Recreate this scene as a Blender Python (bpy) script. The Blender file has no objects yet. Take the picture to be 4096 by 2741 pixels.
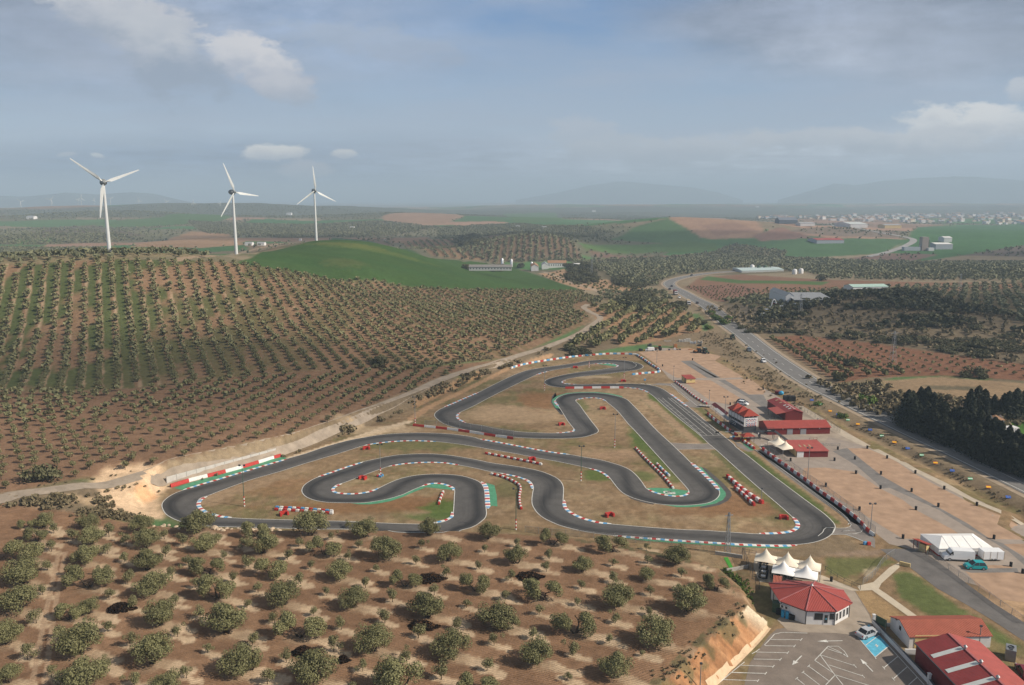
import bpy, bmesh, math, random
import numpy as np
from mathutils import Vector, Matrix
R = math.radians
scene = bpy.context.scene
COL = scene.collection
rng = np.random.default_rng(7)
random.seed(11)

# ------------------------------------------------------------------ camera
CAMH, PITCH = 76.0, R(10.2)
cam_d = bpy.data.cameras.new('camera'); cam = bpy.data.objects.new('camera', cam_d); COL.objects.link(cam)
cam.location = (0, 0, CAMH); cam.rotation_euler = (R(90) - PITCH, 0, 0)
cam_d.sensor_width = 36; cam_d.lens = 28.0; cam_d.clip_start = 1; cam_d.clip_end = 80000
scene.camera = cam
# ------------------------------------------------------------------ light
SUN_EL, SUN_AZ = R(37), R(108)          # azimuth clockwise from +Y: the sun stands to the right
sd = bpy.data.lights.new('sun', 'SUN'); sd.energy = 5.0; sd.angle = R(1.2); sd.color = (1, .90, .76)
sun = bpy.data.objects.new('sun', sd); COL.objects.link(sun)
sv = Vector((math.sin(SUN_AZ)*math.cos(SUN_EL), math.cos(SUN_AZ)*math.cos(SUN_EL), math.sin(SUN_EL)))
sun.rotation_euler = sv.to_track_quat('Z', 'Y').to_euler()
scene.view_settings.view_transform = 'Standard'; scene.view_settings.look = 'None'
scene.view_settings.exposure = 0.2; scene.view_settings.gamma = 1
scene.cycles.max_bounces = 4; scene.cycles.diffuse_bounces = 2; scene.cycles.glossy_bounces = 2
scene.cycles.volume_bounces = 0; scene.cycles.use_denoising = True
scene.cycles.transparent_max_bounces = 8

# ------------------------------------------------------------------ picture measurements -> world
# All outlines below were measured on a 2343 x 1568 view of the photograph ("view px").
FV, CX, CY = 2343/36*28, 1171.5, 784.0
cP, sP = math.cos(PITCH), math.sin(PITCH)
def ray(px, py):
    x = (np.asarray(px, float)-CX)/FV; y = (CY-np.asarray(py, float))/FV
    return x, cP+y*sP, -sP+y*cP        # per unit depth: right, forward, up
def cp(px, py, t):                      # ground seen at this pixel at depth t
    a, b, c = ray(px, py); return float(a*t), float(b*t), float(CAMH+c*t)
def cz(px, py, z):                      # ground seen at this pixel with height z
    a, b, c = ray(px, py); t = (z-CAMH)/c; return float(a*t), float(b*t), float(z)
def ch(px, t, z):                       # ground hidden behind a crest
    return float((px-CX)/FV*t), float(t), float(z)
WIN = {'A': (600, 1700, 2.929), 'B': (1200, 1700, 2.929), 'C': (1700, 1400, 2.343), 'D': (1800, 1700, 2.929),
       'E': (2400, 1700, 2.929), 'F': (2500, 1400, 3.905), 'G': (2800, 1800, 3.336), 'H': (2880, 2160, 3.779),
       'I': (3000, 1900, 1.864), 'J': (2700, 1500, 2.6033), 'K': (3400, 2400, 3.3664), 'L': (2600, 2440, 2.6033),
       'M': (3400, 1450, 2.6135), 'N': (2500, 980, 2.929), 'O': (1700, 940, 2.929), 'P': (0, 2005, 2.13),
       'Q': (1000, 2005, 2.13), 'T': (2000, 2100, 2.13), 'U': (2600, 700, 1.5662), 'W': (1300, 700, 1.6736),
       'X': (0, 500, 1.6736), 'V': (0, 0, 0.57202), 'S': (0, 0, 1.0)}
KV = 2343/4096
def W_(w, pts):                         # points measured in an enlarged crop -> view px
    x0, y0, s = WIN[w]; return [((x0+x/s)*KV, (y0+y/s)*KV) for x, y in pts]

# ------------------------------------------------------------------ numpy value noise
def _h(ix, iy, seed):
    n = (ix*374761393 + iy*668265263 + seed*974634533) & 0x7fffffff
    n = ((n ^ (n >> 13))*1274126177) & 0x7fffffff
    return ((n ^ (n >> 16)) & 0xffff)/65535.0
def vnoise(x, y, seed=0):
    x = np.asarray(x, float); y = np.asarray(y, float)
    ix = np.floor(x).astype(np.int64); iy = np.floor(y).astype(np.int64)
    fx = x-ix; fy = y-iy; fx = fx*fx*(3-2*fx); fy = fy*fy*(3-2*fy)
    a = _h(ix, iy, seed); b = _h(ix+1, iy, seed); c = _h(ix, iy+1, seed); d = _h(ix+1, iy+1, seed)
    return (a*(1-fx)+b*fx)*(1-fy)+(c*(1-fx)+d*fx)*fy
def fbm(x, y, o=4, seed=0):
    s = 0; a = .5; t = 0
    for i in range(o):
        s = s+a*vnoise(np.asarray(x)*2**i, np.asarray(y)*2**i, seed+i); t += a; a *= .55
    return s/t
def sstep(a, b, x):
    t = np.clip((x-a)/(b-a), 0, 1); return t*t*(3-2*t)

# ------------------------------------------------------------------ terrain heights
CPS = [cz(*q) for q in [(600,1150,0),(1000,1100,0),(1500,1150,0),(1500,850,0),(1250,900,0),(1050,980,0),(1900,1100,0),
    (2200,1250,0),(2343,1450,0),(1900,1500,0),(1700,850,0),(1600,800,0),(800,1050,0),(420,1160,0),(1300,840,0),(1470,815,0),
    (2343,1130,.5),(2100,1030,.5),(1900,920,.5),(1750,815,0),(1650,745,0),(1560,685,-1.5),(1530,650,-4),(1590,630,-6),(1700,620,-8),
    (0,1145,6),(200,1115,5.5),(390,1078,5),(640,1020,4.5),(830,948,4),(1000,875,3),(1180,818,2),(1300,775,2),(1372,725,3),(1335,703,3),
    (0,1040,6.5),(300,1000,6.5),(600,960,6),(900,870,5),(0,895,8),(300,888,8),
        (1800,778,.5),(2000,790,2),(2343,850,4),(2000,870,1),(2343,930,2),(1900,880,0),(2200,1000,0),(2343,1050,0),
    (-250,1145,7),(-250,900,9),(-250,620,40),(2600,900,4),(2600,1200,0),(2600,1500,0),(-200,1350,6),(600,1500,4),(1200,1500,2),
    (1700,600,-10),(2000,600,-9),(2300,600,-7),(1700,520,-5),(2000,510,-6),(2300,510,-6),(2000,490,-8),(2300,485,-8),(1700,488,-6),(2500,560,-4)]]
CPS += [cp(*q) for q in [(724,551,725),(541,582,577),(850,555,730),(950,580,740),(1100,622,800),(1000,610,680),(600,592,540),(620,575,600),(700,600,560),(750,570,660),(850,620,560),(750,640,520),(1050,619,950),(1250,617,960),(1200,622,900),(1100,600,880),(1200,650,700),(1320,610,960),
    (0,872,302),(300,872,302),(600,868,303),(0,806,340),(300,806,340),(600,806,335),(0,726,375),(300,726,375),(0,660,405),(300,660,405),(600,740,385),(600,680,420),(900,740,420),(1200,720,500),(900,800,365),(1150,770,420),
    (0,606,430),(130,598,438),(250,594,442),(400,597,450),(520,604,460),(700,630,500),(900,650,560),(1100,663,600),(1300,672,640),(1210,533,1400),(1200,600,1080),(1330,590,1150),(1040,575,1250),(950,570,1200),
    (1130,548,1200),(1290,553,1180),(1400,580,1230),(1500,600,1090),(1400,560,1350),(1560,550,1500),(1530,497,1850),(1400,530,1700),
    (900,488,3000),(300,487,2800),(700,500,2600),(620,470,4000),(0,475,4000),(300,468,4000),(-300,472,4000),(1200,468,7000),(1700,468,8000),(2200,466,8500),
    (200,540,1500),(450,545,1400),(30,575,1100),(400,580,1000),(150,520,2000),(2050,672,560),(1980,676,550),(1850,700,520),(1720,745,480),
    (2200,690,520),(2343,700,500),(2250,640,760),(2300,618,830),(2150,625,830),(1800,650,740),(1650,680,640),(300,555,1450),(1330,622,900),(1380,660,700)]]
CPS += [ch(*q) for q in [(0,620,18),(250,600,20),(400,600,22),(1210,1650,-4),(1530,2200,-2),(900,3700,-5),(300,3300,0),(700,3200,-5),
    (620,5500,-10),(0,5500,-10),(300,5500,-10),(1200,9000,-10),(2050,680,-2),(2300,640,0),(1900,640,-2),(0,15000,-10),(1171,15000,-10),(2343,15000,-10),
    (0,30000,-10),(1171,30000,-10),(2343,30000,-10),(-600,30000,-10),(-600,3000,0),(-600,1000,5),(2900,30000,-10),(2900,3000,-6),(2900,1000,-2),
    (1171,50,4),(300,50,6),(2000,50,0),(1171,20,4),(1171,8,4),(724,1000,8),(541,800,14),(950,1050,0),(850,1000,4)]]
CPS = np.array(CPS)
def uv_(x, y): return np.arctan2(x, y), np.log(np.maximum(np.hypot(x, y), 1e-6))
def tps_fit(P, lam=1e-5):
    u, v = uv_(P[:, 0], P[:, 1]); n = len(u)
    d2 = (u[:, None]-u)**2+(v[:, None]-v)**2
    K = .5*d2*np.log(d2+1e-12)+lam*np.eye(n)
    A = np.zeros((n+3, n+3)); A[:n, :n] = K; A[:n, n:] = np.c_[np.ones(n), u, v]; A[n:, :n] = A[:n, n:].T
    return u, v, np.linalg.solve(A, np.r_[P[:, 2], 0, 0, 0])
def tps_eval(f, U, V):
    u, v, w = f; out = np.zeros(U.shape); 
    for i in range(0, U.shape[0], 40):
        a = U[i:i+40, :, None]; b = V[i:i+40, :, None]
        d2 = ((a-u)**2+(b-v)**2).astype(np.float32)
        out[i:i+40] = (.5*d2*np.log(d2+1e-12))@w[:-3].astype(np.float32)+w[-3]+w[-2]*U[i:i+40]+w[-1]*V[i:i+40]
    return out
lr = [math.log(15.)]
while lr[-1] < math.log(32000):
    r_ = math.exp(lr[-1]); lr.append(lr[-1]+(.02 if r_ < 80 else .0062 if r_ < 420 else .008 if r_ < 900 else .012 if r_ < 4500 else .035))
LR = np.array(lr)
AZ = R(1)*np.r_[-75:-42:1.5, np.arange(-42, 42.01, .085), 43.5:76:1.5]
GU, GV = np.meshgrid(AZ, LR)
_f = tps_fit(CPS)
# evaluate the smooth surface on a coarser set of rays, then refine
_ci = np.unique(np.r_[0:len(AZ):6, len(AZ)-1]); _ri = np.unique(np.r_[0:len(LR):3, len(LR)-1])
_c = tps_eval(_f, GU[np.ix_(_ri, _ci)], GV[np.ix_(_ri, _ci)])
def refine(c):
    t = np.array([np.interp(AZ, AZ[_ci], row) for row in c])
    return np.array([np.interp(LR, LR[_ri], t[:, j]) for j in range(len(AZ))]).T
HZ = refine(_c)
GX, GY = np.exp(GV)*np.sin(GU), np.exp(GV)*np.cos(GU); GR = np.exp(GV)
HZ = np.clip(HZ, -14, 60)
def seg_dist(X, Y, poly, closed=False):
    d = np.full(X.shape, 1e18); q = list(poly)+([poly[0]] if closed else [])
    for (ax, ay), (bx, by) in zip(q[:-1], q[1:]):
        dx, dy = bx-ax, by-ay; L = dx*dx+dy*dy+1e-9
        t = np.clip(((X-ax)*dx+(Y-ay)*dy)/L, 0, 1)
        d = np.minimum(d, (X-ax-t*dx)**2+(Y-ay-t*dy)**2)
    return np.sqrt(d)
def inside(X, Y, poly):
    c = np.zeros(X.shape, bool); n = len(poly)
    for i in range(n):
        (ax, ay), (bx, by) = poly[i], poly[i-1]
        if ay == by: continue
        c ^= ((ay > Y) != (by > Y)) & (X < (bx-ax)*(Y-ay)/(by-ay)+ax)
    return c
def sdist(X, Y, poly): return np.where(inside(X, Y, poly), 1, -1)*seg_dist(X, Y, poly, True)
# rolling relief far away, tiny relief near
HZ += (fbm(GX/560, GY/560, 4, 5)-.5)*np.clip((GR-900)/1500, 0, 1)*np.clip(GR/130, 0, 42)*np.where(GR > 9000, .5, 1)
# racetrack and paddock: level ground
FLAT = [cz(x, y, 0)[:2] for x, y in [(340,1160),(378,1118),(640,1048),(820,985),(960,930),(1010,905),(1160,840),(1300,815),(1470,802),
    (1600,790),(1700,845),(1775,885),(2015,1018),(2200,1096),(2380,1182),(2560,1258),(2500,1750),(1500,1750),(1500,1290),(1000,1245),(500,1235)]]
_s = sdist(GX, GY, FLAT)
HZ *= 1-sstep(-4.5, -.8, _s)
# near olive grove: a terrace above the track with a cut cliff on its right
GROVE_E = [(-350,1120,6),(0,1152,5),(110,1166,4.5),(230,1182,3.6),(300,1196,3),(390,1206,2.6),(480,1207,2.5),(640,1214,2.5),(1000,1214,2.5),(1180,1222,2.6),
    (1330,1234,2.7),(1450,1254,2.8),(1560,1276,3),(1640,1300,3.0),(1690,1342,3.2),(1706,1385,3.4),(1675,1415,3.8),(1641,1444,4.1),(1586,1494,4.5),(1520,1558,4.9),(1490,1590,5.2),(1300,1900,7)]
GROVE = [cz(*q)[:2] for q in GROVE_E]+[(-120, 20)]
_g = tps_fit(np.array([cz(*q) for q in GROVE_E+[(0,1300,6.5),(0,1568,9),(600,1350,5),(700,1568,7.8),(1200,1400,4.5),(1200,1568,6.3),(1000,1800,9),(-300,1500,8)]]+[ch(1171,30,9),ch(300,30,10)]), 1e-4)
gz = refine(tps_eval(_g, GU[np.ix_(_ri, _ci)], GV[np.ix_(_ri, _ci)]))
_sg = sdist(GX, GY, GROVE)
# small stones and gullies on the cut face
_cl = cz(1694, 1372, 5)[0]
gw = 3.0+.9*((GX > 12) & (GY < 134))
_n = (fbm((GX*.45+GY*.9)/1.3, (GX*.9-GY*.45)/7, 3, 31)-.5)*1.3*np.clip(gw-3, 0, 1)
t = sstep(0, 1, np.clip(((_sg+_n)+gw)/gw, 0, 1)); t = np.where(gw > 3.2, np.clip((_sg+_n+gw)/gw, 0, 1)**.75, t)
HZ = np.where(GR < 320, HZ*(1-t)+np.clip(gz, 1, 14)*t, HZ)
HZ += (fbm(GX/7, GY/7, 3, 9)-.5)*.5*np.clip(_sg/6, 0, 1)*(GR < 300)
# cut bank between the farm track and the circuit, and the drainage ditch by the highway
DITCH = [cz(x, y, 0)[:2] for x, y in W_('M', [(0,650),(330,800),(700,990),(1000,1150),(1400,1370),(1819,1568)])+[(2343,1205),(2500,1290)]]
HZ -= 1.1*np.exp(-(seg_dist(GX, GY, DITCH)/2.6)**2)
SANDPIT = [cz(x, y, 0)[:2] for x, y in [(215,1150),(250,1118),(330,1105),(378,1108),(366,1150),(372,1185),(300,1195)]]
HZ -= 1.4*sstep(-4, 3, sdist(GX, GY, SANDPIT))*np.clip(HZ/3, 0, 1)

def hgrid(x, y, F=None):                # bilinear look-up in the terrain sheet
    F = HZ if F is None else F
    u, v = uv_(np.asarray(x, float), np.asarray(y, float))
    fi = np.interp(u, AZ, np.arange(len(AZ))); fj = np.interp(v, LR, np.arange(len(LR)))
    i = np.clip(fi.astype(int), 0, len(AZ)-2); j = np.clip(fj.astype(int), 0, len(LR)-2); a = fi-i; b = fj-j
    return (F[j, i]*(1-a)+F[j, i+1]*a)*(1-b)+(F[j+1, i]*(1-a)+F[j+1, i+1]*a)*b
def ground(px, py, zoff=0.0):           # view px -> first point of the ground on that sight line
    a, b, c = ray(px, py); az = np.arctan2(a, b); k = c/np.hypot(a, b)
    fi = np.interp(az, AZ, np.arange(len(AZ))); i = min(int(fi), len(AZ)-2); w = fi-i
    prof = HZ[:, i]*(1-w)+HZ[:, i+1]*w+zoff
    rr = np.exp(LR); g = CAMH+k*rr-prof
    j = np.argmax((g <= 0) & (rr > 60))
    if g[j] > 0: j = len(rr)-1
    f = g[j-1]/(g[j-1]-g[j]+1e-9); r = rr[j-1]+(rr[j]-rr[j-1])*min(max(f, 0), 1)
    x, y = r*math.sin(az), r*math.cos(az)
    return Vector((float(x), float(y), float(hgrid(x, y))))
def gpts(pts): return [ground(x, y) for x, y in pts]
def gw_(w, pts): return gpts(W_(w, pts))
def g1(w, x, y): return gw_(w, [(x, y)])[0]
def gz_(x, y): return float(hgrid(x, y))
def P2(pts): return [(p.x, p.y) for p in pts]
# ------------------------------------------------------------------ materials
class NT:
    def __init__(s, tree): s.t = tree; s.n = tree.nodes; s.l = tree.links
    def new(s, typ, **kw):
        nd = s.n.new(typ)
        for k, v in kw.items():
            if hasattr(nd, k) and not k.startswith('i_'): setattr(nd, k, v)
        return nd
    def put(s, sock, v):
        if hasattr(v, 'is_output') or isinstance(v, bpy.types.NodeSocket): s.l.new(v, sock)
        else: sock.default_value = v
    def math(s, op, a, b=0.0, c=None, clamp=False):
        m = s.new('ShaderNodeMath', operation=op, use_clamp=clamp); s.put(m.inputs[0], a); s.put(m.inputs[1], b)
        if c is not None: s.put(m.inputs[2], c)
        return m.outputs[0]
    def mix(s, f, a, b, bt='MIX'):
        m = s.new('ShaderNodeMix', data_type='RGBA', blend_type=bt)
        s.put(m.inputs['Factor'], f); s.put(m.inputs[6], a if not isinstance(a, tuple) else (*a[:3], 1)); s.put(m.inputs[7], b if not isinstance(b, tuple) else (*b[:3], 1))
        return m.outputs[2]
    def noise(s, vec, scale, detail=4, rough=.55, out='Fac'):
        m = s.new('ShaderNodeTexNoise'); m.inputs['Scale'].default_value = scale; m.inputs['Detail'].default_value = detail; m.inputs['Roughness'].default_value = rough
        if vec is not None: s.l.new(vec, m.inputs['Vector'])
        return m.outputs[out]
    def ramp(s, f, stops):
        m = s.new('ShaderNodeValToRGB'); e = m.color_ramp.elements
        while len(e) < len(stops): e.new(.5)
        for q, (p, c) in zip(e, stops): q.position = p; q.color = (*c, 1) if len(c) == 3 else c
        s.put(m.inputs[0], f); return m.outputs[0]
    def mapr(s, v, a, b, c=0., d=1.):
        m = s.new('ShaderNodeMapRange'); s.put(m.inputs[0], v)
        for i, q in enumerate((a, b, c, d)): m.inputs[i+1].default_value = q
        return m.outputs[0]
def new_mat(name, rough=.8, spec=.3):
    m = bpy.data.materials.new(name); m.use_nodes = True; t = NT(m.node_tree)
    b = t.n['Principled BSDF']; b.inputs['Roughness'].default_value = rough; b.inputs['Specular IOR Level'].default_value = spec
    return m, t, b
MATS = {}
def paint(name, col, rough=.6, spec=.35, var=.18, scale=1.2, metal=0., dirt=0.):
    if name in MATS: return MATS[name]
    m, t, b = new_mat(name, rough, spec); b.inputs['Metallic'].default_value = metal
    g = t.new('ShaderNodeNewGeometry').outputs['Position']
    n = t.noise(g, scale, 5, .6)
    c = t.mix(t.mapr(n, .3, .7), tuple(q*(1-var) for q in col), tuple(min(q*(1+var), .9) for q in col))
    if dirt:
        n2 = t.noise(g, scale*4, 3, .7); c = t.mix(t.mapr(n2, .55, .8, 0, dirt), c, (.2, .15, .1))
    t.put(b.inputs['Base Color'], c); MATS[name] = m; return m

# terrain: colour of each spot comes from the field it belongs to, fine grain from noise
def terrain_mat():
    m, t, b = new_mat('earth_and_fields', 1.0, .05)
    a = t.new('ShaderNodeAttribute', attribute_name='col').outputs['Color']
    ti = t.new('ShaderNodeAttribute', attribute_name='till').outputs['Fac']
    g = t.new('ShaderNodeNewGeometry').outputs['Position']
    n1 = t.noise(g, .55, 6, .65); n2 = t.noise(g, 3.0, 3, .7)
    k = t.math('MULTIPLY', t.mapr(n1, .25, .75, .72, 1.28), t.mapr(n2, .25, .75, .82, 1.18))
    # harrow lines in tilled soil
    wv = t.new('ShaderNodeTexWave', wave_type='BANDS', bands_direction='X'); wv.inputs['Scale'].default_value = .62
    wv.inputs['Distortion'].default_value = 9; wv.inputs['Detail'].default_value = 3; wv.inputs['Detail Scale'].default_value = .35
    mp = t.new('ShaderNodeMapping'); mp.inputs['Rotation'].default_value = (0, 0, R(62)); t.l.new(g, mp.inputs['Vector']); t.l.new(mp.outputs[0], wv.inputs['Vector'])
    k2 = t.math('ADD', 1.0, t.math('MULTIPLY', ti, t.mapr(wv.outputs['Fac'], 0, 1, -.09, .07)))
    kk = t.math('MULTIPLY', k, k2)
    col = t.new('ShaderNodeVectorMath', operation='SCALE'); t.l.new(a, col.inputs[0]); t.l.new(kk, col.inputs['Scale'])
    t.put(b.inputs['Base Color'], col.outputs[0])
    bp = t.new('ShaderNodeBump'); bp.inputs['Strength'].default_value = .55; bp.inputs['Distance'].default_value = .25
    t.l.new(t.math('ADD', n2, t.math('MULTIPLY', ti, t.math('MULTIPLY', wv.outputs['Fac'], .35))), bp.inputs['Height']); t.l.new(bp.outputs[0], b.inputs['Normal'])
    return m
def asphalt(name, c, rub=True, var=.2):
    m, t, b = new_mat(name, .85, .25)
    g = t.new('ShaderNodeNewGeometry').outputs['Position']
    n = t.noise(g, .35, 6, .65); n2 = t.noise(g, 6, 2, .6)
    base = t.mix(t.mapr(n, .3, .7), tuple(q*(1-var) for q in c), tuple(q*(1+var) for q in c))
    if rub:
        a = t.new('ShaderNodeAttribute', attribute_name='rub').outputs['Fac']
        uv = t.new('ShaderNodeUVMap').outputs[0]
        mp = t.new('ShaderNodeMapping'); mp.inputs['Scale'].default_value = (9, .025, 1); t.l.new(uv, mp.inputs['Vector'])
        st = t.noise(mp.outputs[0], 1, 5, .6)
        f = t.math('MULTIPLY', a, t.mapr(st, .25, .75, .6, 1.2), clamp=True)
        base = t.mix(t.mapr(st, .52, .7, 0, .5), base, tuple(q*.55 for q in c))
        base = t.mix(f, base, (.020, .020, .021))
    k = t.new('ShaderNodeVectorMath', operation='SCALE'); t.l.new(base, k.inputs[0]); t.l.new(t.mapr(n2, .2, .8, .85, 1.15), k.inputs['Scale'])
    t.put(b.inputs['Base Color'], k.outputs[0]); return m

# ------------------------------------------------------------------ object helpers
def tag(o, label=None, cat=None, group=None, kind=None):
    if label: o['label'] = label
    if cat: o['category'] = cat
    if group: o['group'] = group
    if kind: o['kind'] = kind
    return o
def link(name, me, mat=None, parent=None):
    o = bpy.data.objects.new(name, me); COL.objects.link(o)
    if mat is not None:
        for q in (mat if isinstance(mat, (list, tuple)) else [mat]): me.materials.append(q)
    if parent is not None: o.parent = parent
    return o
def empty(name, loc, rz=0., label=None, cat=None, group=None):
    o = bpy.data.objects.new(name, None); COL.objects.link(o); o.location = loc; o.rotation_euler = (0, 0, rz); o.empty_display_size = .3
    return tag(o, label, cat, group)
def copy_tree(o, parent=None):
    c = o.copy(); COL.objects.link(c)
    if parent is not None: c.parent = parent
    for k in list(KIDS(o)): copy_tree(k, c)
    return c
def KIDS(o): return [q for q in o.children]
def mesh_np(name, V, F, mats=None, parent=None, mi=None, smooth=False, attrs=None, uv=None):
    """V (n,3), F (m,k) equal-sized faces"""
    V = np.asarray(V, np.float32); F = np.asarray(F, np.int32); me = bpy.data.meshes.new(name)
    k = F.shape[1]; me.vertices.add(len(V)); me.vertices.foreach_set('co', V.ravel())
    me.loops.add(F.size); me.loops.foreach_set('vertex_index', F.ravel())
    me.polygons.add(len(F)); me.polygons.foreach_set('loop_start', np.arange(0, F.size, k, dtype=np.int32))
    if mi is not None: me.polygons.foreach_set('material_index', np.asarray(mi, np.int32))
    me.polygons.foreach_set('use_smooth', np.full(len(F), smooth))
    me.update(calc_edges=True)
    for nm, (typ, arr) in (attrs or {}).items():
        at = me.attributes.new(nm, typ, 'POINT')
        if typ == 'FLOAT': at.data.foreach_set('value', np.asarray(arr, np.float32).ravel())
        else: at.data.foreach_set('color', np.asarray(arr, np.float32).ravel())
    if uv is not None:
        l = me.uv_layers.new(name='UVMap'); l.data.foreach_set('uv', np.asarray(uv, np.float32)[F.ravel()].ravel())
    return link(name, me, mats, parent)
class MB:
    """collects boxes, tubes and polygons, then makes ONE mesh object"""
    def __init__(s): s.v = []; s.f = []; s.m = []; s.M = Matrix()
    def add(s, vs, fs, mi=0):
        o = len(s.v); s.v += [tuple(s.M @ Vector(q)) for q in vs]; s.f += [tuple(i+o for i in f) for f in fs]; s.m += [mi]*len(fs)
    def box(s, c, d, mi=0, rz=0., rx=0., ry=0., taper=1.):
        x, y, z = (q/2 for q in d); k = taper; Mr = Matrix.Translation(c) @ Matrix.Rotation(rz, 4, 'Z') @ Matrix.Rotation(ry, 4, 'Y') @ Matrix.Rotation(rx, 4, 'X')
        vs = [Mr @ Vector(q) for q in [(-x,-y,-z),(x,-y,-z),(x,y,-z),(-x,y,-z),(-x*k,-y*k,z),(x*k,-y*k,z),(x*k,y*k,z),(-x*k,y*k,z)]]
        s.add(vs, [(3,2,1,0),(4,5,6,7),(0,1,5,4),(1,2,6,5),(2,3,7,6),(3,0,4,7)], mi); return s
    def tube(s, a, b, r0, r1=None, n=8, mi=0, cap=True):
        a, b = Vector(a), Vector(b); r1 = r0 if r1 is None else r1; d = (b-a); q = d.to_track_quat('Z', 'Y')
        vs = []
        for p, r in ((a, r0), (b, r1)):
            vs += [p+q @ Vector((r*math.cos(t*2*math.pi/n), r*math.sin(t*2*math.pi/n), 0)) for t in range(n)]
        fs = [(i, (i+1) % n, n+(i+1) % n, n+i) for i in range(n)]
        if cap: fs += [tuple(range(n))[::-1], tuple(range(n, 2*n))]
        s.add(vs, fs, mi); return s
    def lathe(s, prof, n=16, mi=0, c=(0, 0, 0)):
        vs = []; m = len(prof)
        for k in range(n):
            t = 2*math.pi*k/n
            vs += [(c[0]+r*math.cos(t), c[1]+r*math.sin(t), c[2]+z) for r, z in prof]
        fs = [(k*m+i, ((k+1) % n)*m+i, ((k+1) % n)*m+i+1, k*m+i+1) for k in range(n) for i in range(m-1)]
        s.add(vs, fs, mi); return s
    def poly(s, pts, mi=0): s.add(pts, [tuple(range(len(pts)))], mi); return s
    def prism(s, pts, z0, z1, mi=0):
        n = len(pts); vs = [(x, y, z0) for x, y in pts]+[(x, y, z1) for x, y in pts]
        s.add(vs, [tuple(range(n))[::-1], tuple(range(n, 2*n))]+[(i, (i+1) % n, n+(i+1) % n, n+i) for i in range(n)], mi); return s
    def build(s, name, mats, parent=None, smooth=False, bevel=0., fix=True):
        me = bpy.data.meshes.new(name); me.from_pydata(s.v, [], s.f)
        me.polygons.foreach_set('material_index', np.array(s.m, np.int32))
        if fix or bevel:
            bm = bmesh.new(); bm.from_mesh(me)
            if fix: bmesh.ops.recalc_face_normals(bm, faces=bm.faces[:])
            if bevel:
                bmesh.ops.remove_doubles(bm, verts=bm.verts[:], dist=1e-4)
                bmesh.ops.bevel(bm, geom=[e for e in bm.edges if e.is_manifold and e.calc_face_angle(0) > .5], offset=bevel, segments=2, affect='EDGES')
            bm.to_mesh(me); bm.free()
        if smooth:
            me.polygons.foreach_set('use_smooth', np.ones(len(me.polygons), bool))
        me.update(); return link(name, me, mats, parent)
def smooth_curve(pts, step, closed=False):
    """Catmull-Rom through pts, resampled evenly (2D or 3D arrays)"""
    P = np.array([tuple(p) for p in pts], float); n = len(P); out = []
    rngi = range(n if closed else n-1)
    for i in rngi:
        p1, p2 = P[i], P[(i+1) % n]; p0 = P[i-1] if (closed or i > 0) else 2*p1-p2; p3 = P[(i+2) % n] if (closed or i+2 < n) else 2*p2-p1
        t0, t1 = 0., max(np.linalg.norm(p1-p0)**.5, 1e-4); t2 = t1+max(np.linalg.norm(p2-p1)**.5, 1e-4); t3 = t2+max(np.linalg.norm(p3-p2)**.5, 1e-4)
        for t in np.linspace(t1, t2, 14, endpoint=False):
            a1 = (t1-t)/(t1-t0)*p0+(t-t0)/(t1-t0)*p1; a2 = (t2-t)/(t2-t1)*p1+(t-t1)/(t2-t1)*p2; a3 = (t3-t)/(t3-t2)*p2+(t-t2)/(t3-t2)*p3
            b1 = (t2-t)/(t2-t0)*a1+(t-t0)/(t2-t0)*a2; b2 = (t3-t)/(t3-t1)*a2+(t-t1)/(t3-t1)*a3
            out.append((t2-t)/(t2-t1)*b1+(t-t1)/(t2-t1)*b2)
    if not closed: out.append(P[-1])
    else: out.append(out[0])
    out = np.array(out); s = np.r_[0, np.cumsum(np.linalg.norm(np.diff(out[:, :2], axis=0), axis=1))]
    m = max(int(s[-1]/step), 2); q = np.linspace(0, s[-1], m+1)
    return np.c_[tuple(np.interp(q, s, out[:, k]) for k in range(out.shape[1]))]
def normals2(C):
    T = np.gradient(C[:, :2], axis=0); T /= np.linalg.norm(T, axis=1)[:, None]+1e-9; return np.c_[-T[:, 1], T[:, 0]]
def ribbon(name, C, wl, wr, mat, h=.05, cols=2, parent=None, drape=True, uvs=True, mi=None, thick=0.):
    """strip along the centre line C (n,2+); wl / wr = widths to its left / right; lies h above the ground"""
    C = np.asarray(C, float); N = normals2(C); n = len(C); wl = np.broadcast_to(wl, n); wr = np.broadcast_to(wr, n)
    us = np.linspace(0, 1, cols); off = wl[:, None]*(1-us)-wr[:, None]*us
    X = C[:, 0, None]+N[:, 0, None]*off; Y = C[:, 1, None]+N[:, 1, None]*off
    Z = (hgrid(X, Y) if drape else (C[:, 2, None]+0*X))+h
    V = np.stack([X, Y, Z], -1).reshape(-1, 3); i = np.arange(n-1)[:, None]*cols+np.arange(cols-1)
    F = np.stack([i, i+cols, i+cols+1, i+1], -1).reshape(-1, 4)
    s = np.r_[0, np.cumsum(np.linalg.norm(np.diff(C[:, :2], axis=0), axis=1))]
    uv = np.stack(np.broadcast_arrays(us[None, :], s[:, None]), -1).reshape(-1, 2)
    o = mesh_np(name, V, F, mat, parent, mi=mi, uv=uv); return o
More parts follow.
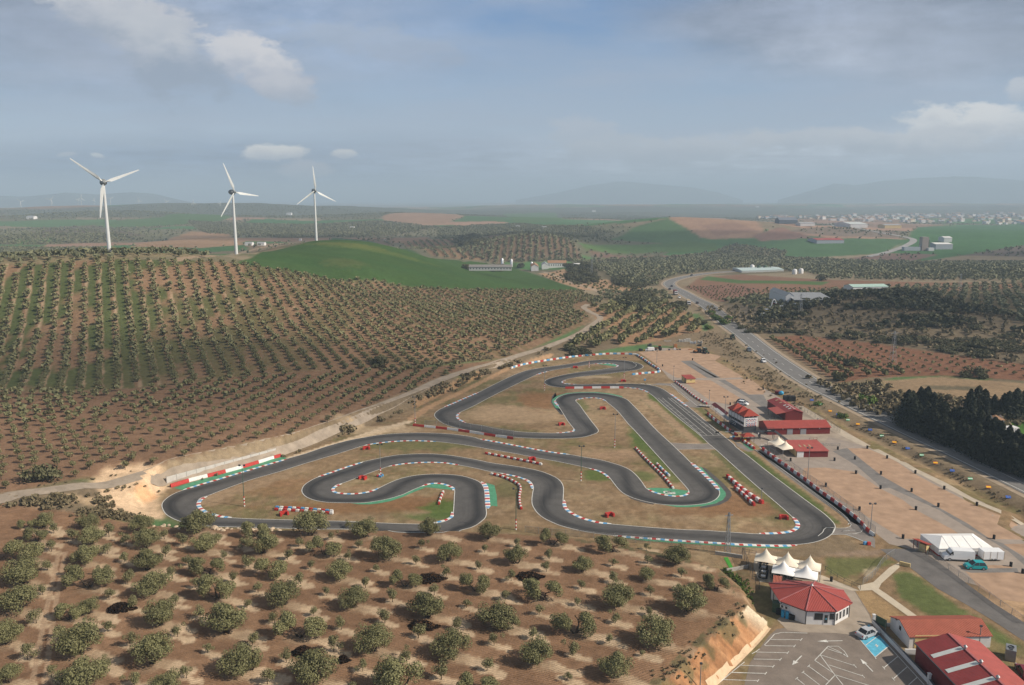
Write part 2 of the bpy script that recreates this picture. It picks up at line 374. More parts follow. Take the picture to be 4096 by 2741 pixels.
def sheet(name, poly, mat, h=.02, parent=None, step=None):
    """flat area with a given outline, draped on the ground"""
    P = [tuple(p)[:2] for p in poly]; bm = bmesh.new()
    vs = [bm.verts.new((x, y, 0)) for x, y in P]; f = bm.faces.new(vs)
    bmesh.ops.triangulate(bm, faces=[f])
    if step:
        for _ in range(6):
            es = [e for e in bm.edges if e.calc_length() > step]
            if not es: break
            bmesh.ops.subdivide_edges(bm, edges=es, cuts=1); bmesh.ops.triangulate(bm, faces=bm.faces[:])
    for v in bm.verts: v.co.z = gz_(v.co.x, v.co.y)+h
    bmesh.ops.recalc_face_normals(bm, faces=bm.faces[:])
    if sum(f.normal.z for f in bm.faces) < 0: bmesh.ops.reverse_faces(bm, faces=bm.faces[:])
    me = bpy.data.meshes.new(name); bm.to_mesh(me); bm.free(); return link(name, me, mat, parent)
# ------------------------------------------------------------------ sky
def build_world():
    w = bpy.data.worlds.new('World'); scene.world = w; w.use_nodes = True; t = NT(w.node_tree)
    bg = t.n['Background']
    sky = t.new('ShaderNodeTexSky'); sky.sky_type = 'NISHITA'; sky.sun_disc = False
    sky.sun_elevation = SUN_EL; sky.sun_rotation = SUN_AZ; sky.altitude = 400; sky.air_density = 1.3; sky.dust_density = .8; sky.ozone_density = 3.0
    d = t.new('ShaderNodeTexCoord').outputs['Generated']
    nv = t.new('ShaderNodeVectorMath', operation='NORMALIZE'); t.l.new(d, nv.inputs[0]); d = nv.outputs[0]
    sx = t.new('ShaderNodeSeparateXYZ'); t.l.new(d, sx.inputs[0]); X, Y, Z = sx.outputs
    az = t.math('DIVIDE', X, t.math('MAXIMUM', Y, .15)); el = t.math('DIVIDE', Z, t.math('MAXIMUM', Y, .15))   # tangents about the view to the north
    # cloud deck seen in perspective: divide by height
    zz = t.math('ADD', t.math('MAXIMUM', Z, 0.0), .05)
    cb = t.new('ShaderNodeCombineXYZ'); t.put(cb.inputs[0], t.math('DIVIDE', X, zz)); t.put(cb.inputs[1], t.math('DIVIDE', Y, zz))
    deck = t.noise(cb.outputs[0], .55, 7, .58); deck2 = t.noise(cb.outputs[0], 1.7, 6, .6)
    ce = t.new('ShaderNodeCombineXYZ'); t.put(ce.inputs[0], az); t.put(ce.inputs[1], t.math('MULTIPLY', el, 2.2))
    puff = t.noise(ce.outputs[0], 9, 9, .66); puff2 = t.noise(ce.outputs[0], 30, 5, .6); big = t.noise(ce.outputs[0], 3.0, 5, .55)
    col = t.mix(1.0, sky.outputs[0], (.70, .86, 1.12), 'MULTIPLY')
    SC = .88/.085                                           # cloud colours below are in picture units
    def c(r, g, b): return (r*SC, g*SC, b*SC)
    # pale haze low in the sky
    hz = t.mapr(el, 0.0, .20, 1, 0); hz = t.math('POWER', hz, 1.4)
    col = t.mix(t.mapr(el, .24, .05, .0, .80), col, c(.36, .45, .60))
    col = t.mix(t.math('MULTIPLY', hz, .78), col, c(.53, .60, .70))
    def blob(x, e, rx, re, rot=0., soft=.5):             # soft ellipse around a sky position, broken up by noise
        dx = t.math('SUBTRACT', az, x); de = t.math('SUBTRACT', el, e); cr, sr = math.cos(rot), math.sin(rot)
        u = t.math('DIVIDE', t.math('ADD', t.math('MULTIPLY', dx, cr), t.math('MULTIPLY', de, sr)), rx)
        v = t.math('DIVIDE', t.math('SUBTRACT', t.math('MULTIPLY', de, cr), t.math('MULTIPLY', dx, sr)), re)
        q = t.math('SQRT', t.math('ADD', t.math('MULTIPLY', u, u), t.math('MULTIPLY', v, v)))
        return q
    def pix(px, py):
        a, b, cc = ray(px, py); return float(a/b), float(cc/b)
    # big grey banks: upper left, upper right, and a low band over the left horizon
    for (px, py, rx, re, rot, cl, amt, k) in [
        (150, 40, .30, .085, -.30, (.25, .30, .40), 1.0, .8), (40, 120, .22, .07, -.1, (.26, .33, .45), .7, 1.0), (680, 60, .22, .06, -.1, (.34, .40, .52), .6, 1.),
        (2150, 0, .34, .075, .02, (.20, .235, .31), 1.0, .6), (2050, 110, .30, .05, .0, (.40, .44, .52), .7, .8), (2330, 70, .16, .05, 0, (.24, .29, .38), .8, .8),(60, 30, .20, .05, -.3, (.22, .265, .36), .9, .8),(1750, 30, .14, .03, .1, (.26, .31, .41), .7, .9),
        (300, 380, .42, .036, .03, (.19, .26, .38), .95, .6), (760, 400, .30, .035, 0, (.22, .29, .41), .9, .6), (1500, 370, .40, .03, 0, (.42, .48, .57), .55, .7),
        (2000, 340, .34, .026, .05, (.50, .54, .60), .7, .8)]:
        x, e = pix(px, py); q = blob(x, e, rx, re, rot)
        f = t.mapr(t.math('ADD', q, t.math('MULTIPLY', t.math('SUBTRACT', big, .5), 1.9*k)), 1.25, .35)
        f = t.math('MULTIPLY', t.math('MULTIPLY', f, amt), t.mapr(puff, .25, .6, .65, 1.1), clamp=True)
        vv = t.mapr(t.math('ADD', t.math('MULTIPLY', puff, .7), t.math('MULTIPLY', deck2, .5)), .45, .75)
        col = t.mix(f, col, t.mix(vv, c(*(q*.78 for q in cl)), c(*(q*1.45 for q in cl))))
    # thin streaky veil of the whole deck
    f = t.math('MULTIPLY', t.mapr(deck, .40, .66), t.mapr(el, .02, .16, .2, .75)); col = t.mix(f, col, c(.40, .46, .57))
    # bright cumulus
    for (px, py, rx, re, rot, br, sh, amt) in [
        (590, 150, .062, .026, -.50, (.68, .67, .69), (.38, .42, .52), .95), (650, 205, .040, .016, -.30, (.56, .57, .62), (.36, .41, .50), .8), (530, 125, .035, .02, -.4, (.64, .64, .67), (.42, .46, .55), .8),
        (615, 348, .038, .0085, .03, (.80, .78, .75), (.52, .54, .60), .95), (785, 351, .018, .005, 0, (.72, .71, .70), (.5, .53, .6), .85),
        (225, 356, .010, .003, -.2, (.72, .72, .72), (.5, .53, .6), .8), (150, 354, .012, .003, .1, (.55, .57, .62), (.45, .5, .58), .7), (700, 395, .03, .012, 0, (.50, .50, .56), (.40, .44, .52), .7),
        (330, 90, .07, .042, -.75, (.60, .60, .63), (.30, .36, .46), .8), (230, 20, .09, .030, -.5, (.58, .59, .63), (.33, .38, .47), .9), (380, 110, .08, .024, -.6, (.56, .58, .62), (.30, .36, .46), .7),
        (2180, 300, .09, .026, .12, (.74, .75, .76), (.46, .51, .58), .95), (2270, 285, .07, .024, .1, (.76, .76, .76), (.46, .5, .57), .85), (2080, 325, .11, .014, 0, (.60, .62, .66), (.46, .50, .57), .85),
        (1900, 320, .10, .012, .0, (.56, .59, .64), (.44, .49, .56), .8), (1600, 340, .08, .018, .1, (.54, .57, .62), (.43, .48, .55), .75), (1330, 310, .035, .02, .1, (.50, .54, .61), (.42, .48, .56), .65),
        (1450, 345, .10, .014, 0, (.50, .54, .60), (.42, .47, .55), .7), (2335, 210, .02, .012, .4, (.6, .62, .66), (.45, .5, .58), .7), (850, 95, .10, .018, -.15, (.42, .48, .58), (.36, .42, .53), .55)]:
        x, e = pix(px, py); q = blob(x, e, rx*1.15, re*1.25, rot)
        f = t.mapr(t.math('ADD', t.math('ADD', q, t.math('MULTIPLY', t.math('SUBTRACT', puff, .5), 2.6)), t.math('MULTIPLY', t.math('SUBTRACT', puff2, .5), 1.1)), 1.0, .66)
        top = t.mapr(t.math('ADD', t.math('DIVIDE', t.math('SUBTRACT', el, e), re), t.math('MULTIPLY', t.math('SUBTRACT', puff2, .5), 2.2)), -.9, .5)
        cc = t.mix(top, c(*sh), c(*br)); col = t.mix(t.math('MULTIPLY', f, amt, clamp=True), col, cc)
    # unseen overhead: a broken grey deck, added to dim and neutralise the skylight
    f = t.math('MULTIPLY', t.mapr(Z, .26, .50), t.mapr(deck, .30, .55, .55, 1.), clamp=True); col = t.mix(f, col, c(.235, .245, .26))
    t.l.new(col, bg.inputs['Color']); bg.inputs['Strength'].default_value = .085
build_world()

# ------------------------------------------------------------------ fields: colour of every spot of the ground
COLR = np.zeros(GX.shape+(3,), np.float32); TILL = np.zeros(GX.shape, np.float32)
C_SOIL = (.196, .116, .069); C_DRY = (.235, .160, .092); C_GRASS = (.085, .115, .036); C_WHEAT = (.050, .092, .028); C_STRAW = (.50, .375, .25)
C_OLG = (.150, .120, .075)
# far patchwork of fields
ang = .35; ua = (GX*math.cos(ang)+GY*math.sin(ang)); va = (-GX*math.sin(ang)+GY*math.cos(ang))
wx = ua+(fbm(GX/500, GY/500, 3, 21)-.5)*420; wy = va+(fbm(GX/500, GY/500, 3, 22)-.5)*420
iy = np.floor(wy/260).astype(np.int64); ix = np.floor((wx+_h(iy, iy*0, 3)*400)/(260+220*_h(iy, iy*0+1, 4))).astype(np.int64)
hsh = _h(ix, iy, 77); pal = np.array([(.15,.14,.09),(.14,.135,.085),(.065,.135,.05),(.24,.155,.105),(.16,.14,.09),(.30,.19,.135),(.085,.15,.06),(.21,.17,.115)])
COLR[:] = pal[(hsh*7.99).astype(int)]*(.85+.3*_h(ix, iy, 99))[..., None]
def wpoly(pts): return P2(gpts(pts))
def lay(poly, col, fe=1.5, amt=1., wob=0., till=None, view=True, m=None):
    poly = wpoly(poly) if view else poly; xs = [p[0] for p in poly]; ys = [p[1] for p in poly]
    pad = fe+wob+2; box = (GX > min(xs)-pad) & (GX < max(xs)+pad) & (GY > min(ys)-pad) & (GY < max(ys)+pad)
    x, y = GX[box], GY[box]; s = sdist(x, y, poly)
    if wob: s = s+(fbm(x/wob/1.5, y/wob/1.5, 3, 8)-.5)*2*wob
    a = (sstep(-fe, fe, s)*amt)[:, None]; c = np.asarray(col, np.float32)
    if m is not None: a = a*m(x, y)[:, None]
    COLR[box] = COLR[box]*(1-a)+c*a
    if till is not None: TILL[box] = TILL[box]*(1-a[:, 0])+till*a[:, 0]
def spot(px, py, rx, ry, col, amt=.8, view=True, seed=1):
    p = ground(px, py) if view else (px, py); box = (abs(GX-p[0]) < rx*1.6) & (abs(GY-p[1]) < ry*1.6); x, y = GX[box], GY[box]
    q = np.hypot((x-p[0])/rx, (y-p[1])/ry)+(fbm(x/3, y/3, 4, seed)-.5)*.9
    a = (amt*(1-sstep(.55, 1.1, q)))[:, None]; COLR[box] = COLR[box]*(1-a)+np.array(col)*a
def streak(pts, w, col, amt=.9, seed=3, view=True, rag=.5):
    P = wpoly(pts) if view else pts; xs = [p[0] for p in P]; ys = [p[1] for p in P]
    box = (GX > min(xs)-4*w) & (GX < max(xs)+4*w) & (GY > min(ys)-4*w) & (GY < max(ys)+4*w)
    x, y = GX[box], GY[box]; d = seg_dist(x, y, P)/w+(fbm(x/1.6, y/1.6, 3, seed)-.5)*2*rag
    a = (amt*(1-sstep(.7, 1.15, d)))[:, None]; COLR[box] = COLR[box]*(1-a)+np.array(col)*a
GRN = (.078, .130, .044)
FIELDS = [
 ([(0,480),(1171,474),(2343,470),(2343,500),(1171,498),(0,500)], (.10,.105,.075), 60, 0),
 ([(170,515),(360,498),(540,492),(520,505),(300,520)], GRN, 6, 20), ([(430,505),(700,515),(680,540),(470,535)], C_OLG, 6, 10),
 ([(100,520),(220,515),(330,540),(200,555),(60,550)], (.12,.10,.07), 8, 20), ([(870,500),(1010,487),(1060,497),(1000,515),(880,510)], (.28,.18,.12), 6, 20),
 ([(560,520),(860,505),(1000,520),(900,540),(640,545)], (.15,.12,.08), 10, 20), ([(1000,520),(1200,512),(1400,530),(1300,545),(1000,548)], (.13,.125,.08), 10, 20),
 ([(1150,490),(1270,487),(1290,505),(1180,512)], GRN, 6, 10), ([(0,540),(260,535),(330,548),(120,560),(0,560)], (.14,.12,.075), 8, 15),
 ([(30,548),(120,545),(140,556),(40,560)], GRN, 5, 8),
 ([(0,565),(250,568),(480,590),(250,594),(0,606)], (.215,.175,.105), 4, 0), ([(400,577),(650,565),(560,580),(470,583)], GRN, 3, 4),
 ([(380,550),(440,530),(520,535),(560,560),(460,568),(300,565)], (.28,.18,.11), 6, 8), ([(560,560),(900,545),(900,560),(620,575)], (.17,.125,.08), 5, 5),
 ([(915,553),(1040,546),(1130,568),(1130,597),(990,587)], (.21,.135,.08), 3, 0), ([(1040,575),(1100,550),(1210,532),(1300,548),(1332,590),(1320,600),(1130,602)], (.15,.105,.07), 3, 3),
 ([(1130,600),(1330,595),(1640,575),(1720,585),(2100,600),(2400,600),(2400,640),(1830,622),(1560,632),(1520,655),(1380,650),(1310,600)], (.135,.115,.072), 5, 0),
 ([(1390,548),(1450,520),(1530,500),(1590,520),(1605,552),(1500,556)], (.07,.125,.05), 6, 0), ([(1530,500),(1560,496),(1660,500),(1750,530),(1720,545),(1620,548),(1600,540)], (.30,.19,.13), 6, 6),
 ([(1600,515),(1680,510),(1740,530),(1640,540)], (.24,.15,.11), 5, 5),
 ([(1320,555),(1400,560),(1560,552),(1640,557),(1640,572),(1500,578),(1340,572)], GRN, 4, 3), ([(1340,573),(1640,577),(1560,590),(1370,590)], (.16,.105,.08), 4, 3),
 ([(1640,555),(1760,545),(1800,535),(1900,545),(2080,548),(2020,580),(1850,590),(1680,580)], (.062,.122,.05), 5, 3), ([(1640,572),(1680,558),(1800,575),(1790,590),(1660,590)], C_OLG, 4, 3),
 ([(1720,540),(1790,520),(1860,545),(1740,552)], (.22,.13,.10), 5, 5), ([(2080,545),(2100,520),(2400,508),(2400,570),(2200,585),(2100,598),(2020,590)], (.055,.125,.045), 5, 3),
 ([(1800,528),(1900,520),(2060,530),(2060,545),(1900,540)], (.17,.13,.10), 6, 5),
 ([(2200,585),(2400,553),(2400,588)], (.12,.095,.08), 4, 3), ([(1930,592),(2040,580),(2150,582),(2080,598)], (.17,.11,.09), 4, 3),
 ([(1600,635),(1700,628),(1880,640),(2400,648),(2400,662),(1900,672),(1720,690),(1600,690),(1560,665)], (.20,.115,.075), 2, 0),
 ([(1620,632),(1700,642),(1900,645),(1880,653),(1690,649),(1600,640)], GRN, 2, 0), ([(1560,655),(1690,652),(1740,660),(1700,690),(1600,690)], (.19,.105,.075), 2, 0),
 ([(1650,692),(1800,672),(2000,657),(2400,640),(2400,790),(2150,690),(2050,675),(1850,702),(1720,722)], (.155,.125,.075), 3, 0), ([(1900,668),(2400,644),(2400,655),(1900,674)], (.30,.175,.11), 2, 0),
 ([(1560,690),(1720,700),(1750,715),(1690,752),(1640,742)], (.165,.135,.10), 3, 3),
 ([(1690,750),(1740,720),(1850,690),(1990,668),(2150,684),(2400,740),(2400,855),(2000,787),(1830,772),(1720,770)], (.150,.118,.078), 3, 3),
 ([(1340,705),(1420,690),(1530,690),(1600,740),(1610,762),(1480,787),(1250,812),(1370,740)], (.30,.185,.11), 2, 1), ([(1372,668),(1520,662),(1545,690),(1420,694),(1350,700)], (.19,.15,.09), 2, 1),
 ([(1230,625),(1290,615),(1320,640),(1390,640),(1420,655),(1520,664),(1400,672),(1330,662)], (.34,.22,.135), 2, 1),
 ([(1715,772),(1830,768),(2000,785),(2200,815),(2400,842),(2400,875),(2150,860),(1990,865),(1900,882),(1830,850),(1740,795)], (.195,.100,.062), 1.5, 0),
 ([(1900,882),(1990,865),(2060,862),(2010,872)], (.2,.15,.1), 1, 1),
 ([(1830,852),(1900,884),(2010,872),(2050,897),(2200,915),(2400,935),(2400,1040),(2050,985),(1990,955),(1900,905)], (.135,.108,.080), 1.5, 1.5),
 ([(2010,872),(2150,862),(2400,882),(2400,935),(2200,914),(2040,896)], (.29,.205,.125), 1.5, 1), ([(2110,882),(2250,885),(2230,893),(2130,892)], (.15,.125,.08), 1, 1),
 ([(2080,965),(2200,955),(2400,955),(2400,1005),(2250,1000),(2120,1000)], (.065,.135,.03), 1, 1), ([(2260,995),(2400,995),(2400,1040),(2290,1030)], (.24,.20,.17), 1, 1),
 ([(1480,790),(1560,765),(1615,757),(1640,742),(1700,800),(1830,895),(1990,958),(2130,1020),(2400,1150),(2400,1235),(2100,1105),(1850,965),(1750,905),(1690,860),(1590,795)], (.205,.155,.100), 1.5, 2),
 ([(0,606),(250,594),(400,597),(540,603),(640,618),(750,640),(900,651),(1100,663),(1330,665),(1372,690),(1335,703),(1355,735),(1180,818),(1000,832),(880,848),(500,866),(300,888),(0,896),(-200,896),(-200,610)], (.215,.135,.082), 2, 0),
 ([(-200,896),(0,896),(300,888),(500,866),(900,846),(1180,818),(1010,872),(830,945),(640,1016),(390,1073),(0,1138),(-300,1160)], (.205,.125,.078), 2, 0),
 ([(-160,1140),(0,1131),(200,1103),(390,1066),(640,1010),(830,937),(1000,865),(1090,838),(1180,812),(1300,772),(1345,740),(1385,745),(1420,795),(1300,820),(1160,850),(1010,915),(960,940),(820,995),(640,1055),(380,1125),(330,1155),(230,1188),(0,1165),(-160,1165)], (.170,.130,.085), 1.5, 1),
 ([(540,603),(620,575),(700,556),(760,544),(850,552),(960,581),(1060,600),(1180,598),(1205,622),(1260,640),(1330,664),(1100,663),(900,651),(750,640),(640,618)], C_WHEAT, 2, 0),
]
for f in FIELDS:
    try: lay(f[0], f[1], f[2], 1, f[3])
    except Exception as e: print('field', e)
for px, py, rx, ry, c_, a_ in [(800,560,40,14,(.12,.13,.04),.7),(870,575,50,12,(.10,.125,.035),.6),(700,600,60,18,(.040,.085,.026),.6),(900,610,70,14,(.045,.095,.03),.5),(790,600,18,25,(.11,.125,.045),.5),(1060,630,60,14,(.042,.088,.03),.5)]: spot(px, py, rx, ry, c_, a_, True, px)
streak([(2560,1215),(2343,1108),(2070,980),(1930,913),(1830,860),(1760,812),(1700,765),(1645,722),(1600,690),(1560,668),(1537,657),(1531,648),(1545,640),(1590,630),(1640,624)], 13, (.215,.165,.108), .95, 4, True, .25)
# track paths, verges
spot(724, 551, 14, 15, (.30,.20,.14), .9); spot(541, 582, 13, 14, (.26,.19,.13), .9)
streak([(1372,668),(1290,640),(1240,622)], 3, (.34,.27,.2)); streak([(400,597),(480,586),(541,582),(640,558),(724,551)], 3.5, (.30,.22,.15))
# hill rows: paler strips under the trees, green between them in the lower left
ROWAZ = R(-26.3); rdx, rdy = math.sin(ROWAZ), math.cos(ROWAZ)
hillp = wpoly([(0,606),(250,594),(400,597),(540,603),(640,618),(750,640),(900,651),(1100,663),(1330,665),(1372,690),(1335,703),(1355,735),(1180,818),(1000,832),(880,848),(500,866),(300,888),(0,896),(-200,896),(-200,610)])
_m = inside(GX, GY, hillp); x, y = GX[_m], GY[_m]; ac = (x*rdy-y*rdx)/6.4; al = x*rdx+y*rdy
ph = 1-np.abs((ac-np.floor(ac))-.5)*2           # 1 on the tree line, 0 between rows
n = fbm(x/18, y/30, 3, 41); n2 = fbm(x/4, y/4, 3, 42); lefty = sstep(-60, -200, x)
gr = (1-sstep(.45, .8, ph+(n2-.5)*.3))*sstep(.36, .52, n)*(.35+.65*lefty)
pa = sstep(.45, .75, ph+(n2-.5)*.5)*(.35+.5*sstep(.42, .6, fbm(x/25, y/25, 3, 44)))*(.35+.65*lefty)*(ac-np.floor(ac) > .5)
c0 = COLR[_m]; c0 = c0*(1-gr[:, None])+np.array((.078,.094,.036))*gr[:, None]; c0 = c0*(1-pa[:, None])+np.array((.36,.26,.17))*pa[:, None]; COLR[_m] = c0
# circuit infield and paddock surroundings: dry grass with green and bare patches
def flatmix(x, y): return np.ones(x.shape)
lay(FLAT, C_DRY, 3, 1, 0, 0., view=False)
_m = inside(GX, GY, FLAT); x, y = GX[_m], GY[_m]
n = fbm(x/14, y/14, 5, 51); n2 = fbm(x/3.2, y/3.2, 4, 52); n3 = fbm(x/30, y/30, 3, 53)
c0 = COLR[_m]; a = (sstep(.46, .62, n*.6+n2*.4)*.62)[:, None]; c0 = c0*(1-a)+np.array((.125,.125,.050))*a
a = (sstep(.52, .68, n3*.5+n2*.5)*.65)[:, None]; c0 = c0*(1-a)+np.array((.33,.235,.145))*a; c0 = c0*(.72+.56*fbm(x/1.3, y/1.3, 3, 54))[:, None]; COLR[_m] = c0
for w, px, py, rx, ry, col, am in [('C',850,600,24,14,(.37,.26,.16),.9),('C',1100,470,12,16,(.23,.12,.06),.8),('B',700,960,26,5,(.21,.115,.055),.8),('B',1300,900,16,5,(.22,.12,.06),.8),
    ('E',1500,900,15,9,(.21,.115,.06),.8),('E',1400,1000,22,5,(.22,.125,.065),.7),('B',1700,980,6,7,(.09,.14,.035),.9),('B',1600,1080,12,3,(.09,.13,.04),.8),('B',1400,230,26,7,(.11,.12,.045),.7),
    ('D',1750,590,5,6,(.08,.13,.03),.8),('E',600,300,6,16,(.10,.135,.04),.8),('E',500,130,5,14,(.10,.135,.04),.8),('E',520,600,4,5,(.09,.13,.04),.7),('C',1450,520,4,10,(.11,.13,.045),.7),
    ('C',600,300,22,6,(.12,.125,.05),.6),('F',480,700,4,14,(.08,.125,.03),.8),('A',1650,740,16,8,(.25,.14,.075),.6),('C',1550,255,12,3,(.42,.32,.21),.8),('D',1900,330,14,5,(.33,.23,.14),.7),
    ('A',150,700,9,12,(.56,.38,.24),.0),('C',400,420,24,6,(.30,.19,.11),.6),('B',900,60,18,5,(.45,.34,.22),.8),('E',250,360,12,6,(.30,.2,.125),.7),('D',700,720,5,10,(.12,.12,.05),.6)]:
    v = W_(w, [(px, py)])[0]; spot(v[0], v[1], rx, ry, col, am)
for w, pts, wd, col in [('E',[(430,120),(650,400),(900,650)],2.2,(.085,.12,.035)),('E',[(1350,310),(1700,640),(2050,930),(2250,1060)],1.5,(.10,.115,.045)),('G',[(640,40),(1000,330),(1500,720),(1800,960)],1.4,(.075,.115,.03)),
    ('G',[(760,60),(1100,360),(1600,720),(1950,960)],1.3,(.29,.2,.12)),('F',[(260,780),(520,1000),(800,1250),(1000,1420)],.7,(.10,.11,.05)),('F',[(350,800),(650,1050),(950,1320),(1120,1440)],2.2,(.34,.24,.15)),
    ('F',[(410,720),(700,960),(1000,1230),(1250,1440)],1.3,(.09,.125,.035)),('F',[(1150,900),(1400,1120),(1600,1280)],1.6,(.09,.11,.04)),('A',[(300,980),(60,1050),(-60,1080)],3,(.30,.22,.14)),('A',[(700,900),(900,800),(1300,680),(1800,500)],3,(.30,.21,.13)),
    ('J',[(800,850),(1100,1080),(1500,1380)],1.6,(.085,.115,.035))]:
    streak(W_(w, pts), wd, col, .75, 5)
# bare cut banks between farm track and circuit
for pts, wd, col, am in [([(375,1114),(300,1112),(250,1130),(240,1160),(300,1185)],2.2,(.60,.44,.29),.9),([(655,1052),(760,1020),(850,990),(935,965)],1.8,(.60,.47,.33),.9),([(700,1040),(800,1008),(920,976)],1.6,(.54,.41,.27),.8),
    ([(940,960),(985,930),(1060,895),(1160,845),(1260,812)],1.7,(.42,.26,.15),.85),([(950,930),(1020,892),(1100,858)],1.6,(.36,.22,.12),.7),([(0,1138),(200,1110),(390,1072),(640,1012),(830,940),(1000,868),(1180,812)],1.2,(.26,.19,.12),.5),
    ([(390,1098),(520,1062),(640,1032)],2.2,(.30,.23,.15),.8),([(60,1165),(150,1140),(220,1150)],2.2,(.44,.32,.2),.7),([(0,1162),(100,1152),(200,1165)],2,(.18,.14,.09),.7)]:
    streak(pts, wd, col, am, 6)
lay(SANDPIT, (.60,.43,.28), 1.5, .95, 1.2, view=False); spot(330, 1128, 3, 4, (.62,.36,.19), .8)
# grove: tilled soil, straw between the trees
lay(GROVE, C_SOIL, 1.2, 1, 0, .9, view=False)
_m = (_sg > -.5) & (GR < 330); x, y = GX[_m], GY[_m]; n = fbm(x/9, y/9, 4, 61); n2 = fbm(x/2, y/2, 3, 62)
c0 = COLR[_m]; a = (sstep(.42, .66, n*.7+n2*.3)*.5)[:, None]; c0 = c0*(1-a)+np.array((.27,.165,.10))*a; COLR[_m] = c0
BIG = {'P': [(225,240,110),(375,235,180),(765,245,190),(315,355,170),(770,385,220),(1205,280,200),(1255,410,240),(1680,290,290),(1745,440,230),(230,520,280),(730,545,230),(1265,600,270),(1775,640,250),
        (190,720,320),(750,755,300),(1310,810,290),(1855,850,290),(160,960,330),(600,1020,210),(760,970,190),(1365,1070,280),(1940,1140,380),(60,1230,260),(690,1325,390),(1310,1400,360),(2045,1490,320),(70,1560,220),(690,1640,420),(1420,1650,260)],
       'Q': [(50,310,190),(110,460,270),(510,310,290),(980,320,240),(1530,305,200),(2035,335,200),(630,470,230),(1165,500,260),(1690,525,220),(2265,545,200),(195,655,240),(760,680,240),(1320,740,210),(1930,780,220),(290,905,310),(880,920,270),(1520,1010,320),
        (2115,1100,340),(420,1180,330),(1050,1300,340),(1710,1350,310),(20,1450,150),(560,1570,400),(1250,1650,420),(1930,1660,280)],
       'T': [(450,180,190),(955,240,230),(1510,345,240),(705,405,190),(1245,480,150),(1845,565,190),(370,650,280),(1000,715,290),(1605,755,310),(65,900,180),(645,940,310),(1335,1040,330),(310,1200,300),(985,1320,290)]}
SAP = {'P': [(460,270,80),(620,335,100),(930,305,110),(440,430,90),(920,450,95),(1075,360,95),(1400,325,90),(1410,475,90),(1065,520,85),(1560,380,110),(1605,550,100),(1865,350,80),(1910,500,75),(2065,400,80),(2120,565,100),(405,590,90),(590,640,100),(905,625,85),
        (1090,710,110),(1470,655,100),(1665,740,85),(1985,690,90),(365,800,90),(930,840,90),(1140,920,100),(1495,890,90),(1705,1000,110),(2105,910,80),(310,1040,120),(500,1170,110),(920,1110,95),(1515,1155,95),(235,1350,130),(1110,1235,110),(1770,1295,80),
        (910,1425,105),(1590,1510,100),(440,1500,100),(1140,1560,120)],
       'Q': [(840,225,60),(415,390,80),(700,330,70),(925,400,75),(1465,405,80),(2000,435,70),(2275,390,70),(320,500,90),(20,540,60),(520,580,80),(840,500,70),(1075,600,70),(1415,540,75),(1955,580,70),(1675,640,80),(430,705,90),(70,780,90),(655,805,75),(985,740,90),(1570,800,100),
        (2225,680,85),(1215,860,110),(1845,910,80),(2175,840,90),(545,975,80),(210,1040,110),(1150,1040,130),(780,1095,100),(1435,1165,130),(1765,1100,95),(20,1230,100),(710,1285,120),(1335,1365,110),(310,1375,110),(960,1450,95),(2080,1230,105),(2020,1445,110),(1630,1520,150),(150,1560,130),(870,1640,100)],
       'T': [(420,290,80),(1245,215,60),(1255,330,80),(960,350,70),(395,400,80),(1545,445,90),(965,490,95),(695,545,80),(1280,605,80),(1520,560,60),(660,690,75),(335,765,90),(1260,770,80),(985,835,95),(280,970,100),(930,1010,80),(620,1110,120),(1210,1120,60),(575,1320,75)]}
def treeplace(D, lift):
    out = []
    for w, L in D.items():
        for x, yb, wd in L:
            vx, vy = W_(w, [(x, yb-wd*lift)])[0]; p = ground(vx, vy); t = (p.y*cP-(p.z-CAMH)*sP)
            out.append((p, wd/WIN[w][2]*KV*t/FV, vx, vy))
    return out
BIGT = treeplace(BIG, .07); SAPT = treeplace(SAP, 0.)
for p, wd, vx, vy in BIGT:
    a = p.xy+Vector((wd*.25, -wd*.05)); streak([tuple(a), (a.x+4.4, a.y-2.2)], 1.35, C_STRAW, .82, int(vx) % 50, False, .75); spot(p.x+.6, p.y-.6, wd*.5, wd*.42, (.30,.21,.135), .6, False, int(vy) % 40)
for p, wd, vx, vy in SAPT:
    a = p.xy; streak([(a.x-.6, a.y+.3), (a.x+2.0, a.y-1.0)], 1.0, C_STRAW, .85, int(vx) % 50, False, .8)
for pts in ([(500,440),(420,800),(360,1100),(270,1568)], [(555,440),(480,850),(440,1100),(380,1568)]): streak(W_('P', pts), .42, (.36,.25,.165), .8, 4, True, .25)
streak(W_('T', [(2050,560),(2000,700),(1700,950),(1400,1365)]), 2.6, (.26,.155,.09), .6)
# cut cliff: banded orange and pale earth, scrub along its rim
_m = (_sg < .6) & (_sg > -11) & (GR < 165) & (GX > 12) & (GY < 134) & (t > .02) & (t < .97); x, y = GX[_m], GY[_m]
n = fbm((x*.45+y*.9)*1.2, (x*.9-y*.45)*.22, 4, 71); n2 = fbm((x*.45+y*.9)*1.5, (x*.9-y*.45)*.35, 3, 72)
c0 = np.array((.33,.145,.062))*(1-n[:, None])+np.array((.50,.29,.155))*n[:, None]; a = sstep(.50, .66, n2)[:, None]*.65; c0 = c0*(1-a)+np.array((.22,.11,.055))*a
pl = sstep(128, 134, y)[:, None]; COLR[_m] = c0*(1-pl)+np.array((.60,.52,.38))*pl
_m = (_sg < 1.6) & (_sg > -2.2) & (GX > 12) & (GR < 175) & (GX < 50); x, y = GX[_m], GY[_m]; a = (sstep(.46, .62, fbm(x/2.4, y/2.4, 3, 73))*.7)[:, None]; COLR[_m] = COLR[_m]*(1-a)+np.array((.095,.10,.05))*a; TILL[_m] *= .3
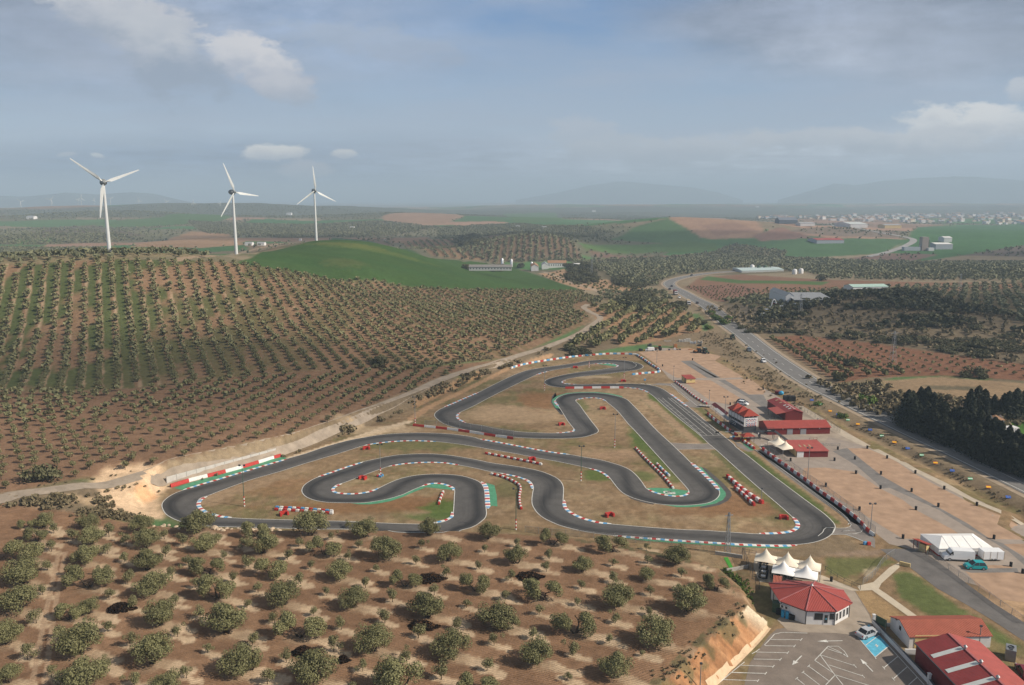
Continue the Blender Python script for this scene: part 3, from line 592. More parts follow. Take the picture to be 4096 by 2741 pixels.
# grass around the restaurant and along the access road
for w, pts, col in [('I',[(560,615),(1000,615),(1100,650),(900,720),(700,770),(560,740)],(.12,.13,.05)),('I',[(1060,740),(1160,720),(1260,760),(1500,950),(1800,1130),(2000,1270),(1960,1300),(1700,1170),(1500,1110),(1300,1030),(1100,900)],(.095,.125,.042)),
    ('I',[(760,860),(900,860),(1240,1120),(900,1060)],(.34,.23,.12)),('I',[(300,560),(1000,560),(960,610),(500,605),(-300,580)],(.26,.19,.135)),('G',[(1330,1290),(1750,1150),(1960,1170),(2200,1310),(1500,1440),(900,1400)],(.20,.15,.095)),
    ('I',[(840,730),(930,680),(960,700),(870,770)],(.50,.40,.27)),('I',[(1640,930),(2043,1180),(2043,940),(1800,900)],(.42,.28,.17))]:
    lay(W_(w, pts), col, .8, .9, .8)
# soft wear everywhere
n = fbm(GX/6, GY/6, 4, 81)[..., None]*.5+fbm(GX/60, GY/60, 4, 82)[..., None]*.5; COLR *= (.68+.64*n)
TM = terrain_mat()
nr, nc = GX.shape; i = np.arange(nr-1)[:, None]*nc+np.arange(nc-1); F = np.stack([i, i+1, i+nc+1, i+nc], -1).reshape(-1, 4)
ter = mesh_np('terrain', np.stack([GX, GY, HZ], -1).reshape(-1, 3), F, TM, smooth=True, attrs={'col': ('FLOAT_COLOR', np.concatenate([COLR, np.ones(GX.shape+(1,), np.float32)], -1)), 'till': ('FLOAT', TILL)})
tag(ter, kind='structure')
# distant mountain ranges
def range_(name, pts, t, depth, seed):
    n = 260; px = np.linspace(pts[0][0], pts[-1][0], n); py = np.interp(px, [p[0] for p in pts], [p[1] for p in pts])
    V = []; m = 9
    for j in range(m):
        f = j/(m-1); tt = t+depth*(f-.5)
        for k in range(n):
            a, b, c = ray(px[k], py[k]); top = CAMH+c*t; h = (1-abs(2*f-1)**1.3); z = -14+(top+14)*h*(1+.10*(fbm(px[k]/23., f*5, 4, seed)-.5)*(1 if h < 1 else .5))
            V.append((a*tt, b*tt, z))
    i = np.arange(m-1)[:, None]*n+np.arange(n-1); F = np.stack([i, i+1, i+n+1, i+n], -1).reshape(-1, 4)
    return tag(mesh_np(name, V, F, paint('mountain_rock', (.10, .11, .09), .95, .05, .3, .002), smooth=True), kind='structure')
range_('mountains', [(1780,458),(1850,438),(1910,420),(1960,424),(2010,416),(2090,408),(2200,404),(2300,410),(2420,420),(2600,445),(2800,458)], 13000, 3000, 3)
range_('mountains', [(1180,458),(1280,440),(1350,424),(1420,415),(1500,422),(1580,428),(1640,440),(1700,458)], 15000, 2500, 4)
range_('mountains', [(-300,458),(-100,446),(60,450),(150,441),(220,445),(300,440),(350,443),(400,455),(450,466),(470,470)], 10000, 2000, 5)
# ------------------------------------------------------------------ racetrack
LE = []; RE = []
# driver heads down the start straight; image-left edge first, then image-right edge, in the same order all the way round
for w, pts in [('F',[(410,700),(600,870),(800,1040),(1000,1200),(1180,1345),(1300,1460)]),('E',[(1350,285),(1500,420),(1700,600),(1900,775),(2100,945),(2250,1080)]),('G',[(1290,960),(1325,1005),(1310,1040),(1260,1075),(1180,1105),(1050,1120),(780,1125),(600,1115),(300,1095),(0,1075)]),
    ('E',[(1000,1232),(600,1205),(300,1180)]),('D',[(1890,1165),(1750,1150),(1600,1115),(1500,1080),(1420,1035),(1370,995),(1340,960),(1327,920),(1325,880),(1330,780),(1325,720),(1300,670),(1250,625),(1180,590),(1060,545),(900,510),(750,485),(500,450),(250,400)]),
    ('B',[(1757,360),(1550,342),(1350,343),(1150,355),(1000,378),(900,400),(740,435),(500,520),(210,615),(110,665),(50,710),(22,765),(32,805),(80,850),(170,885),(300,908),(430,915),(590,917),(750,915),(900,895),(1050,865),(1200,820),(1320,765),(1430,720),(1500,693),(1570,685),(1650,690),(1720,705),(1780,730),(1808,755),(1808,850),(1803,950),(1795,1050),(1785,1085),(1740,1115),(1680,1140),(1550,1160),(1400,1165),(1100,1158),(900,1150),(600,1135),(300,1128)]),
    ('A',[(2000,1128),(1500,1112),(1200,1105),(960,1092),(850,1085),(750,1060),(680,1030),(620,1000),(575,955),(557,910),(575,875),(615,850),(670,835),(800,785),(1000,710),(1200,640),(1500,555),(1800,460),(2100,370)]),
    ('B',[(400,355),(586,295),(750,245),(850,225),(1000,205),(1200,190),(1400,187),(1590,197),(1757,215),(1900,233),(2100,265)]),('D',[(400,275),(600,310),(800,345),(1000,385),(1200,420),(1400,460),(1630,510),(1720,530),(1800,565),(1850,600),(1885,640),(1930,700),(1990,770),(2050,815),(2150,860),(2250,890)]),
    ('E',[(600,915),(730,935),(850,943),(1000,945),(1150,935),(1270,915),(1350,880),(1400,820),(1395,770),(1340,700),(1250,600),(1150,500),(1060,440),(1000,380),(905,290),(820,210),(700,100),(600,0)]),
    ('C',[(2050,625),(1950,520),(1880,460),(1780,430),(1700,415),(1600,405),(1500,403),(1400,407),(1320,418),(1260,440),(1225,470),(1225,500),(1250,530),(1290,590),(1340,670),(1390,735),(1402,755),(1390,768),(1340,775),(1230,782),(1100,780),(900,770),(700,745),(550,715),(380,685),(330,660),(300,630),(302,608),(328,588),(450,530),(600,450),(800,350),(1000,255),(1100,215),(1250,183),(1400,160),(1580,133),(1650,128),(1740,130),(1795,142),(1812,152),(1780,164),(1700,177),(1600,190),(1500,203),(1400,217),(1300,235),(1220,255),(1150,275),(1120,298),(1130,320),(1180,340),(1250,350),(1320,355),(1500,356),(1700,354),(1860,352),(1980,362),(2050,380)])]:
    LE += W_(w, pts)
for w, pts in [('F',[(690,680),(840,790),(985,890),(1120,1000),(1300,1150),(1530,1340),(1700,1480)]),('E',[(1590,260),(1750,380),(1950,540),(2150,690),(2343,835)]),('G',[(1500,740),(1650,850),(1740,930),(1790,990),(1805,1030),(1795,1075),(1770,1115),(1700,1170),(1600,1215),(1480,1245),(1300,1266),(1100,1270),(860,1266),(600,1256),(400,1246),(200,1236),(0,1224)]),
    ('E',[(1100,1360),(800,1342),(500,1320),(300,1305)]),('D',[(1900,1297),(1757,1280),(1600,1258),(1450,1225),(1300,1185),(1200,1145),(1100,1095),(1030,1040),(985,980),(963,930),(960,870),(970,790),(978,755),(975,720),(955,680),(910,645),(850,625),(780,605),(680,582),(590,565),(450,545),(300,510)]),
    ('B',[(1870,475),(1700,452),(1550,445),(1400,447),(1250,458),(1040,490),(900,535),(700,610),(500,685),(440,700),(400,725),(375,755),(390,785),(430,800),(520,812),(620,812),(720,805),(830,780),(920,745),(1000,705),(1100,660),(1200,625),(1350,595),(1500,582),(1650,580),(1800,588),(1900,602),(2000,628),(2100,670),(2150,730),(2170,850),(2180,980),(2185,1040),(2170,1090),(2130,1130),(2060,1180),(1985,1212),(1880,1240),(1700,1258),(1400,1265),(1100,1255),(700,1240),(300,1225)]),
    ('A',[(2000,1228),(1500,1212),(1200,1205),(1000,1200),(800,1195),(600,1182),(450,1162),(370,1140),(270,1100),(190,1050),(150,990),(140,950),(150,910),(200,860),(280,810),(390,767),(600,700),(800,640),(1000,580),(1300,490),(1600,400),(1800,345),(2050,260)]),
    ('B',[(586,180),(750,150),(900,125),(1100,105),(1300,97),(1500,97),(1750,108),(1900,125),(2050,150)]),('D',[(350,170),(600,213),(800,250),(1000,290),(1200,325),(1400,350),(1600,385),(1750,410),(1870,440),(2000,480),(2100,525),(2180,590),(2240,660),(2280,720)]),
    ('E',[(545,748),(620,785),(700,810),(800,828),(900,838),(970,832),(1020,812),(1042,790),(1035,765),(1000,720),(900,610),(800,500),(700,390),(600,280),(500,170),(400,60),(340,0)]),
    ('C',[(1800,570),(1705,490),(1690,475),(1650,460),(1600,452),(1550,450),(1480,453),(1430,463),(1412,475),(1450,520),(1500,590),(1560,670),(1600,720),(1625,760),(1610,780),(1560,800),(1480,820),(1350,830),(1150,832),(950,828),(800,818),(650,800),(500,775),(350,745),(250,720),(170,690),(120,655),(90,620),(95,595),(130,565),(180,540),(350,465),(500,400),(600,350),(750,275),(850,230),(950,195),(1050,175),(1150,160),(1300,140),(1400,125),(1500,108),(1600,97),(1700,93),(1800,97),(1900,105),(1970,118),(2020,135),(2045,155),(2025,177),(1980,190),(1900,202),(1800,213),(1700,227),(1600,236),(1500,247),(1400,260),(1340,273),(1300,288),(1285,300),(1300,314),(1340,322),(1420,325),(1600,322),(1800,319),(1950,319),(2100,330),(2170,345),(2240,375)])]:
    RE += W_(w, pts)
LEg = smooth_curve([p[:2] for p in gpts(LE)], .8, True); REg = smooth_curve([p[:2] for p in gpts(RE)], .8, True)
def pair_up(A, B):                      # order-keeping match of the two edges (dynamic time warping on a coarse set)
    a = A[::4]; b = B[::4]; n, m = len(a), len(b)
    D = np.hypot(a[:, None, 0]-b[None, :, 0], a[:, None, 1]-b[None, :, 1])
    S = np.full((n, m), 1e18); S[0, :6] = D[0, :6]
    Bk = np.zeros((n, m), np.int8); Dl = D.tolist(); Sl = S.tolist()
    for i in range(n):
        r = Sl[i]; p = Sl[i-1] if i else None; d = Dl[i]
        lo = max(0, int(i*m/n)-90); hi = min(m, int(i*m/n)+90)
        for j in range(lo, hi):
            best = r[j] if (i == 0 and j < 6) else 1e18; k = 0
            if i and p[j] < best: best = p[j]+d[j]; k = 1
            if j and r[j-1]+d[j] < best: best = r[j-1]+d[j]; k = 2
            if i and j and p[j-1]+d[j]*1.2 < best: best = p[j-1]+d[j]*1.2; k = 3
            r[j] = best; Bk[i, j] = k
    i, j = n-1, m-1; out = []
    while True:
        out.append((i, j)); k = Bk[i, j]
        if k == 1: i -= 1
        elif k == 2: j -= 1
        elif k == 3: i -= 1; j -= 1
        else: break
        if i < 0 or j < 0: break
    return np.array(out[::-1])
PR = pair_up(LEg, REg)
pm = PR.sum(1); ia = np.interp(np.arange(pm[0], pm[-1], .7), pm, PR[:, 0])*4; ib = np.interp(np.arange(pm[0], pm[-1], .7), pm, PR[:, 1])*4
def at_(A, q): return np.c_[np.interp(q, np.arange(len(A)), A[:, 0]), np.interp(q, np.arange(len(A)), A[:, 1])]
k_ = np.ones(9)/9
ia = np.convolve(np.pad(ia, 4, 'edge'), k_, 'valid'); ib = np.convolve(np.pad(ib, 4, 'edge'), k_, 'valid')
TL, TR = at_(LEg, ia), at_(REg, ib); TL = np.vstack([TL, TL[:1]]); TR = np.vstack([TR, TR[:1]])
TC = (TL+TR)/2
tg = np.roll(TC, -3, 0)-np.roll(TC, 3, 0); th = np.unwrap(np.arctan2(tg[:, 1], tg[:, 0])); ds = np.linalg.norm(tg, axis=1)/6+.05
kap = (np.roll(th, -4)-np.roll(th, 4))/(8*ds); kap[:8] = 0; kap[-8:] = 0
def ksm(a, n): return np.convolve(np.pad(a, n, 'wrap'), np.hanning(2*n+1)/np.hanning(2*n+1).sum(), 'valid')
kap = ksm(np.clip(kap, -.12, .12), 14); line = .5-np.clip(kap*7, -.27, .27)*1.; heavy = np.clip(np.abs(kap)*16, .0, 1); heavy = ksm(heavy, 24)
line = ksm(line, 12)
NCOL = 15; us = np.linspace(0, 1, NCOL)
XY = TL[:, None, :]*(1-us)[None, :, None]+TR[:, None, :]*us[None, :, None]
Z = hgrid(XY[..., 0], XY[..., 1])+.06
s_ = np.r_[0, np.cumsum(np.linalg.norm(np.diff(TC, axis=0), axis=1))]
rub = np.exp(-((us[None, :]-line[:, None])/.22)**2)*(.42+.58*heavy[:, None])
n_ = len(TC); i = np.arange(n_-1)[:, None]*NCOL+np.arange(NCOL-1); F = np.stack([i, i+NCOL, i+NCOL+1, i+1], -1).reshape(-1, 4)
trk = mesh_np('racetrack', np.concatenate([XY, Z[..., None]], -1).reshape(-1, 3), F, asphalt('track_asphalt', (.100, .094, .089)), attrs={'rub': ('FLOAT', rub.ravel())}, uv=np.stack(np.broadcast_arrays(us[None, :], s_[:, None]), -1).reshape(-1, 2))
tag(trk, kind='structure')
M_WHITE = paint('white_paint', (.70, .69, .66), .6, .3, .12, 2.0, dirt=.35); M_RED = paint('red_paint', (.45, .035, .028), .55, .35, .18, 2., dirt=.2); M_BLUE = paint('blue_paint', (.10, .31, .54), .55, .35, .15, 2., dirt=.2)
M_GREEN = paint('green_runoff_paint', (.080, .265, .150), .7, .25, .22, .8, dirt=.3); M_LINE = paint('road_line_paint', (.60, .59, .55), .7, .2, .25, 3.)
M_OLDASPH = asphalt('old_grey_asphalt', (.21, .185, .165), False, .16); M_DARKASPH = asphalt('dark_side_asphalt', (.085, .078, .074), False, .3)
def st(o): return tag(o, kind='structure')
for nm, E_ in (('left', LEg), ('right', REg)):
    st(ribbon('edge_line', E_, .09, .09, M_LINE, .085))
# painted kerbs: runs of white / red / white / blue blocks along the track edge
def kerb(w, pts, wid=1.0, side=0, seg=.95, taper=True, cols=('w', 'r', 'w', 'b'), h=.11):
    wid *= .86
    C = smooth_curve([p[:2] for p in gw_(w, pts)], seg/2); n = len(C); f = np.ones(n)
    if taper: f = np.clip(np.minimum(np.arange(n), np.arange(n)[::-1])/4+.25, 0, 1)
    wl = wid*f*(1 if side > 0 else .5 if side == 0 else .0); wr = wid*f*(1 if side < 0 else .5 if side == 0 else 0.)
    mp = {'w': 0, 'r': 1, 'b': 2}; N = normals2(C)
    V = []; F = []; mi = []
    for k in range(n):                   # low hump profile: two edges on the ground, raised middle
        x, y = C[k, :2]; a = Vector((x+N[k, 0]*wl[k], y+N[k, 1]*wl[k])); b = Vector((x-N[k, 0]*wr[k], y-N[k, 1]*wr[k]))
        for u, hh in ((0, .07), (.18, h), (.82, h), (1, .07)):
            q = a.lerp(b, u); V.append((q.x, q.y, gz_(q.x, q.y)+hh))
    for k in range(n-1):
        c = mp[cols[(k//2) % len(cols)]]
        for u in range(3): F.append((k*4+u, k*4+4+u, k*4+5+u, k*4+1+u)); mi.append(c)
    return st(mesh_np('painted_kerb', V, F, [M_WHITE, M_RED, M_BLUE], mi=mi))
for w, pts, wd in [('A',[(390,763),(600,698),(800,640),(1000,580),(1300,490),(1600,402)],1.1),('A',[(670,842),(610,868),(570,920),(580,965),(640,1015),(750,1055),(860,1080),(960,1086)],1.2),('B',[(210,612),(400,548),(560,492),(735,437)],1.0),
    ('B',[(490,692),(420,722),(385,757),(410,790),(520,808),(660,808),(780,792),(870,765),(920,743)],1.0),('B',[(1040,487),(1200,460),(1400,444),(1550,441),(1700,448),(1870,474)],.9),('B',[(755,243),(900,217),(1080,198),(1250,189),(1400,189),(1595,197)],.9),
    ('B',[(1425,722),(1500,697),(1580,687),(1660,692),(1750,720),(1795,745),(1790,772)],1.0),('B',[(1780,1022),(1775,1080),(1720,1110),(1640,1135),(1540,1153)],1.0),('B',[(2125,668),(2165,705),(2185,770),(2195,880),(2203,985)],1.5),
    ('D',[(350,168),(600,212),(800,250),(1000,289),(1200,323),(1396,348)],1.0),('D',[(590,570),(760,603),(850,630),(910,658),(950,700),(965,755)],.9),('D',[(1625,510),(1740,542),(1820,585),(1870,632)],.9),('D',[(1340,885),(1342,950),(1380,1005),(1450,1050),(1550,1095),(1650,1125),(1770,1150),(1890,1160)],1.1),
    ('E',[(556,752),(620,785),(700,810),(800,829),(900,838),(980,830),(1030,805),(1040,782)],.9),('E',[(1066,443),(1150,515),(1250,610),(1340,700),(1395,770)],1.3),('G',[(1235,897),(1290,960),(1305,1010),(1270,1060),(1180,1096),(1000,1115),(785,1118)],1.2),
    ('E',[(160,1302),(300,1314),(600,1335),(900,1358),(1200,1378),(1500,1398),(1800,1412),(2100,1420),(2310,1412)],1.2),('C',[(180,538),(350,464),(500,400)],1.0),('C',[(328,590),(302,615),(310,645),(378,684)],1.0),('C',[(1040,237),(1090,218),(1150,203)],.9),
    ('C',[(1230,780),(1340,772),(1395,758),(1390,740)],.8),('C',[(1412,475),(1450,460),(1550,450),(1640,457),(1700,482)],.9),('C',[(1213,478),(1225,500),(1250,530)],1.1),('C',[(1575,134),(1660,128),(1750,132),(1805,146),(1790,163)],.9),('C',[(1320,290),(1285,300),(1310,316),(1420,325)],.9),
    ('C',[(1870,354),(1980,362),(2050,380),(2100,405)],.9),('F',[(700,680),(840,785),(980,890)],1.1)]:
    kerb(w, pts, wd)
# green run-off strips and lawns beside the kerbs
def area(w, pts, mat, h=.045, nm='green_runoff', sm=True):
    P = [p[:2] for p in gw_(w, pts)]
    return st(sheet(nm, P, mat, h, step=6))
for w, pts in [('A',[(280,740),(500,670),(1000,535),(1530,368),(1610,395),(1400,462),(1000,580),(390,768)]),('B',[(590,917),(750,913),(900,893),(1050,862),(1200,817),(1320,762),(1420,722),(1470,735),(1330,790),(1200,848),(1050,898),(900,925),(800,934),(680,932)]),
    ('B',[(1430,726),(1500,700),(1580,688),(1660,695),(1750,722),(1800,765),(1600,745)]),('B',[(2180,680),(2278,708),(2305,830),(2313,958),(2255,948),(2215,965),(2205,850)]),('E',[(545,745),(650,738),(820,745),(1040,775),(1030,810),(960,832),(880,838),(780,828),(650,800)]),
    ('E',[(1140,485),(1190,498),(1290,610),(1400,710),(1470,790),(1475,830),(1440,880),(1350,925),(1200,955),(1050,967),(900,965),(725,935),(850,943),(1000,944),(1150,935),(1270,913),(1350,878),(1400,822),(1395,770),(1300,660),(1200,550)]),
    ('E',[(230,1318),(600,1342),(1000,1370),(1400,1395),(1800,1415),(2280,1420),(2200,1450),(1800,1438),(1400,1418),(900,1388),(500,1358)]),
    ('C',[(1855,450),(1780,430),(1600,405),(1480,403),(1330,416),(1250,445),(1222,478),(1235,510),(1268,553),(1225,545),(1190,490),(1195,462),(1240,430),(1330,405),(1450,396),(1600,395),(1750,412),(1845,434)]),('C',[(1620,132),(1740,132),(1800,145),(1795,158),(1720,148)]),('J',[(700,715),(730,718),(820,785),(790,788)])]:
    area(w, pts, M_GREEN)
for w, pts in [('E',[(1195,500),(1230,505),(1350,600),(1450,690),(1530,780),(1545,830),(1500,890),(1400,940),(1250,970),(1150,978),(1200,955),(1350,925),(1440,880),(1478,830),(1470,790),(1400,710),(1290,610)]),('E',[(330,840),(450,885),(630,925),(630,937),(480,905),(360,865)]),
    ('C',[(1222,400),(1190,440),(1180,490),(1215,545),(1275,610),(1300,605),(1230,545),(1190,490),(1195,462)])]:
    area(w, pts, M_DARKASPH, .03, 'asphalt_shoulder')
# link roads, pit lane, marking of the grid
for w, pts in [('E',[(825,213),(1010,222),(1270,226),(1345,285),(1000,288),(905,292)]),('F',[(405,545),(520,520),(700,525),(790,510),(870,580),(1000,700),(1200,850),(1330,870),(1160,905),(985,895),(930,820),(1010,805),(900,700),(700,560)]),
    ('J',[(590,650),(640,705),(690,715),(800,790),(880,790),(1000,870),(1400,1160),(1800,1440),(1990,1562),(1900,1562),(1830,1530),(1400,1230),(1050,970),(840,790),(760,800),(650,745)]),
    ('G',[(730,0),(900,120),(1200,340),(1500,570),(1800,800),(1960,930),(2020,1000),(2000,1035),(1900,1050),(1800,1048),(1790,1090),(1750,1135),(1930,1132),(2100,1190),(2335,1310),(2335,1190),(2200,1060),(2130,960),(1950,820),(1500,490),(1200,275),(950,75),(860,0)])]:
    area(w, pts, M_OLDASPH, .02, 'link_road')
def lines(w, segs, wd=.14, h=.10, mat=None, nm='painted_line'):
    mb = MB()
    for s in segs:
        C = smooth_curve([p[:2] for p in gw_(w, s)], 1.5) if len(s) > 2 else np.array([p[:2] for p in gw_(w, s)]); 
        if len(C) == 2: C = np.linspace(C[0], C[1], max(int(np.linalg.norm(C[1]-C[0])/3), 1)+1)
        N = normals2(C); V = []
        for k in range(len(C)):
            for sg in (1, -1): x, y = C[k]+N[k]*wd/2*sg; V.append((x, y, gz_(x, y)+h))
        mb.add(V, [(2*k, 2*k+2, 2*k+3, 2*k+1) for k in range(len(C)-1)])
    return st(mb.build(nm, mat or M_LINE, fix=False))
gl = [[(520,755),(1195,1340)],[(580,750),(1280,1340)],[(670,750),(1385,1340)],[(720,755),(1480,1340)],[(1170,1348),(1525,1338)]]
gl += [[(525+k*61, 765+k*53), (575+k*63.5, 760+k*53)] if k > 0 else [(560,790),(600,785)] for k in range(0, 11)]
gl += [[(700+k*69, 768+k*53), (745+k*69, 766+k*53)] for k in range(0, 11)]
lines('F', gl, .13)
lines('E', [[(825,213),(1010,222),(1270,226)],[(905,290),(1000,287),(1345,285)]], .14); lines('F', [[(400,548),(700,560),(850,680),(1010,805)],[(720,540),(900,690),(1130,880)]], .14)
lines('G', [[(735,0),(1200,340),(1500,570),(1800,800),(1960,930),(2018,1005),(1990,1035),(1900,1050),(1680,1043),(1640,1100),(1575,1155)],[(1750,1135),(1930,1132),(2100,1190),(2300,1285)],[(1800,1040),(1770,1110)],[(1890,1090),(2070,1075)],[(1960,1130),(2080,1122),(2150,1100),(2175,1065)]], .15)
lines('G', [[(1890,1088),(1930,1078),(1930,1090),(1890,1088)]], .3)
lines('C', [[(1790,322),(1840,319)],[(2020,318),(2060,320)],[(2075,320),(2120,330)]], .5)
lines('C', [[(1950,118),(1980,140),(1960,165),(1900,180)]], .14)
lines('J', [[(830,780),(1400,1190),(1820,1530),(1800,1562)]], .16); lines('J', [[(900,730),(890,760),(990,840)],[(920,640),(985,680),(975,705),(900,740),(880,760)]], .14)
# white monogram on the green lawn
lines('E', [[(755,805),(755,780),(800,780)],[(760,808),(885,812)],[(800,778),(800,800)],[(835,780),(805,795),(840,806)],[(880,795),(845,790),(842,800),(880,806)],[(790,793),(835,780)]], .42)
# ------------------------------------------------------------------ highway, farm track, paddock
HW = W_('M', [(1819,1420),(1450,1220),(1000,985),(600,775),(330,640),(150,545)])[::1]
HWL = [(2500,1190),(2430,1160)]+W_('M', [(1819,1370),(1400,1155),(1000,935),(600,725),(300,575),(0,430+90)])+W_('J', [(1900,360),(1600,215)])+W_('N', [(1880,1500),(1580,1290),(1330,1090),(1080,870),(900,720),(700,570),(590,510),(545,480),(550,440),(640,390),(800,350),(1000,325),(1200,307),(1350,300)])
HWC = smooth_curve([p[:2] for p in gpts([(2560,1215),(2440,1155),(2343,1108),(2210,1045),(2070,980),(1930,913),(1830,860),(1760,812),(1700,765),(1645,722),(1600,690),(1560,668),(1537,657),(1531,648),(1545,640),(1590,630),(1640,624),(1700,620),(1790,612)])], 4)
hw_mat = asphalt('highway_asphalt', (.165, .158, .152), False, .12)
sh_mat = paint('gravel_verge', (.33, .26, .19), .95, .1, .2, .6)
st(ribbon('road_verge', HWC, 7.6, 7.6, sh_mat, .05, 3)); st(ribbon('highway', HWC, 5.6, 5.6, hw_mat, .12, 5))
for off in (4.6, -4.6): 
    N = normals2(HWC); st(ribbon('road_edge_line', HWC+N*off, .12, .12, M_LINE, .17))
mb = MB(); N = normals2(HWC); k = 0
while k < len(HWC)-2:
    a, b = HWC[k], HWC[k+1]; n = N[k]
    if HWC[k][1] < 190: b = HWC[k+1]
    V = [(p[0]+n[0]*s, p[1]+n[1]*s, gz_(p[0], p[1])+.17) for p in (a, b) for s in (.09, -.09)]; mb.add(V, [(0, 2, 3, 1)])
    k += 1 if HWC[k][1] < 215 else 3
st(mb.build('lane_dashes', M_LINE, fix=False))
FTC = smooth_curve([p[:2] for p in gpts([(-120,1168),(0,1143),(200,1112),(390,1077),(640,1020),(740,985),(830,947),(920,910),(1000,874),(1090,843),(1180,817),(1250,795),(1300,776),(1345,752),(1370,735),(1372,726),(1350,714),(1336,704),(1345,697)])], 2)
FTC[:, :2] += normals2(FTC)*((vnoise(np.arange(len(FTC))/9., 0*FTC[:, 0], 5)-.5)*1.2)[:, None]
st(ribbon('farm_track', FTC, 1.8+.4*vnoise(np.arange(len(FTC))/5., 0*FTC[:, 0], 6), 1.8+.4*vnoise(np.arange(len(FTC))/5., 0*FTC[:, 0], 7), paint('farm_track_gravel', (.31, .255, .20), .95, .1, .22, .35), .09, 3))
far_road = smooth_curve([p[:2] for p in gpts([(1985,588),(2040,575),(2090,552),(2080,545),(2010,532),(1960,522),(1900,512)])], 12); st(ribbon('road', far_road, 6, 6, paint('far_road', (.30, .29, .28), .9, .1, .1, .05), .5, 3))
# paddock: pinkish gravel with grey tarmac lanes
G_GRAV = paint('paddock_gravel', (.375, .252, .172), .95, .1, .2, .35, dirt=.3)
G_CONC = paint('pale_concrete', (.44, .375, .295), .9, .15, .14, .5, dirt=.2); G_TAR = asphalt('paddock_tarmac', (.185, .170, .158), False, .22); G_LTAR = asphalt('worn_paddock_tarmac', (.30, .25, .21), False, .15)
G_CON2 = paint('worn_concrete', (.33, .275, .22), .9, .15, .18, .4, dirt=.35)
PAD = [(1465,808),(1500,795),(1575,800),(1625,820),(1690,862),(1760,895),(1850,950),(2000,1030),(2170,1115),(2343,1200),(2480,1275),(2480,1560),(2343,1370),(2200,1330),(2105,1262),(2035,1245),(1965,1190),(1850,1105),(1720,1010),(1600,915),(1530,865),(1500,830)]
st(sheet('paddock', wpoly(PAD), G_LTAR, .012, step=12))
def pa(w, pts, mat, h, nm): return area(w, pts, mat, h, nm)
for w, pts in [('F',[(220,40),(1000,-30),(1500,100),(1400,170),(870,175),(1290,440),(810,440),(560,290),(420,180)]),('F',[(1060,175),(1400,165),(1860,430),(1500,440)]),('F',[(1110,470),(1340,475),(1780,740),(1960,850),(1700,870),(1600,850),(1340,800),(970,530)]),('F',[(1560,465),(1960,455),(2200,640),(2160,695),(1930,695)])]:
    pa(w, pts, G_GRAV, .02, 'gravel_bay')
WIN['y'] = (3400, 1850, 1.572)
for w, pts in [('y',[(-18,-88),(108,-88),(270,-20),(410,75),(590,170),(795,275),(1094,418),(1250,495),(1250,500),(1094,487),(880,482),(740,385),(560,285),(385,190),(200,85),(80,-10)]),('y',[(-289,36),(-157,33),(36,60),(190,165),(330,235),(415,300),(640,420),(725,475),(700,490),(500,490),(330,478),(200,400),(60,310),(-60,235),(-300,81)]),
    ('y',[(960,515),(1094,512),(1250,600),(1250,690),(1094,590)]),('y',[(690,640),(1000,650),(1060,690),(1130,720),(1250,820),(1250,1000),(1094,880),(930,860),(800,775)])]:
    pa(w, pts, G_GRAV, .02, 'gravel_bay')
for w, pts in [('F',[(870,175),(960,170),(1470,440),(1340,440),(1280,435)]),('F',[(960,170),(1070,170),(1490,435),(1400,430)]),('F',[(1450,470),(1560,468),(1940,700),(2180,700),(2343,820),(2343,890),(2140,890),(1900,730)]),('y',[(-110,-70),(-18,-90),(80,-10),(200,85),(385,190),(560,285),(740,385),(880,482),(960,510),(1094,600),(1250,700),(1250,760),(1094,645),(1000,562),(870,482),(740,412),(560,300),(380,218),(250,160),(205,165),(40,20)]),('y',[(690,672),(760,668),(1050,665),(1060,692),(760,695)])]:
    pa(w, pts, G_TAR, .026, 'tarmac_lane')
for w, pts in [('J',[(920,210),(1000,205),(1120,290),(1330,330),(1600,500),(1850,640),(2040,740),(1980,745),(1600,640),(1560,700),(1450,700),(1400,640),(900,600),(880,480),(1000,350)])]:
    pa(w, pts, G_CON2, .030, 'shed_yard')
for w, pts in [('y',[(270,-20),(410,62),(600,160),(800,262),(1094,408),(1250,485),(1250,460),(1094,385),(800,240),(610,132),(420,42),(350,0)]),('J',[(2050,780),(2120,775),(2343,890),(2343,920)]),('J',[(1280,330),(1330,325),(1620,500),(1860,640),(2040,740),(1960,745),(1580,560)])]:
    pa(w, pts, G_CONC, .034, 'concrete_apron')
# access road, forecourt and car park round the restaurant
pa('I', [(970,555),(1200,550),(1330,600),(1500,720),(1640,830),(1820,960),(2043,1100),(2250,1240),(2250,1380),(2043,1240),(1800,1080),(1600,960),(1400,850),(1230,720),(1190,690),(1110,650)], asphalt('access_road_asphalt', (.135, .125, .118), False, .22), .03, 'access_road')
pa('I', [(800,830),(920,800),(1040,690),(1110,655),(1115,690),(980,810),(960,850),(1020,890),(1340,1120),(1270,1120),(910,860),(820,865)], paint('footpath_concrete', (.50, .43, .33), .9, .15, .1, .6, dirt=.15), .035, 'footpath')
pa('I', [(200,1150),(420,1120),(780,860),(900,1050),(920,1100),(1340,1568),(1400,1640),(-60,1640),(0,1400),(140,1200)], asphalt('car_park_asphalt', (.20, .165, .138), False, .22), .02, 'car_park')
pa('I', [(200,1080),(560,800),(780,870),(890,1050),(910,1110),(830,1200),(640,1180),(420,1175),(280,1160)], G_CON2, .027, 'forecourt')
pa('I', [(30,640),(540,750),(820,865),(640,860),(130,800),(70,800),(30,700)], G_CONC, .022, 'terrace')
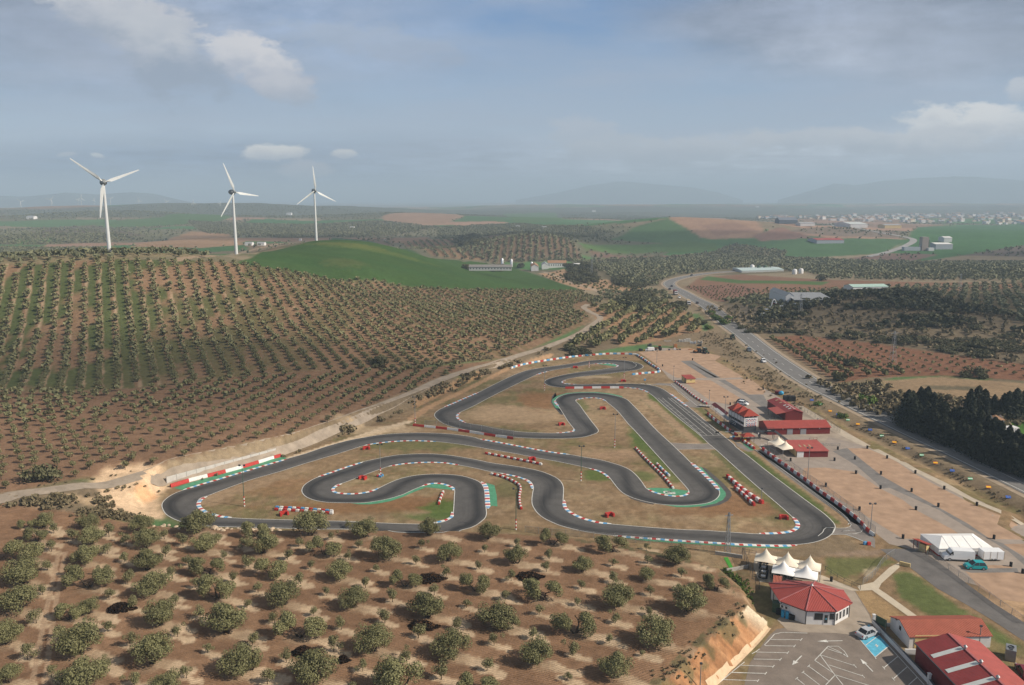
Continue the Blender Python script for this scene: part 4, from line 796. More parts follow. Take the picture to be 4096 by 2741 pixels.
lines('L', [[(690,784),(760,730),(850,650),(940,580),(985,545)],[(1060,460),(1100,440),(1140,410)],[(1190,370),(1250,310),(1320,245),(1640,245)]]+[[(a, b), (c, d)] for a, b, c, d in [(1255,310,1575,315),(1195,375,1505,380),(1105,442,1435,450),(1080,515,1360,520),(945,580,1285,592),(850,655,1205,665),(765,730,1125,740)]]+
      [[(x-10, y+12), (x+10, y-14)] for x, y in [(1575,313),(1505,380),(1435,449),(1360,519),(1285,592),(1205,665),(1125,741)]]+
      [[(1855,382),(1715,528)],[(1855,382),(1975,385),(2063,495)],[(1855,385),(2035,470),(2060,495)],[(1840,405),(2030,468)],[(1770,470),(2135,585)],[(2120,570),(2150,605)],[(1860,575),(2225,695)],[(2210,680),(2235,712)],[(1930,680),(2343,810)],[(1715,528),(1900,655)],[(1770,470),(1925,680),(2010,784)],[(1650,588),(1860,742)],[(1590,650),(1765,784)],[(1525,715),(1610,784)],[(1930,680),(1830,784)],
       [(1640,598),(1665,575)],[(1580,662),(1605,640)],[(1515,727),(1540,705)]], .13, .06, nm='parking_line')
def arrow(w, tail, head, nm='painted_arrow'):
    a, b = [Vector(p[:2]) for p in gw_(w, [tail, head])]; d = (b-a).normalized(); n = Vector((-d.y, d.x)); L = (b-a).length
    q = [a+n*.09, a-n*.09, a-n*.09+d*(L*.6), a-n*.42+d*(L*.6), b, a+n*.42+d*(L*.6), a+n*.09+d*(L*.6)]
    mb = MB(); mb.add([(p.x, p.y, gz_(p.x, p.y)+.062) for p in q], [(0, 1, 2, 6), (3, 4, 5)]); st(mb.build(nm, M_LINE, fix=False))
arrow('L', (1580,480), (1480,578)); arrow('L', (2005,324), (1740,330)); arrow('L', (2320,645), (2190,512))
lines('K', [[(500,640),(340,775)],[(645,765),(455,920)],[(770,905),(580,1070)],[(900,1050),(790,1148)],[(440,900),(470,940)],[(565,1050),(600,1090)],[(520,625),(1000,1148)],[(340,775),(350,800)]], .13, .06, nm='parking_line')
M_LBLUE = paint('light_blue_bay_paint', (.10, .40, .56), .7, .25, .2, 1.2, dirt=.35)
pa('K', [(255,330),(525,625),(335,775),(85,480)], M_LBLUE, .045, 'blue_parking_bay'); lines('K', [[(390,480),(210,615)],[(85,482),(335,775)],[(525,628),(335,778)]], .13, .065, nm='parking_line')
lines('K', [[(335,620),(365,605),(385,630),(360,640)],[(350,600),(360,625)]], .2, .065, nm='wheelchair_mark')
# ------------------------------------------------------------------ vegetation
def leaf_mat(name, c1, c2, c3, rnd=.35):
    m, t, b = new_mat(name, .75, .15)
    a = t.new('ShaderNodeAttribute', attribute_name='tone').outputs['Fac']
    oi = t.new('ShaderNodeObjectInfo').outputs['Random']
    g = t.new('ShaderNodeNewGeometry').outputs['Position']; n = t.noise(g, .8, 3, .6)
    f = t.math('ADD', t.math('MULTIPLY', a, .75), t.math('MULTIPLY', n, .35))
    c = t.ramp(f, [(.1, c1), (.55, c2), (1., c3)])
    k = t.new('ShaderNodeVectorMath', operation='SCALE'); t.l.new(c, k.inputs[0]); t.l.new(t.mapr(oi, 0, 1, 1-rnd/2, 1+rnd/2), k.inputs['Scale'])
    t.put(b.inputs['Base Color'], k.outputs[0]); return m
LF_OLIVE = leaf_mat('olive_leaves', (.122,.120,.050), (.170,.163,.074), (.245,.232,.120))
LF_HILL = leaf_mat('hill_olive_leaves', (.130,.128,.060), (.172,.166,.082), (.225,.215,.115), .2)
LF_FAR = leaf_mat('far_olive_leaves', (.138,.142,.080), (.168,.168,.096), (.20,.196,.115), 0)
LF_YOUNG = leaf_mat('young_olive_leaves', (.09,.093,.040), (.165,.155,.075), (.27,.245,.13))
LF_DARK = leaf_mat('dark_scrub_leaves', (.050,.052,.028), (.080,.078,.041), (.128,.118,.062))
LF_PINE = leaf_mat('conifer_needles', (.010,.015,.009), (.022,.028,.016), (.050,.050,.028), .5)
LF_GREEN = leaf_mat('bright_green_leaves', (.05,.085,.018), (.095,.15,.03), (.16,.22,.05))
LF_DRY = leaf_mat('dry_reed_leaves', (.12,.098,.055), (.19,.155,.09), (.28,.225,.135))
BARK = paint('grey_bark', (.085, .066, .048), .95, .1, .3, 3)
def leaf_quads(P, Nn, size, r, tone_seed=0, asp=.55):
    """one small leafy face per point"""
    n = len(P); a = r.normal(size=(n, 3)); t1 = np.cross(Nn, a); t1 /= np.linalg.norm(t1, axis=1)[:, None]+1e-9; t2 = np.cross(Nn, t1)
    s = size*(.6+.8*r.random(n))[:, None]; t1 = t1*s; t2 = t2*s*asp
    V = np.stack([P-t1, P-t2*.9, P+t1, P+t2], 1).reshape(-1, 3); F = np.arange(4*n).reshape(n, 4)
    return V, F, np.repeat(r.random(n), 4)
def crown_pts(n, lobes, r, fill=.35):
    """points on and inside a set of lobes (cx,cy,cz,rx,rz)"""
    L = np.array(lobes); w = L[:, 3]**2; k = r.choice(len(L), n, p=w/w.sum()); d = r.normal(size=(n, 3)); d /= np.linalg.norm(d, axis=1)[:, None]
    rad = np.where(r.random(n) < fill, r.random(n)**.5*.85, .82+.25*r.random(n))
    sc = np.c_[L[k, 3], L[k, 3], L[k, 4]]; P = L[k, :3]+d*sc*rad[:, None]
    N = d+r.normal(size=(n, 3))*.55; N /= np.linalg.norm(N, axis=1)[:, None]; return P, N
def olive_lobes(r, W=5., nl=11, split=False):
    H = W*.62; out = []
    for i in range(nl):
        a = 2*math.pi*i/nl*1.0+r.random()*.8; q = W*.34*(.45+.7*r.random()) if i else 0
        out.append((math.cos(a)*q, math.sin(a)*q, H*(.42+.30*r.random()), W*(.12+.12*r.random()), W*(.10+.12*r.random())))
    for i in range(nl//2):
        a = r.random()*6.28; q = W*.2*r.random(); out.append((math.cos(a)*q, math.sin(a)*q, H*(.66+.28*r.random()), W*.15, W*.12))
    if split: out = [(x+(W*.14 if x > 0 else -W*.14), y, z, rx*.88, rz) for x, y, z, rx, rz in out if abs(x) > W*.06]
    return out
def limb_mesh(name, r, W, split=False, th=.16):
    mb = MB(); H = W*.62
    for k in range(3):
        a = k*2.1+r.random()*1.2; p = Vector((math.cos(a)*.15, math.sin(a)*.15, -.15)); rad = th*(.8+.4*r.random())*W/5
        d = Vector((math.cos(a)*.45*(1.6 if split else 1), math.sin(a)*.45, 1)); q = p
        for s in range(4):
            e = q+d.normalized()*H*.19+Vector((r.normal()*.12, r.normal()*.12, 0))*W/5; mb.tube(q, e, rad, rad*.74, 6, cap=False); 
            if s > 0:
                f = e+Vector((r.normal(), r.normal(), .6)).normalized()*H*.22; mb.tube(e, f, rad*.5, rad*.2, 5, cap=False)
            q = e; rad *= .74; d = d+Vector((r.normal()*.3, r.normal()*.3, -.05))
    return mb
def mesh_only(name, V, F, mat, tone):
    o = mesh_np(name, V, F, mat, attrs={'tone': ('FLOAT', tone)}); me = o.data; bpy.data.objects.remove(o); return me
def mb_only(mb, name, mat):
    o = mb.build(name, mat, smooth=True); me = o.data; bpy.data.objects.remove(o); return me
def plant(name, crown, trunk, loc, s=1., rz=0., sz=None):
    """thing > trunk, crown"""
    t = empty(name, loc, rz); t.scale = (s, s, sz or s)
    if trunk is not None: link('trunk', trunk, None, t)
    link('crown', crown, None, t); return t
def mk_olive(seed, W=5., n=2600, leaf=.15, mat=None, nl=11, split=False, th=.16, fill=.35):
    r = np.random.default_rng(seed); P, N = crown_pts(n, olive_lobes(r, W, nl, split), r, fill); V, F, T = leaf_quads(P, N, leaf, r)
    return mesh_only('crown', V, F, mat or LF_OLIVE, T), mb_only(limb_mesh('trunk', r, W, split, th), 'trunk', BARK)
OLV = [mk_olive(100+i, n=6500, leaf=.105, nl=12+i % 4, split=(i >= 6)) for i in range(9)]
def mk_sap(seed):
    r = np.random.default_rng(seed); lob = [(0, 0, 1.15, .62, .72)]+[(r.normal()*.34, r.normal()*.34, .75+r.random()*.95, .36+.15*r.random(), .36) for _ in range(7)]
    P, N = crown_pts(1150, lob, r, .4); V, F, T = leaf_quads(P, N, .085, r); mb = MB(); mb.tube((0, 0, -.1), (.03, 0, 1.5), .055, .03, 6)
    for k in range(4): mb.tube((.02, 0, .7+k*.15), (math.cos(k*1.7)*.4, math.sin(k*1.7)*.4, 1.2+k*.18), .025, .012, 5)
    return mesh_only('crown', V, F, LF_YOUNG, T), mb_only(mb, 'trunk', BARK)
SPL = [mk_sap(300+i) for i in range(6)]
ORD = ['first', 'second', 'third', 'fourth', 'fifth', 'sixth', 'seventh', 'eighth', 'ninth', 'tenth', 'eleventh', 'twelfth', 'thirteenth', 'fourteenth', 'fifteenth', 'sixteenth', 'seventeenth', 'eighteenth', 'nineteenth', 'twentieth', 'twenty-first', 'twenty-second', 'twenty-third', 'twenty-fourth']
BAND = ['along the racetrack edge', 'just below the track-edge trees', 'in the upper middle of the grove', 'in the middle of the grove', 'in the lower middle of the grove', 'along the bottom of the photo']
def bands(L, per):
    L = sorted(L, key=lambda q: q[3]); n = len(L); out = []
    for b in range(6):
        ch_ = sorted(L[b*n//6:(b+1)*n//6], key=lambda q: q[2])
        out += [(q, b, i, len(ch_)) for i, q in enumerate(ch_)]
    return out
for (p, wd, vx, vy), b, i, m in bands(BIGT, 13):
    k = random.randrange(9); k = 7 if (abs(vx-1401) < 12 and vy < 1290) else k
    s = wd/4.6; t = plant('olive_tree', OLV[k][0], OLV[k][1], p, s, random.random()*6.28 if k < 6 else random.uniform(-.4, .4), s*random.uniform(.88, 1.08))
    tag(t, f'big grey-green olive tree {BAND[b]}, {ORD[i]} from the left', 'olive tree', 'big olive trees of the near grove')
for (p, wd, vx, vy), b, i, m in bands(SAPT, 19):
    k = random.randrange(6); s = wd/1.75; t = plant('young_olive_tree', SPL[k][0], SPL[k][1], p, s, random.random()*6.28, s*random.uniform(.9, 1.1))
    tag(t, f'thin young olive sapling {BAND[b]}, {ORD[i]} from the left', 'young olive tree', 'young olive trees of the near grove')

# ---- orchards further away: the largest trees one by one, the rest as masses
def grid_pts(poly, az, da, dl, jit=.12, view=True, stag=.0, keep=1., seed=1):
    poly = wpoly(poly) if view else poly; r = np.random.default_rng(seed); dx, dy = math.sin(az), math.cos(az)
    A = [p[0]*dy-p[1]*dx for p in poly]; L = [p[0]*dx+p[1]*dy for p in poly]
    a, l = np.meshgrid(np.arange(math.floor(min(A)/da), max(A)/da+1), np.arange(math.floor(min(L)/dl), max(L)/dl+1))
    l = l+stag*(a % 2); a = (a.ravel()+.5+r.normal(size=a.size)*jit*.5)*da; l = (l.ravel()+r.normal(size=l.size)*jit)*dl
    x = a*dy+l*dx; y = -a*dx+l*dy; k = inside(x, y, poly) & (r.random(len(x)) < keep); return np.c_[x[k], y[k]]
def visible(x, y, z):                    # True for places the photograph's side of the hill shows
    az, lr_ = uv_(x, y); fi = np.clip(np.interp(az, AZ, np.arange(len(AZ))).astype(int), 0, len(AZ)-1); r = np.exp(lr_); ok = np.ones(len(x), bool)
    for f in np.linspace(.3, .97, 28):
        rr = r*f; j = np.clip(np.interp(np.log(rr), LR, np.arange(len(LR))).astype(int), 0, len(LR)-1); zl = CAMH+(z-CAMH)*f; ok &= HZ[j, fi] < zl+.5
    return ok
def blob_np(n, seed, leaf, lob):         # light crown for trees far off
    r = np.random.default_rng(seed); P, N = crown_pts(n, lob, r, .15); return leaf_quads(P, N, leaf, r, asp=.8)
def far_lobes(seed, W=1.):
    r = np.random.default_rng(seed); return [(r.normal()*.16*W, r.normal()*.16*W, W*(.34+.22*r.random()), W*(.24+.1*r.random()), W*.22) for _ in range(5)]
def mass(name, pts, size, nf, leaf, mat, label, cat, seed=0, trunk=False, var=.2, zoff=0.):
    """very many plants as one mass"""
    if len(pts) == 0: return
    r = np.random.default_rng(seed); z = hgrid(pts[:, 0], pts[:, 1]); VS = []; FS = []; TS = []; o = 0; bl = [blob_np(nf, seed*7+k, leaf, far_lobes(seed*5+k)) for k in range(6)]
    kk = r.integers(0, 6, len(pts)); sc = size*(1-var+2*var*r.random(len(pts))); an = r.random(len(pts))*6.28; tn = r.random(len(pts))
    for k in range(6):
        q = kk == k; m = q.sum()
        if not m: continue
        V, F, T = bl[k]; c, s = np.cos(an[q])[:, None], np.sin(an[q])[:, None]
        X = (V[None, :, 0]*c-V[None, :, 1]*s)*sc[q, None]+pts[q, 0, None]; Y = (V[None, :, 0]*s+V[None, :, 1]*c)*sc[q, None]+pts[q, 1, None]; Z = V[None, :, 2]*sc[q, None]+z[q, None]+zoff
        VS.append(np.stack([X, Y, Z], -1).reshape(-1, 3)); FS.append((F[None]+(np.arange(m)*len(V))[:, None, None]+o).reshape(-1, 4)); TS.append((T[None]*.6+tn[q, None]*.4).ravel()); o += m*len(V)
    ob = mesh_np(name, np.vstack(VS), np.vstack(FS), mat, attrs={'tone': ('FLOAT', np.concatenate(TS))})
    return tag(ob, label, cat, kind='stuff')
def axis(w, a, b):
    p, q = gw_(w, [a, b]); return math.atan2(q.x-p.x, q.y-p.y), (q-p).length
OLM = [mk_olive(400+i, n=800, leaf=.30, mat=LF_HILL, nl=10, th=.24, fill=.2) for i in range(5)]
YGM = []
for i in range(4):
    r = np.random.default_rng(500+i); lob = [(0, 0, 1.45, .85, .75)]+[(r.normal()*.45, r.normal()*.45, 1.2+r.random()*.8, .5, .45) for _ in range(5)]
    P, N = crown_pts(220, lob, r, .2); V, F, T = leaf_quads(P, N, .22, r); mb = MB(); mb.tube((0, 0, -.1), (.05, 0, 1.2), .09, .05, 5); YGM.append((mesh_only('crown', V, F, LF_YOUNG, T), mb_only(mb, 'trunk', BARK)))
# hill of grown olives
hp = grid_pts(hillp, ROWAZ, 6.4, 5.0, .07, False, keep=.97, seed=3)
dW = seg_dist(hp[:, 0], hp[:, 1], FTC[:, :2][::6]); hp = hp[dW > 7]
ln = wpoly([(0,900),(300,893),(500,872),(700,858),(880,852),(1000,836),(1180,818)])
hr = np.hypot(hp[:, 0], hp[:, 1]); order = np.argsort(hr); near = order[:190]
for j in near:
    x, y = hp[j]; k = random.randrange(5); s = random.uniform(.52, .68); t = plant('olive_tree', OLM[k][0], OLM[k][1], (x, y, gz_(x, y)), s, random.random()*6.28)
    tag(t, 'full-grown olive tree in the lowest rows of the left hill grove', 'olive tree', 'olive trees in the lowest rows of the left hill')
rest = hp[order[190:]]; rest = rest[visible(rest[:, 0], rest[:, 1], hgrid(rest[:, 0], rest[:, 1])+3)]
mass('olive_grove', rest, 3.05, 50, .17, LF_HILL, 'rows of grey-green olive trees covering the left hill', 'olive grove', 3)
# young plantation between the hill and the farm track
YP = [(-120,897),(0,898),(300,891),(500,869),(700,858),(900,848),(1060,834),(1010,868),(830,940),(640,1008),(390,1064),(0,1125),(-120,1130)]
az1, l1 = axis('A', (165,345), (340,255)); az2, l2 = axis('A', (165,345), (237,210))
yp = grid_pts(YP, az1, 5.4, 5.2, .10, True, keep=.97, seed=5)
hr = np.hypot(yp[:, 0], yp[:, 1]); order = np.argsort(hr); print('young', len(yp), math.degrees(az1), l1, math.degrees(az2), l2)
for j in order[:185]:
    x, y = yp[j]; k = random.randrange(4); s = random.uniform(.85, 1.12); t = plant('young_olive_tree', YGM[k][0], YGM[k][1], (x, y, gz_(x, y)), s, random.random()*6.28)
    tag(t, 'small round young olive planted in the lowest rows beside the farm track', 'young olive tree', 'young olives in the lowest rows beside the farm track')
mass('young_olive_plantation', yp[order[185:]], 2.7, 50, .19, LF_HILL, 'rows of small young olive trees on bare brown soil', 'olive plantation', 5, zoff=.35)
# grove between the farm track and the highway
azr, _ = axis('W', (1500,1170), (2030,890))
gp = grid_pts([(1345,705),(1420,697),(1530,695),(1600,742),(1605,760),(1480,785),(1250,806),(1290,780),(1360,748),(1385,728)], azr, 9.5, 5.5, .15, True, seed=6)
gp = gp[(seg_dist(gp[:, 0], gp[:, 1], FTC[::6, :2]) > 6) & (seg_dist(gp[:, 0], gp[:, 1], HWC[:, :2]) > 12)]
mass('olive_grove', gp, 5.2, 75, .155, LF_OLIVE, 'olive rows on orange soil between the farm track and the highway', 'olive grove', 6)
ROW = [  # polygon, row direction, spacing, size, label
 ([(1372,668),(1520,664),(1540,690),(1420,692),(1350,698)], R(-20), 8, 6.5, 4.0, 'dark olive trees above the bend of the farm track', LF_FAR),
 ([(1130,600),(1330,596),(1640,577),(1720,586),(2100,601),(2400,601),(2400,640),(1830,622),(1700,614),(1590,624),(1545,634),(1515,655),(1440,655),(1390,632),(1310,600)], R(38), 7.5, 5.5, 3.7, 'olive rows filling the valley behind the highway bend', LF_FAR),
 ([(1650,692),(1800,673),(2000,658),(2400,642),(2400,760),(2150,682),(2050,668),(1990,664),(1850,698),(1790,712),(1720,712)], R(30), 7.5, 6, 4.0, 'dense olive grove behind the scrub hill on the right', LF_FAR),
 ([(1740,605),(2400,600),(2400,645),(2200,643),(1900,640),(1850,625)], R(-10), 8, 6.5, 3.9, 'grey olive groves right of the greenhouses', LF_FAR),
 ([(1045,577),(1100,552),(1210,533),(1300,549),(1332,590),(1320,600),(1130,602)], R(2), 9, 5, 4.0, 'olive rows climbing the round hill behind the farmhouse', LF_FAR),
 ([(915,554),(1040,547),(1130,569),(1130,597),(990,587)], R(-12), 12, 5, 3.8, 'olive rows on pale strips beyond the green hill', LF_FAR),
 ([(0,566),(250,569),(480,590),(250,594),(0,606)], R(-40), 7, 6, 3.8, 'pale olive grove behind the first wind turbine', LF_FAR),
 ([(430,505),(700,515),(680,540),(470,535)], R(-30), 10, 7, 4.0, 'far olive rows between the first two wind turbines', LF_FAR),
 ([(560,520),(860,505),(1000,520),(900,540),(640,545)], R(20), 11, 8, 4.0, 'far olive groves behind the third wind turbine', LF_FAR),
 ([(1000,520),(1200,512),(1400,530),(1300,545),(1000,548)], R(-30), 11, 8, 4.0, 'far olive groves in the middle distance', LF_FAR),
 ([(1640,572),(1680,558),(1800,575),(1790,590),(1660,590)], R(40), 8, 6, 4.0, 'dark patch of olive trees among green fields', LF_FAR),
 ([(0,540),(260,535),(330,548),(120,560),(0,560)], R(10), 10, 8, 4.0, 'far olive trees on the left hills', LF_FAR),
 ([(1560,657),(1690,654),(1720,664),(1690,690),(1600,688)], R(-58), 12, 3, 1.6, 'young vine rows on the striped brown field', LF_YOUNG),
 ([(1700,662),(2400,650),(2400,659),(1900,671),(1720,684)], R(-75), 7, 4, 1.8, 'low vine rows on the red field right of the highway', LF_YOUNG)]
for k, (poly, az, da, dl, size, lab, mt) in enumerate(ROW):
    q = grid_pts(poly, az, da, dl, .12, True, seed=20+k, keep=.86); q = q[(seg_dist(q[:, 0], q[:, 1], HWC[:, :2]) > 12)]; q = q[visible(q[:, 0], q[:, 1], hgrid(q[:, 0], q[:, 1])+4)]
    d = np.median(np.hypot(q[:, 0], q[:, 1])) if len(q) else 1
    mass('olive_grove' if size > 2 else 'vine_rows', q, size, 40 if d < 1000 else 16, .2 if d < 1000 else .30, mt, lab, 'olive grove' if size > 2 else 'vineyard', 30+k, zoff=.2)
# brown field right of the highway: grown trees to the left, tiny ones on pale spots to the right
azb, _ = axis('U', (700,1080), (1010,1290))
BF = [(1722,776),(1830,772),(2000,789),(2200,819),(2400,846),(2400,873),(2150,858),(1990,864),(1905,880),(1835,850),(1745,797)]
bp = grid_pts(BF, azb, 7.2, 6.2, .08, True, seed=7); bp = bp[seg_dist(bp[:, 0], bp[:, 1], HWC[:, :2]) > 11]
tl = wpoly([(1722,776),(1760,775),(1960,830),(2090,856),(1990,864),(1905,880),(1835,850),(1745,797)]); k_in = inside(bp[:, 0], bp[:, 1], tl)
mass('olive_plantation', bp[k_in], 3.7, 60, .18, LF_OLIVE, 'dark round olives in rows on red soil right of the highway', 'olive plantation', 8)
mass('olive_plantation', bp[~k_in], 1.9, 24, .22, LF_YOUNG, 'tiny olive saplings scattered over the upper red field', 'olive plantation', 9)
# patchwork olives very far off
q = np.c_[(rng.random(26000)-.5)*1.25, rng.random(26000)]; rr = np.sqrt(1000**2+q[:, 1]*(4200**2-1000**2)); x, y = rr*np.sin(q[:, 0]), rr*np.cos(q[:, 0])
cell = (np.round(x/11)*11+rng.normal(size=len(x))*.8, np.round(y/11)*11+rng.normal(size=len(x))*.8); x, y = cell
cl_ = np.stack([hgrid(x, y, COLR[..., c]) for c in range(3)], -1); ok = (cl_[:, 1] < cl_[:, 0]*1.06) & (cl_[:, 0] < .19) & visible(x, y, hgrid(x, y)+4)
mass('distant_olive_trees', np.c_[x, y][ok], 4.2, 8, .36, LF_FAR, 'olive trees speckling the far fields below the horizon', 'olive trees', 44)
print('far trees', ok.sum())
# ---- scrub and bushes
def mk_bush(seed, mat, W=5., n=420, leaf=.34, flat=.55):
    r = np.random.default_rng(seed); lob = [(r.normal()*W*.2, r.normal()*W*.2, W*flat*(.25+.35*r.random()), W*(.2+.12*r.random()), W*flat*.36) for _ in range(8)]
    P, N = crown_pts(n, lob, r, .2); V, F, T = leaf_quads(P, N, leaf, r, asp=.75); return mesh_only('crown', V, F, mat, T)
BUSH = [mk_bush(600+i, LF_DARK, n=700, leaf=.26) for i in range(5)]; GBUSH = [mk_bush(620+i, LF_GREEN) for i in range(2)]; DBUSH = [mk_bush(640+i, LF_DRY, flat=.4) for i in range(3)]; TWIG = paint('twig_bark', (.10, .08, .06), .95, .1, .3, 3)
_mb = MB(); 
for k in range(5): _mb.tube((0, 0, -.2), (math.cos(k*1.3)*.8, math.sin(k*1.3)*.8, 1.3), .09, .03, 5)
STEM = mb_only(_mb, 'stem', TWIG)
def bush(me, p, W, label, cat='bush', group=None, sz=1., name='bush'):
    s = W/4.2; t = empty(name, p, random.random()*6.28, label, cat, group); t.scale = (s, s, s*sz); link('stem', STEM, None, t); link('foliage', me, None, t); return t
SH = [(1695,750),(1740,722),(1850,693),(1990,670),(2150,686),(2400,745),(2400,845),(2000,782),(1840,768),(1730,765)]
sp = grid_pts(SH, .4, 5.2, 5.2, .45, True, seed=9); n = fbm(sp[:, 0]/38, sp[:, 1]/26, 4, 90); sp = sp[(n > .485)]
r_ = np.hypot(sp[:, 0], sp[:, 1]); o_ = np.argsort(r_-rng.random(len(sp))*60)
for j in o_[:105]:
    x, y = sp[j]; bush(random.choice(BUSH), (x, y, gz_(x, y)-.2), random.uniform(4.0, 7.5), 'dark green scrub bush on the right-hand hill', 'bush', 'dark bushes covering the right hill', random.uniform(.5, .8))
mass('scrub', sp[o_[105:]], 5.0, 60, .2, LF_DARK, 'dark scrub mass on the upper right hill', 'scrub', 10)
q = grid_pts(SH, .9, 5, 5, .5, True, seed=10, keep=.7); mass('dry_undergrowth', q, 2.6, 26, .26, LF_DRY, 'low dry undergrowth between the bushes of the right hill', 'undergrowth', 11)
def clump(poly, W, n_lab, group, seed, da=4.5, mats=None, sz=1., cat='bush', keep=1.):
    q = grid_pts(poly, .5, da, da, .35, True, seed=seed, keep=keep)
    for x, y in q: bush(random.choice(mats or BUSH), (x, y, gz_(x, y)-.2), W*random.uniform(.75, 1.2), n_lab, cat, group, sz)
clump([(1418,690),(1440,672),(1478,672),(1500,688),(1500,715),(1470,720),(1430,708)], 8.5, 'dark evergreen bush in the thicket left of the highway bend', 'thicket left of the highway bend', 21, 9)
clump([(1298,640),(1300,612),(1335,604),(1365,620),(1360,648),(1320,652)], 8.5, 'dark evergreen bush on the mound right of the white farmhouse', 'bushes right of the farmhouse', 22, 11)
clump([(1042,565),(1050,548),(1090,543),(1110,553),(1100,563),(1060,568)], 13, 'dark scrub oak on the far olive hill', 'scrub oaks on the far hill', 23, 14)
clump([(1395,645),(1420,630),(1480,655),(1460,662),(1410,655)], 6, 'dark bush on the slope below the valley olives', 'bushes below the valley olives', 24, 8)
clump([(1290,812),(1310,800),(1350,800),(1365,808),(1330,816)], 5.5, 'dark round bush behind the tyre barrier at the top of the circuit', 'bushes behind the upper tyre barrier', 25, 6)
clump([(2200,865),(2215,853),(2255,858),(2250,866)], 5.5, 'dark bush at the edge of the red field', 'bushes at the edge of the red field', 26, 6)
clump([(1545,703),(1560,697),(1575,712),(1560,716)], 7, 'dark bush standing by the highway in front of the olive grove', 'bushes by the highway', 27, 7)
clump([(1600,742),(1620,735),(1625,748),(1605,752)], 5, 'dark bush at the left edge of the highway', 'bushes at the highway edge', 28, 6)
for w, x, y, W, lab, m in [('A',0,0,0,'',0)][1:]+[('V',866,838,6.5,'single big round dark tree at the foot of the hill grove',BUSH),('V',100,1100,6.2,'large round evergreen at the left end of the farm track',BUSH),('A',2300,70,5,'round grey bush on the bank beside the farm track',DBUSH),
    ('M',175,430,5.5,'bright green bush on the scrub slope beside the highway',GBUSH),('N',1090,880,5.5,'bright green bush right of the highway, beside a second one',GBUSH),('N',1170,925,5.8,'larger bright green bush leaning over the highway kerb',GBUSH),('N',1230,880,4.6,'dull green bush in the bare valley right of the highway',GBUSH),
    ('N',985,985,4.6,'yellow-green bush left of the highway',GBUSH),('N',1015,810,4.5,'small green bush right of the highway upper stretch',GBUSH),('M',30,30,6,'dark bush at the corner of the plantation above the highway',BUSH),('U',1190,1290,6,'dark round tree at the lower corner of the plantation',BUSH),
    ('M',1385,735,7.5,'olive-green bush in front of the white container',DBUSH),('M',1060,590,7,'bare grey tree on the lawn behind the conifers',DBUSH),('M',1200,585,6.5,'second bare grey tree on the lawn behind the conifers',DBUSH),('M',1560,600,7,'bare brown tree behind the white container',DBUSH),
    ('J',1500,312,2.6,'small dry bush in the ditch by a green-white sign',GBUSH),('J',1745,445,3,'yellow-green bush in the ditch beside the sheds',GBUSH),('N',2280,420,9,'far grey bush at the end of the olive grove',BUSH)]:
    p = g1(w, x, y); bush(random.choice(m), p-Vector((0, 0, .2)), W, lab, 'bush', None, 1.15)
# dry reeds and weeds along the farm track banks and the ditch: nobody could count them
def fringe(pts, w, n, size, mat, lab, seed, cat='weeds', nf=26, nm='weeds', leaf=.24):
    C = smooth_curve([p[:2] for p in gpts(pts)], 1.); r = np.random.default_rng(seed); k = r.integers(0, len(C), n); q = C[k, :2]+r.normal(size=(n, 2))*w
    q = q[fbm(q[:, 0]/6, q[:, 1]/6, 3, seed) > .43]; q = q[seg_dist(q[:, 0], q[:, 1], FTC[::5, :2]) > 2.9]; mass(nm, q, size, nf, leaf, mat, lab, cat, seed, var=.45)
fringe([(860,948),(900,930),(960,900),(1020,876),(1080,858),(1150,838),(1190,823),(1260,795)], 1.5, 700, 1.5, LF_DRY, 'dry reeds on the bank between farm track and circuit', 61, 'reeds')
fringe([(0,1152),(150,1135),(380,1095),(520,1058),(640,1034),(760,992),(830,960)], 1.4, 500, .8, LF_DRY, 'dry weeds along the lower edge of the farm track', 62)
fringe([(0,1133),(200,1103),(390,1064),(640,1008),(830,938),(1000,866)], 1.0, 300, .6, LF_DRY, 'dark weeds along the upper edge of the farm track', 63)
fringe([(30,1155),(120,1150),(210,1150),(230,1180),(300,1192)], 2.2, 420, 1.1, LF_DRY, 'scrubby weeds above the sandy cut', 64)
fringe([(870,848),(960,838),(1060,828),(1170,812)], 1.6, 260, 1.1, LF_DRY, 'weeds at the foot of the hill grove', 65)
fringe([(1706,1385),(1675,1415),(1641,1444),(1586,1494),(1520,1558)], 1.0, 110, .45, LF_DRY, 'dry weeds along the rim of the cut cliff', 66)
fringe([(1645,1300),(1690,1330),(1705,1358)], .7, 120, .6, LF_GREEN, 'green weeds at the corner of the cliff rim', 67, leaf=.2)
fringe(W_('M', [(0,640),(330,790),(700,985),(1000,1140),(1400,1350),(1819,1545)]), 1.0, 220, .4, LF_DRY, 'dry weeds along the roadside ditch', 68)
fringe(W_('N', [(900,1040),(1200,1200),(1500,1430),(1800,1650),(2200,1900)]), 5, 700, .8, LF_DRY, 'dry scrub between the paddock and the highway', 69)
q = grid_pts([(1845,862),(1900,886),(2010,876),(2050,899),(2200,917),(2400,936),(2400,985),(2050,960),(1985,945),(1900,905)], .3, 3.2, 3.2, .5, True, seed=12, keep=.8); mass('scrub', q, 2.8, 34, .25, LF_DRY, 'grey dry scrub on the bank beside the highway', 'scrub', 70)
q = grid_pts([(1580,705),(1720,702),(1760,712),(1690,748),(1640,738)], .3, 5, 5, .5, True, seed=13, keep=.6); mass('scrub', q, 3.0, 26, .25, LF_DRY, 'grey scrub in the hollow right of the highway', 'scrub', 71)
q = grid_pts([(1238,632),(1290,618),(1300,640),(1390,642),(1420,656),(1510,664),(1400,670),(1330,660)], .3, 7, 7, .4, True, seed=14, keep=.6); mass('scrub', q, 2.6, 26, .25, LF_OLIVE, 'sparse bushes on the orange slope by the farmhouse', 'scrub', 72)
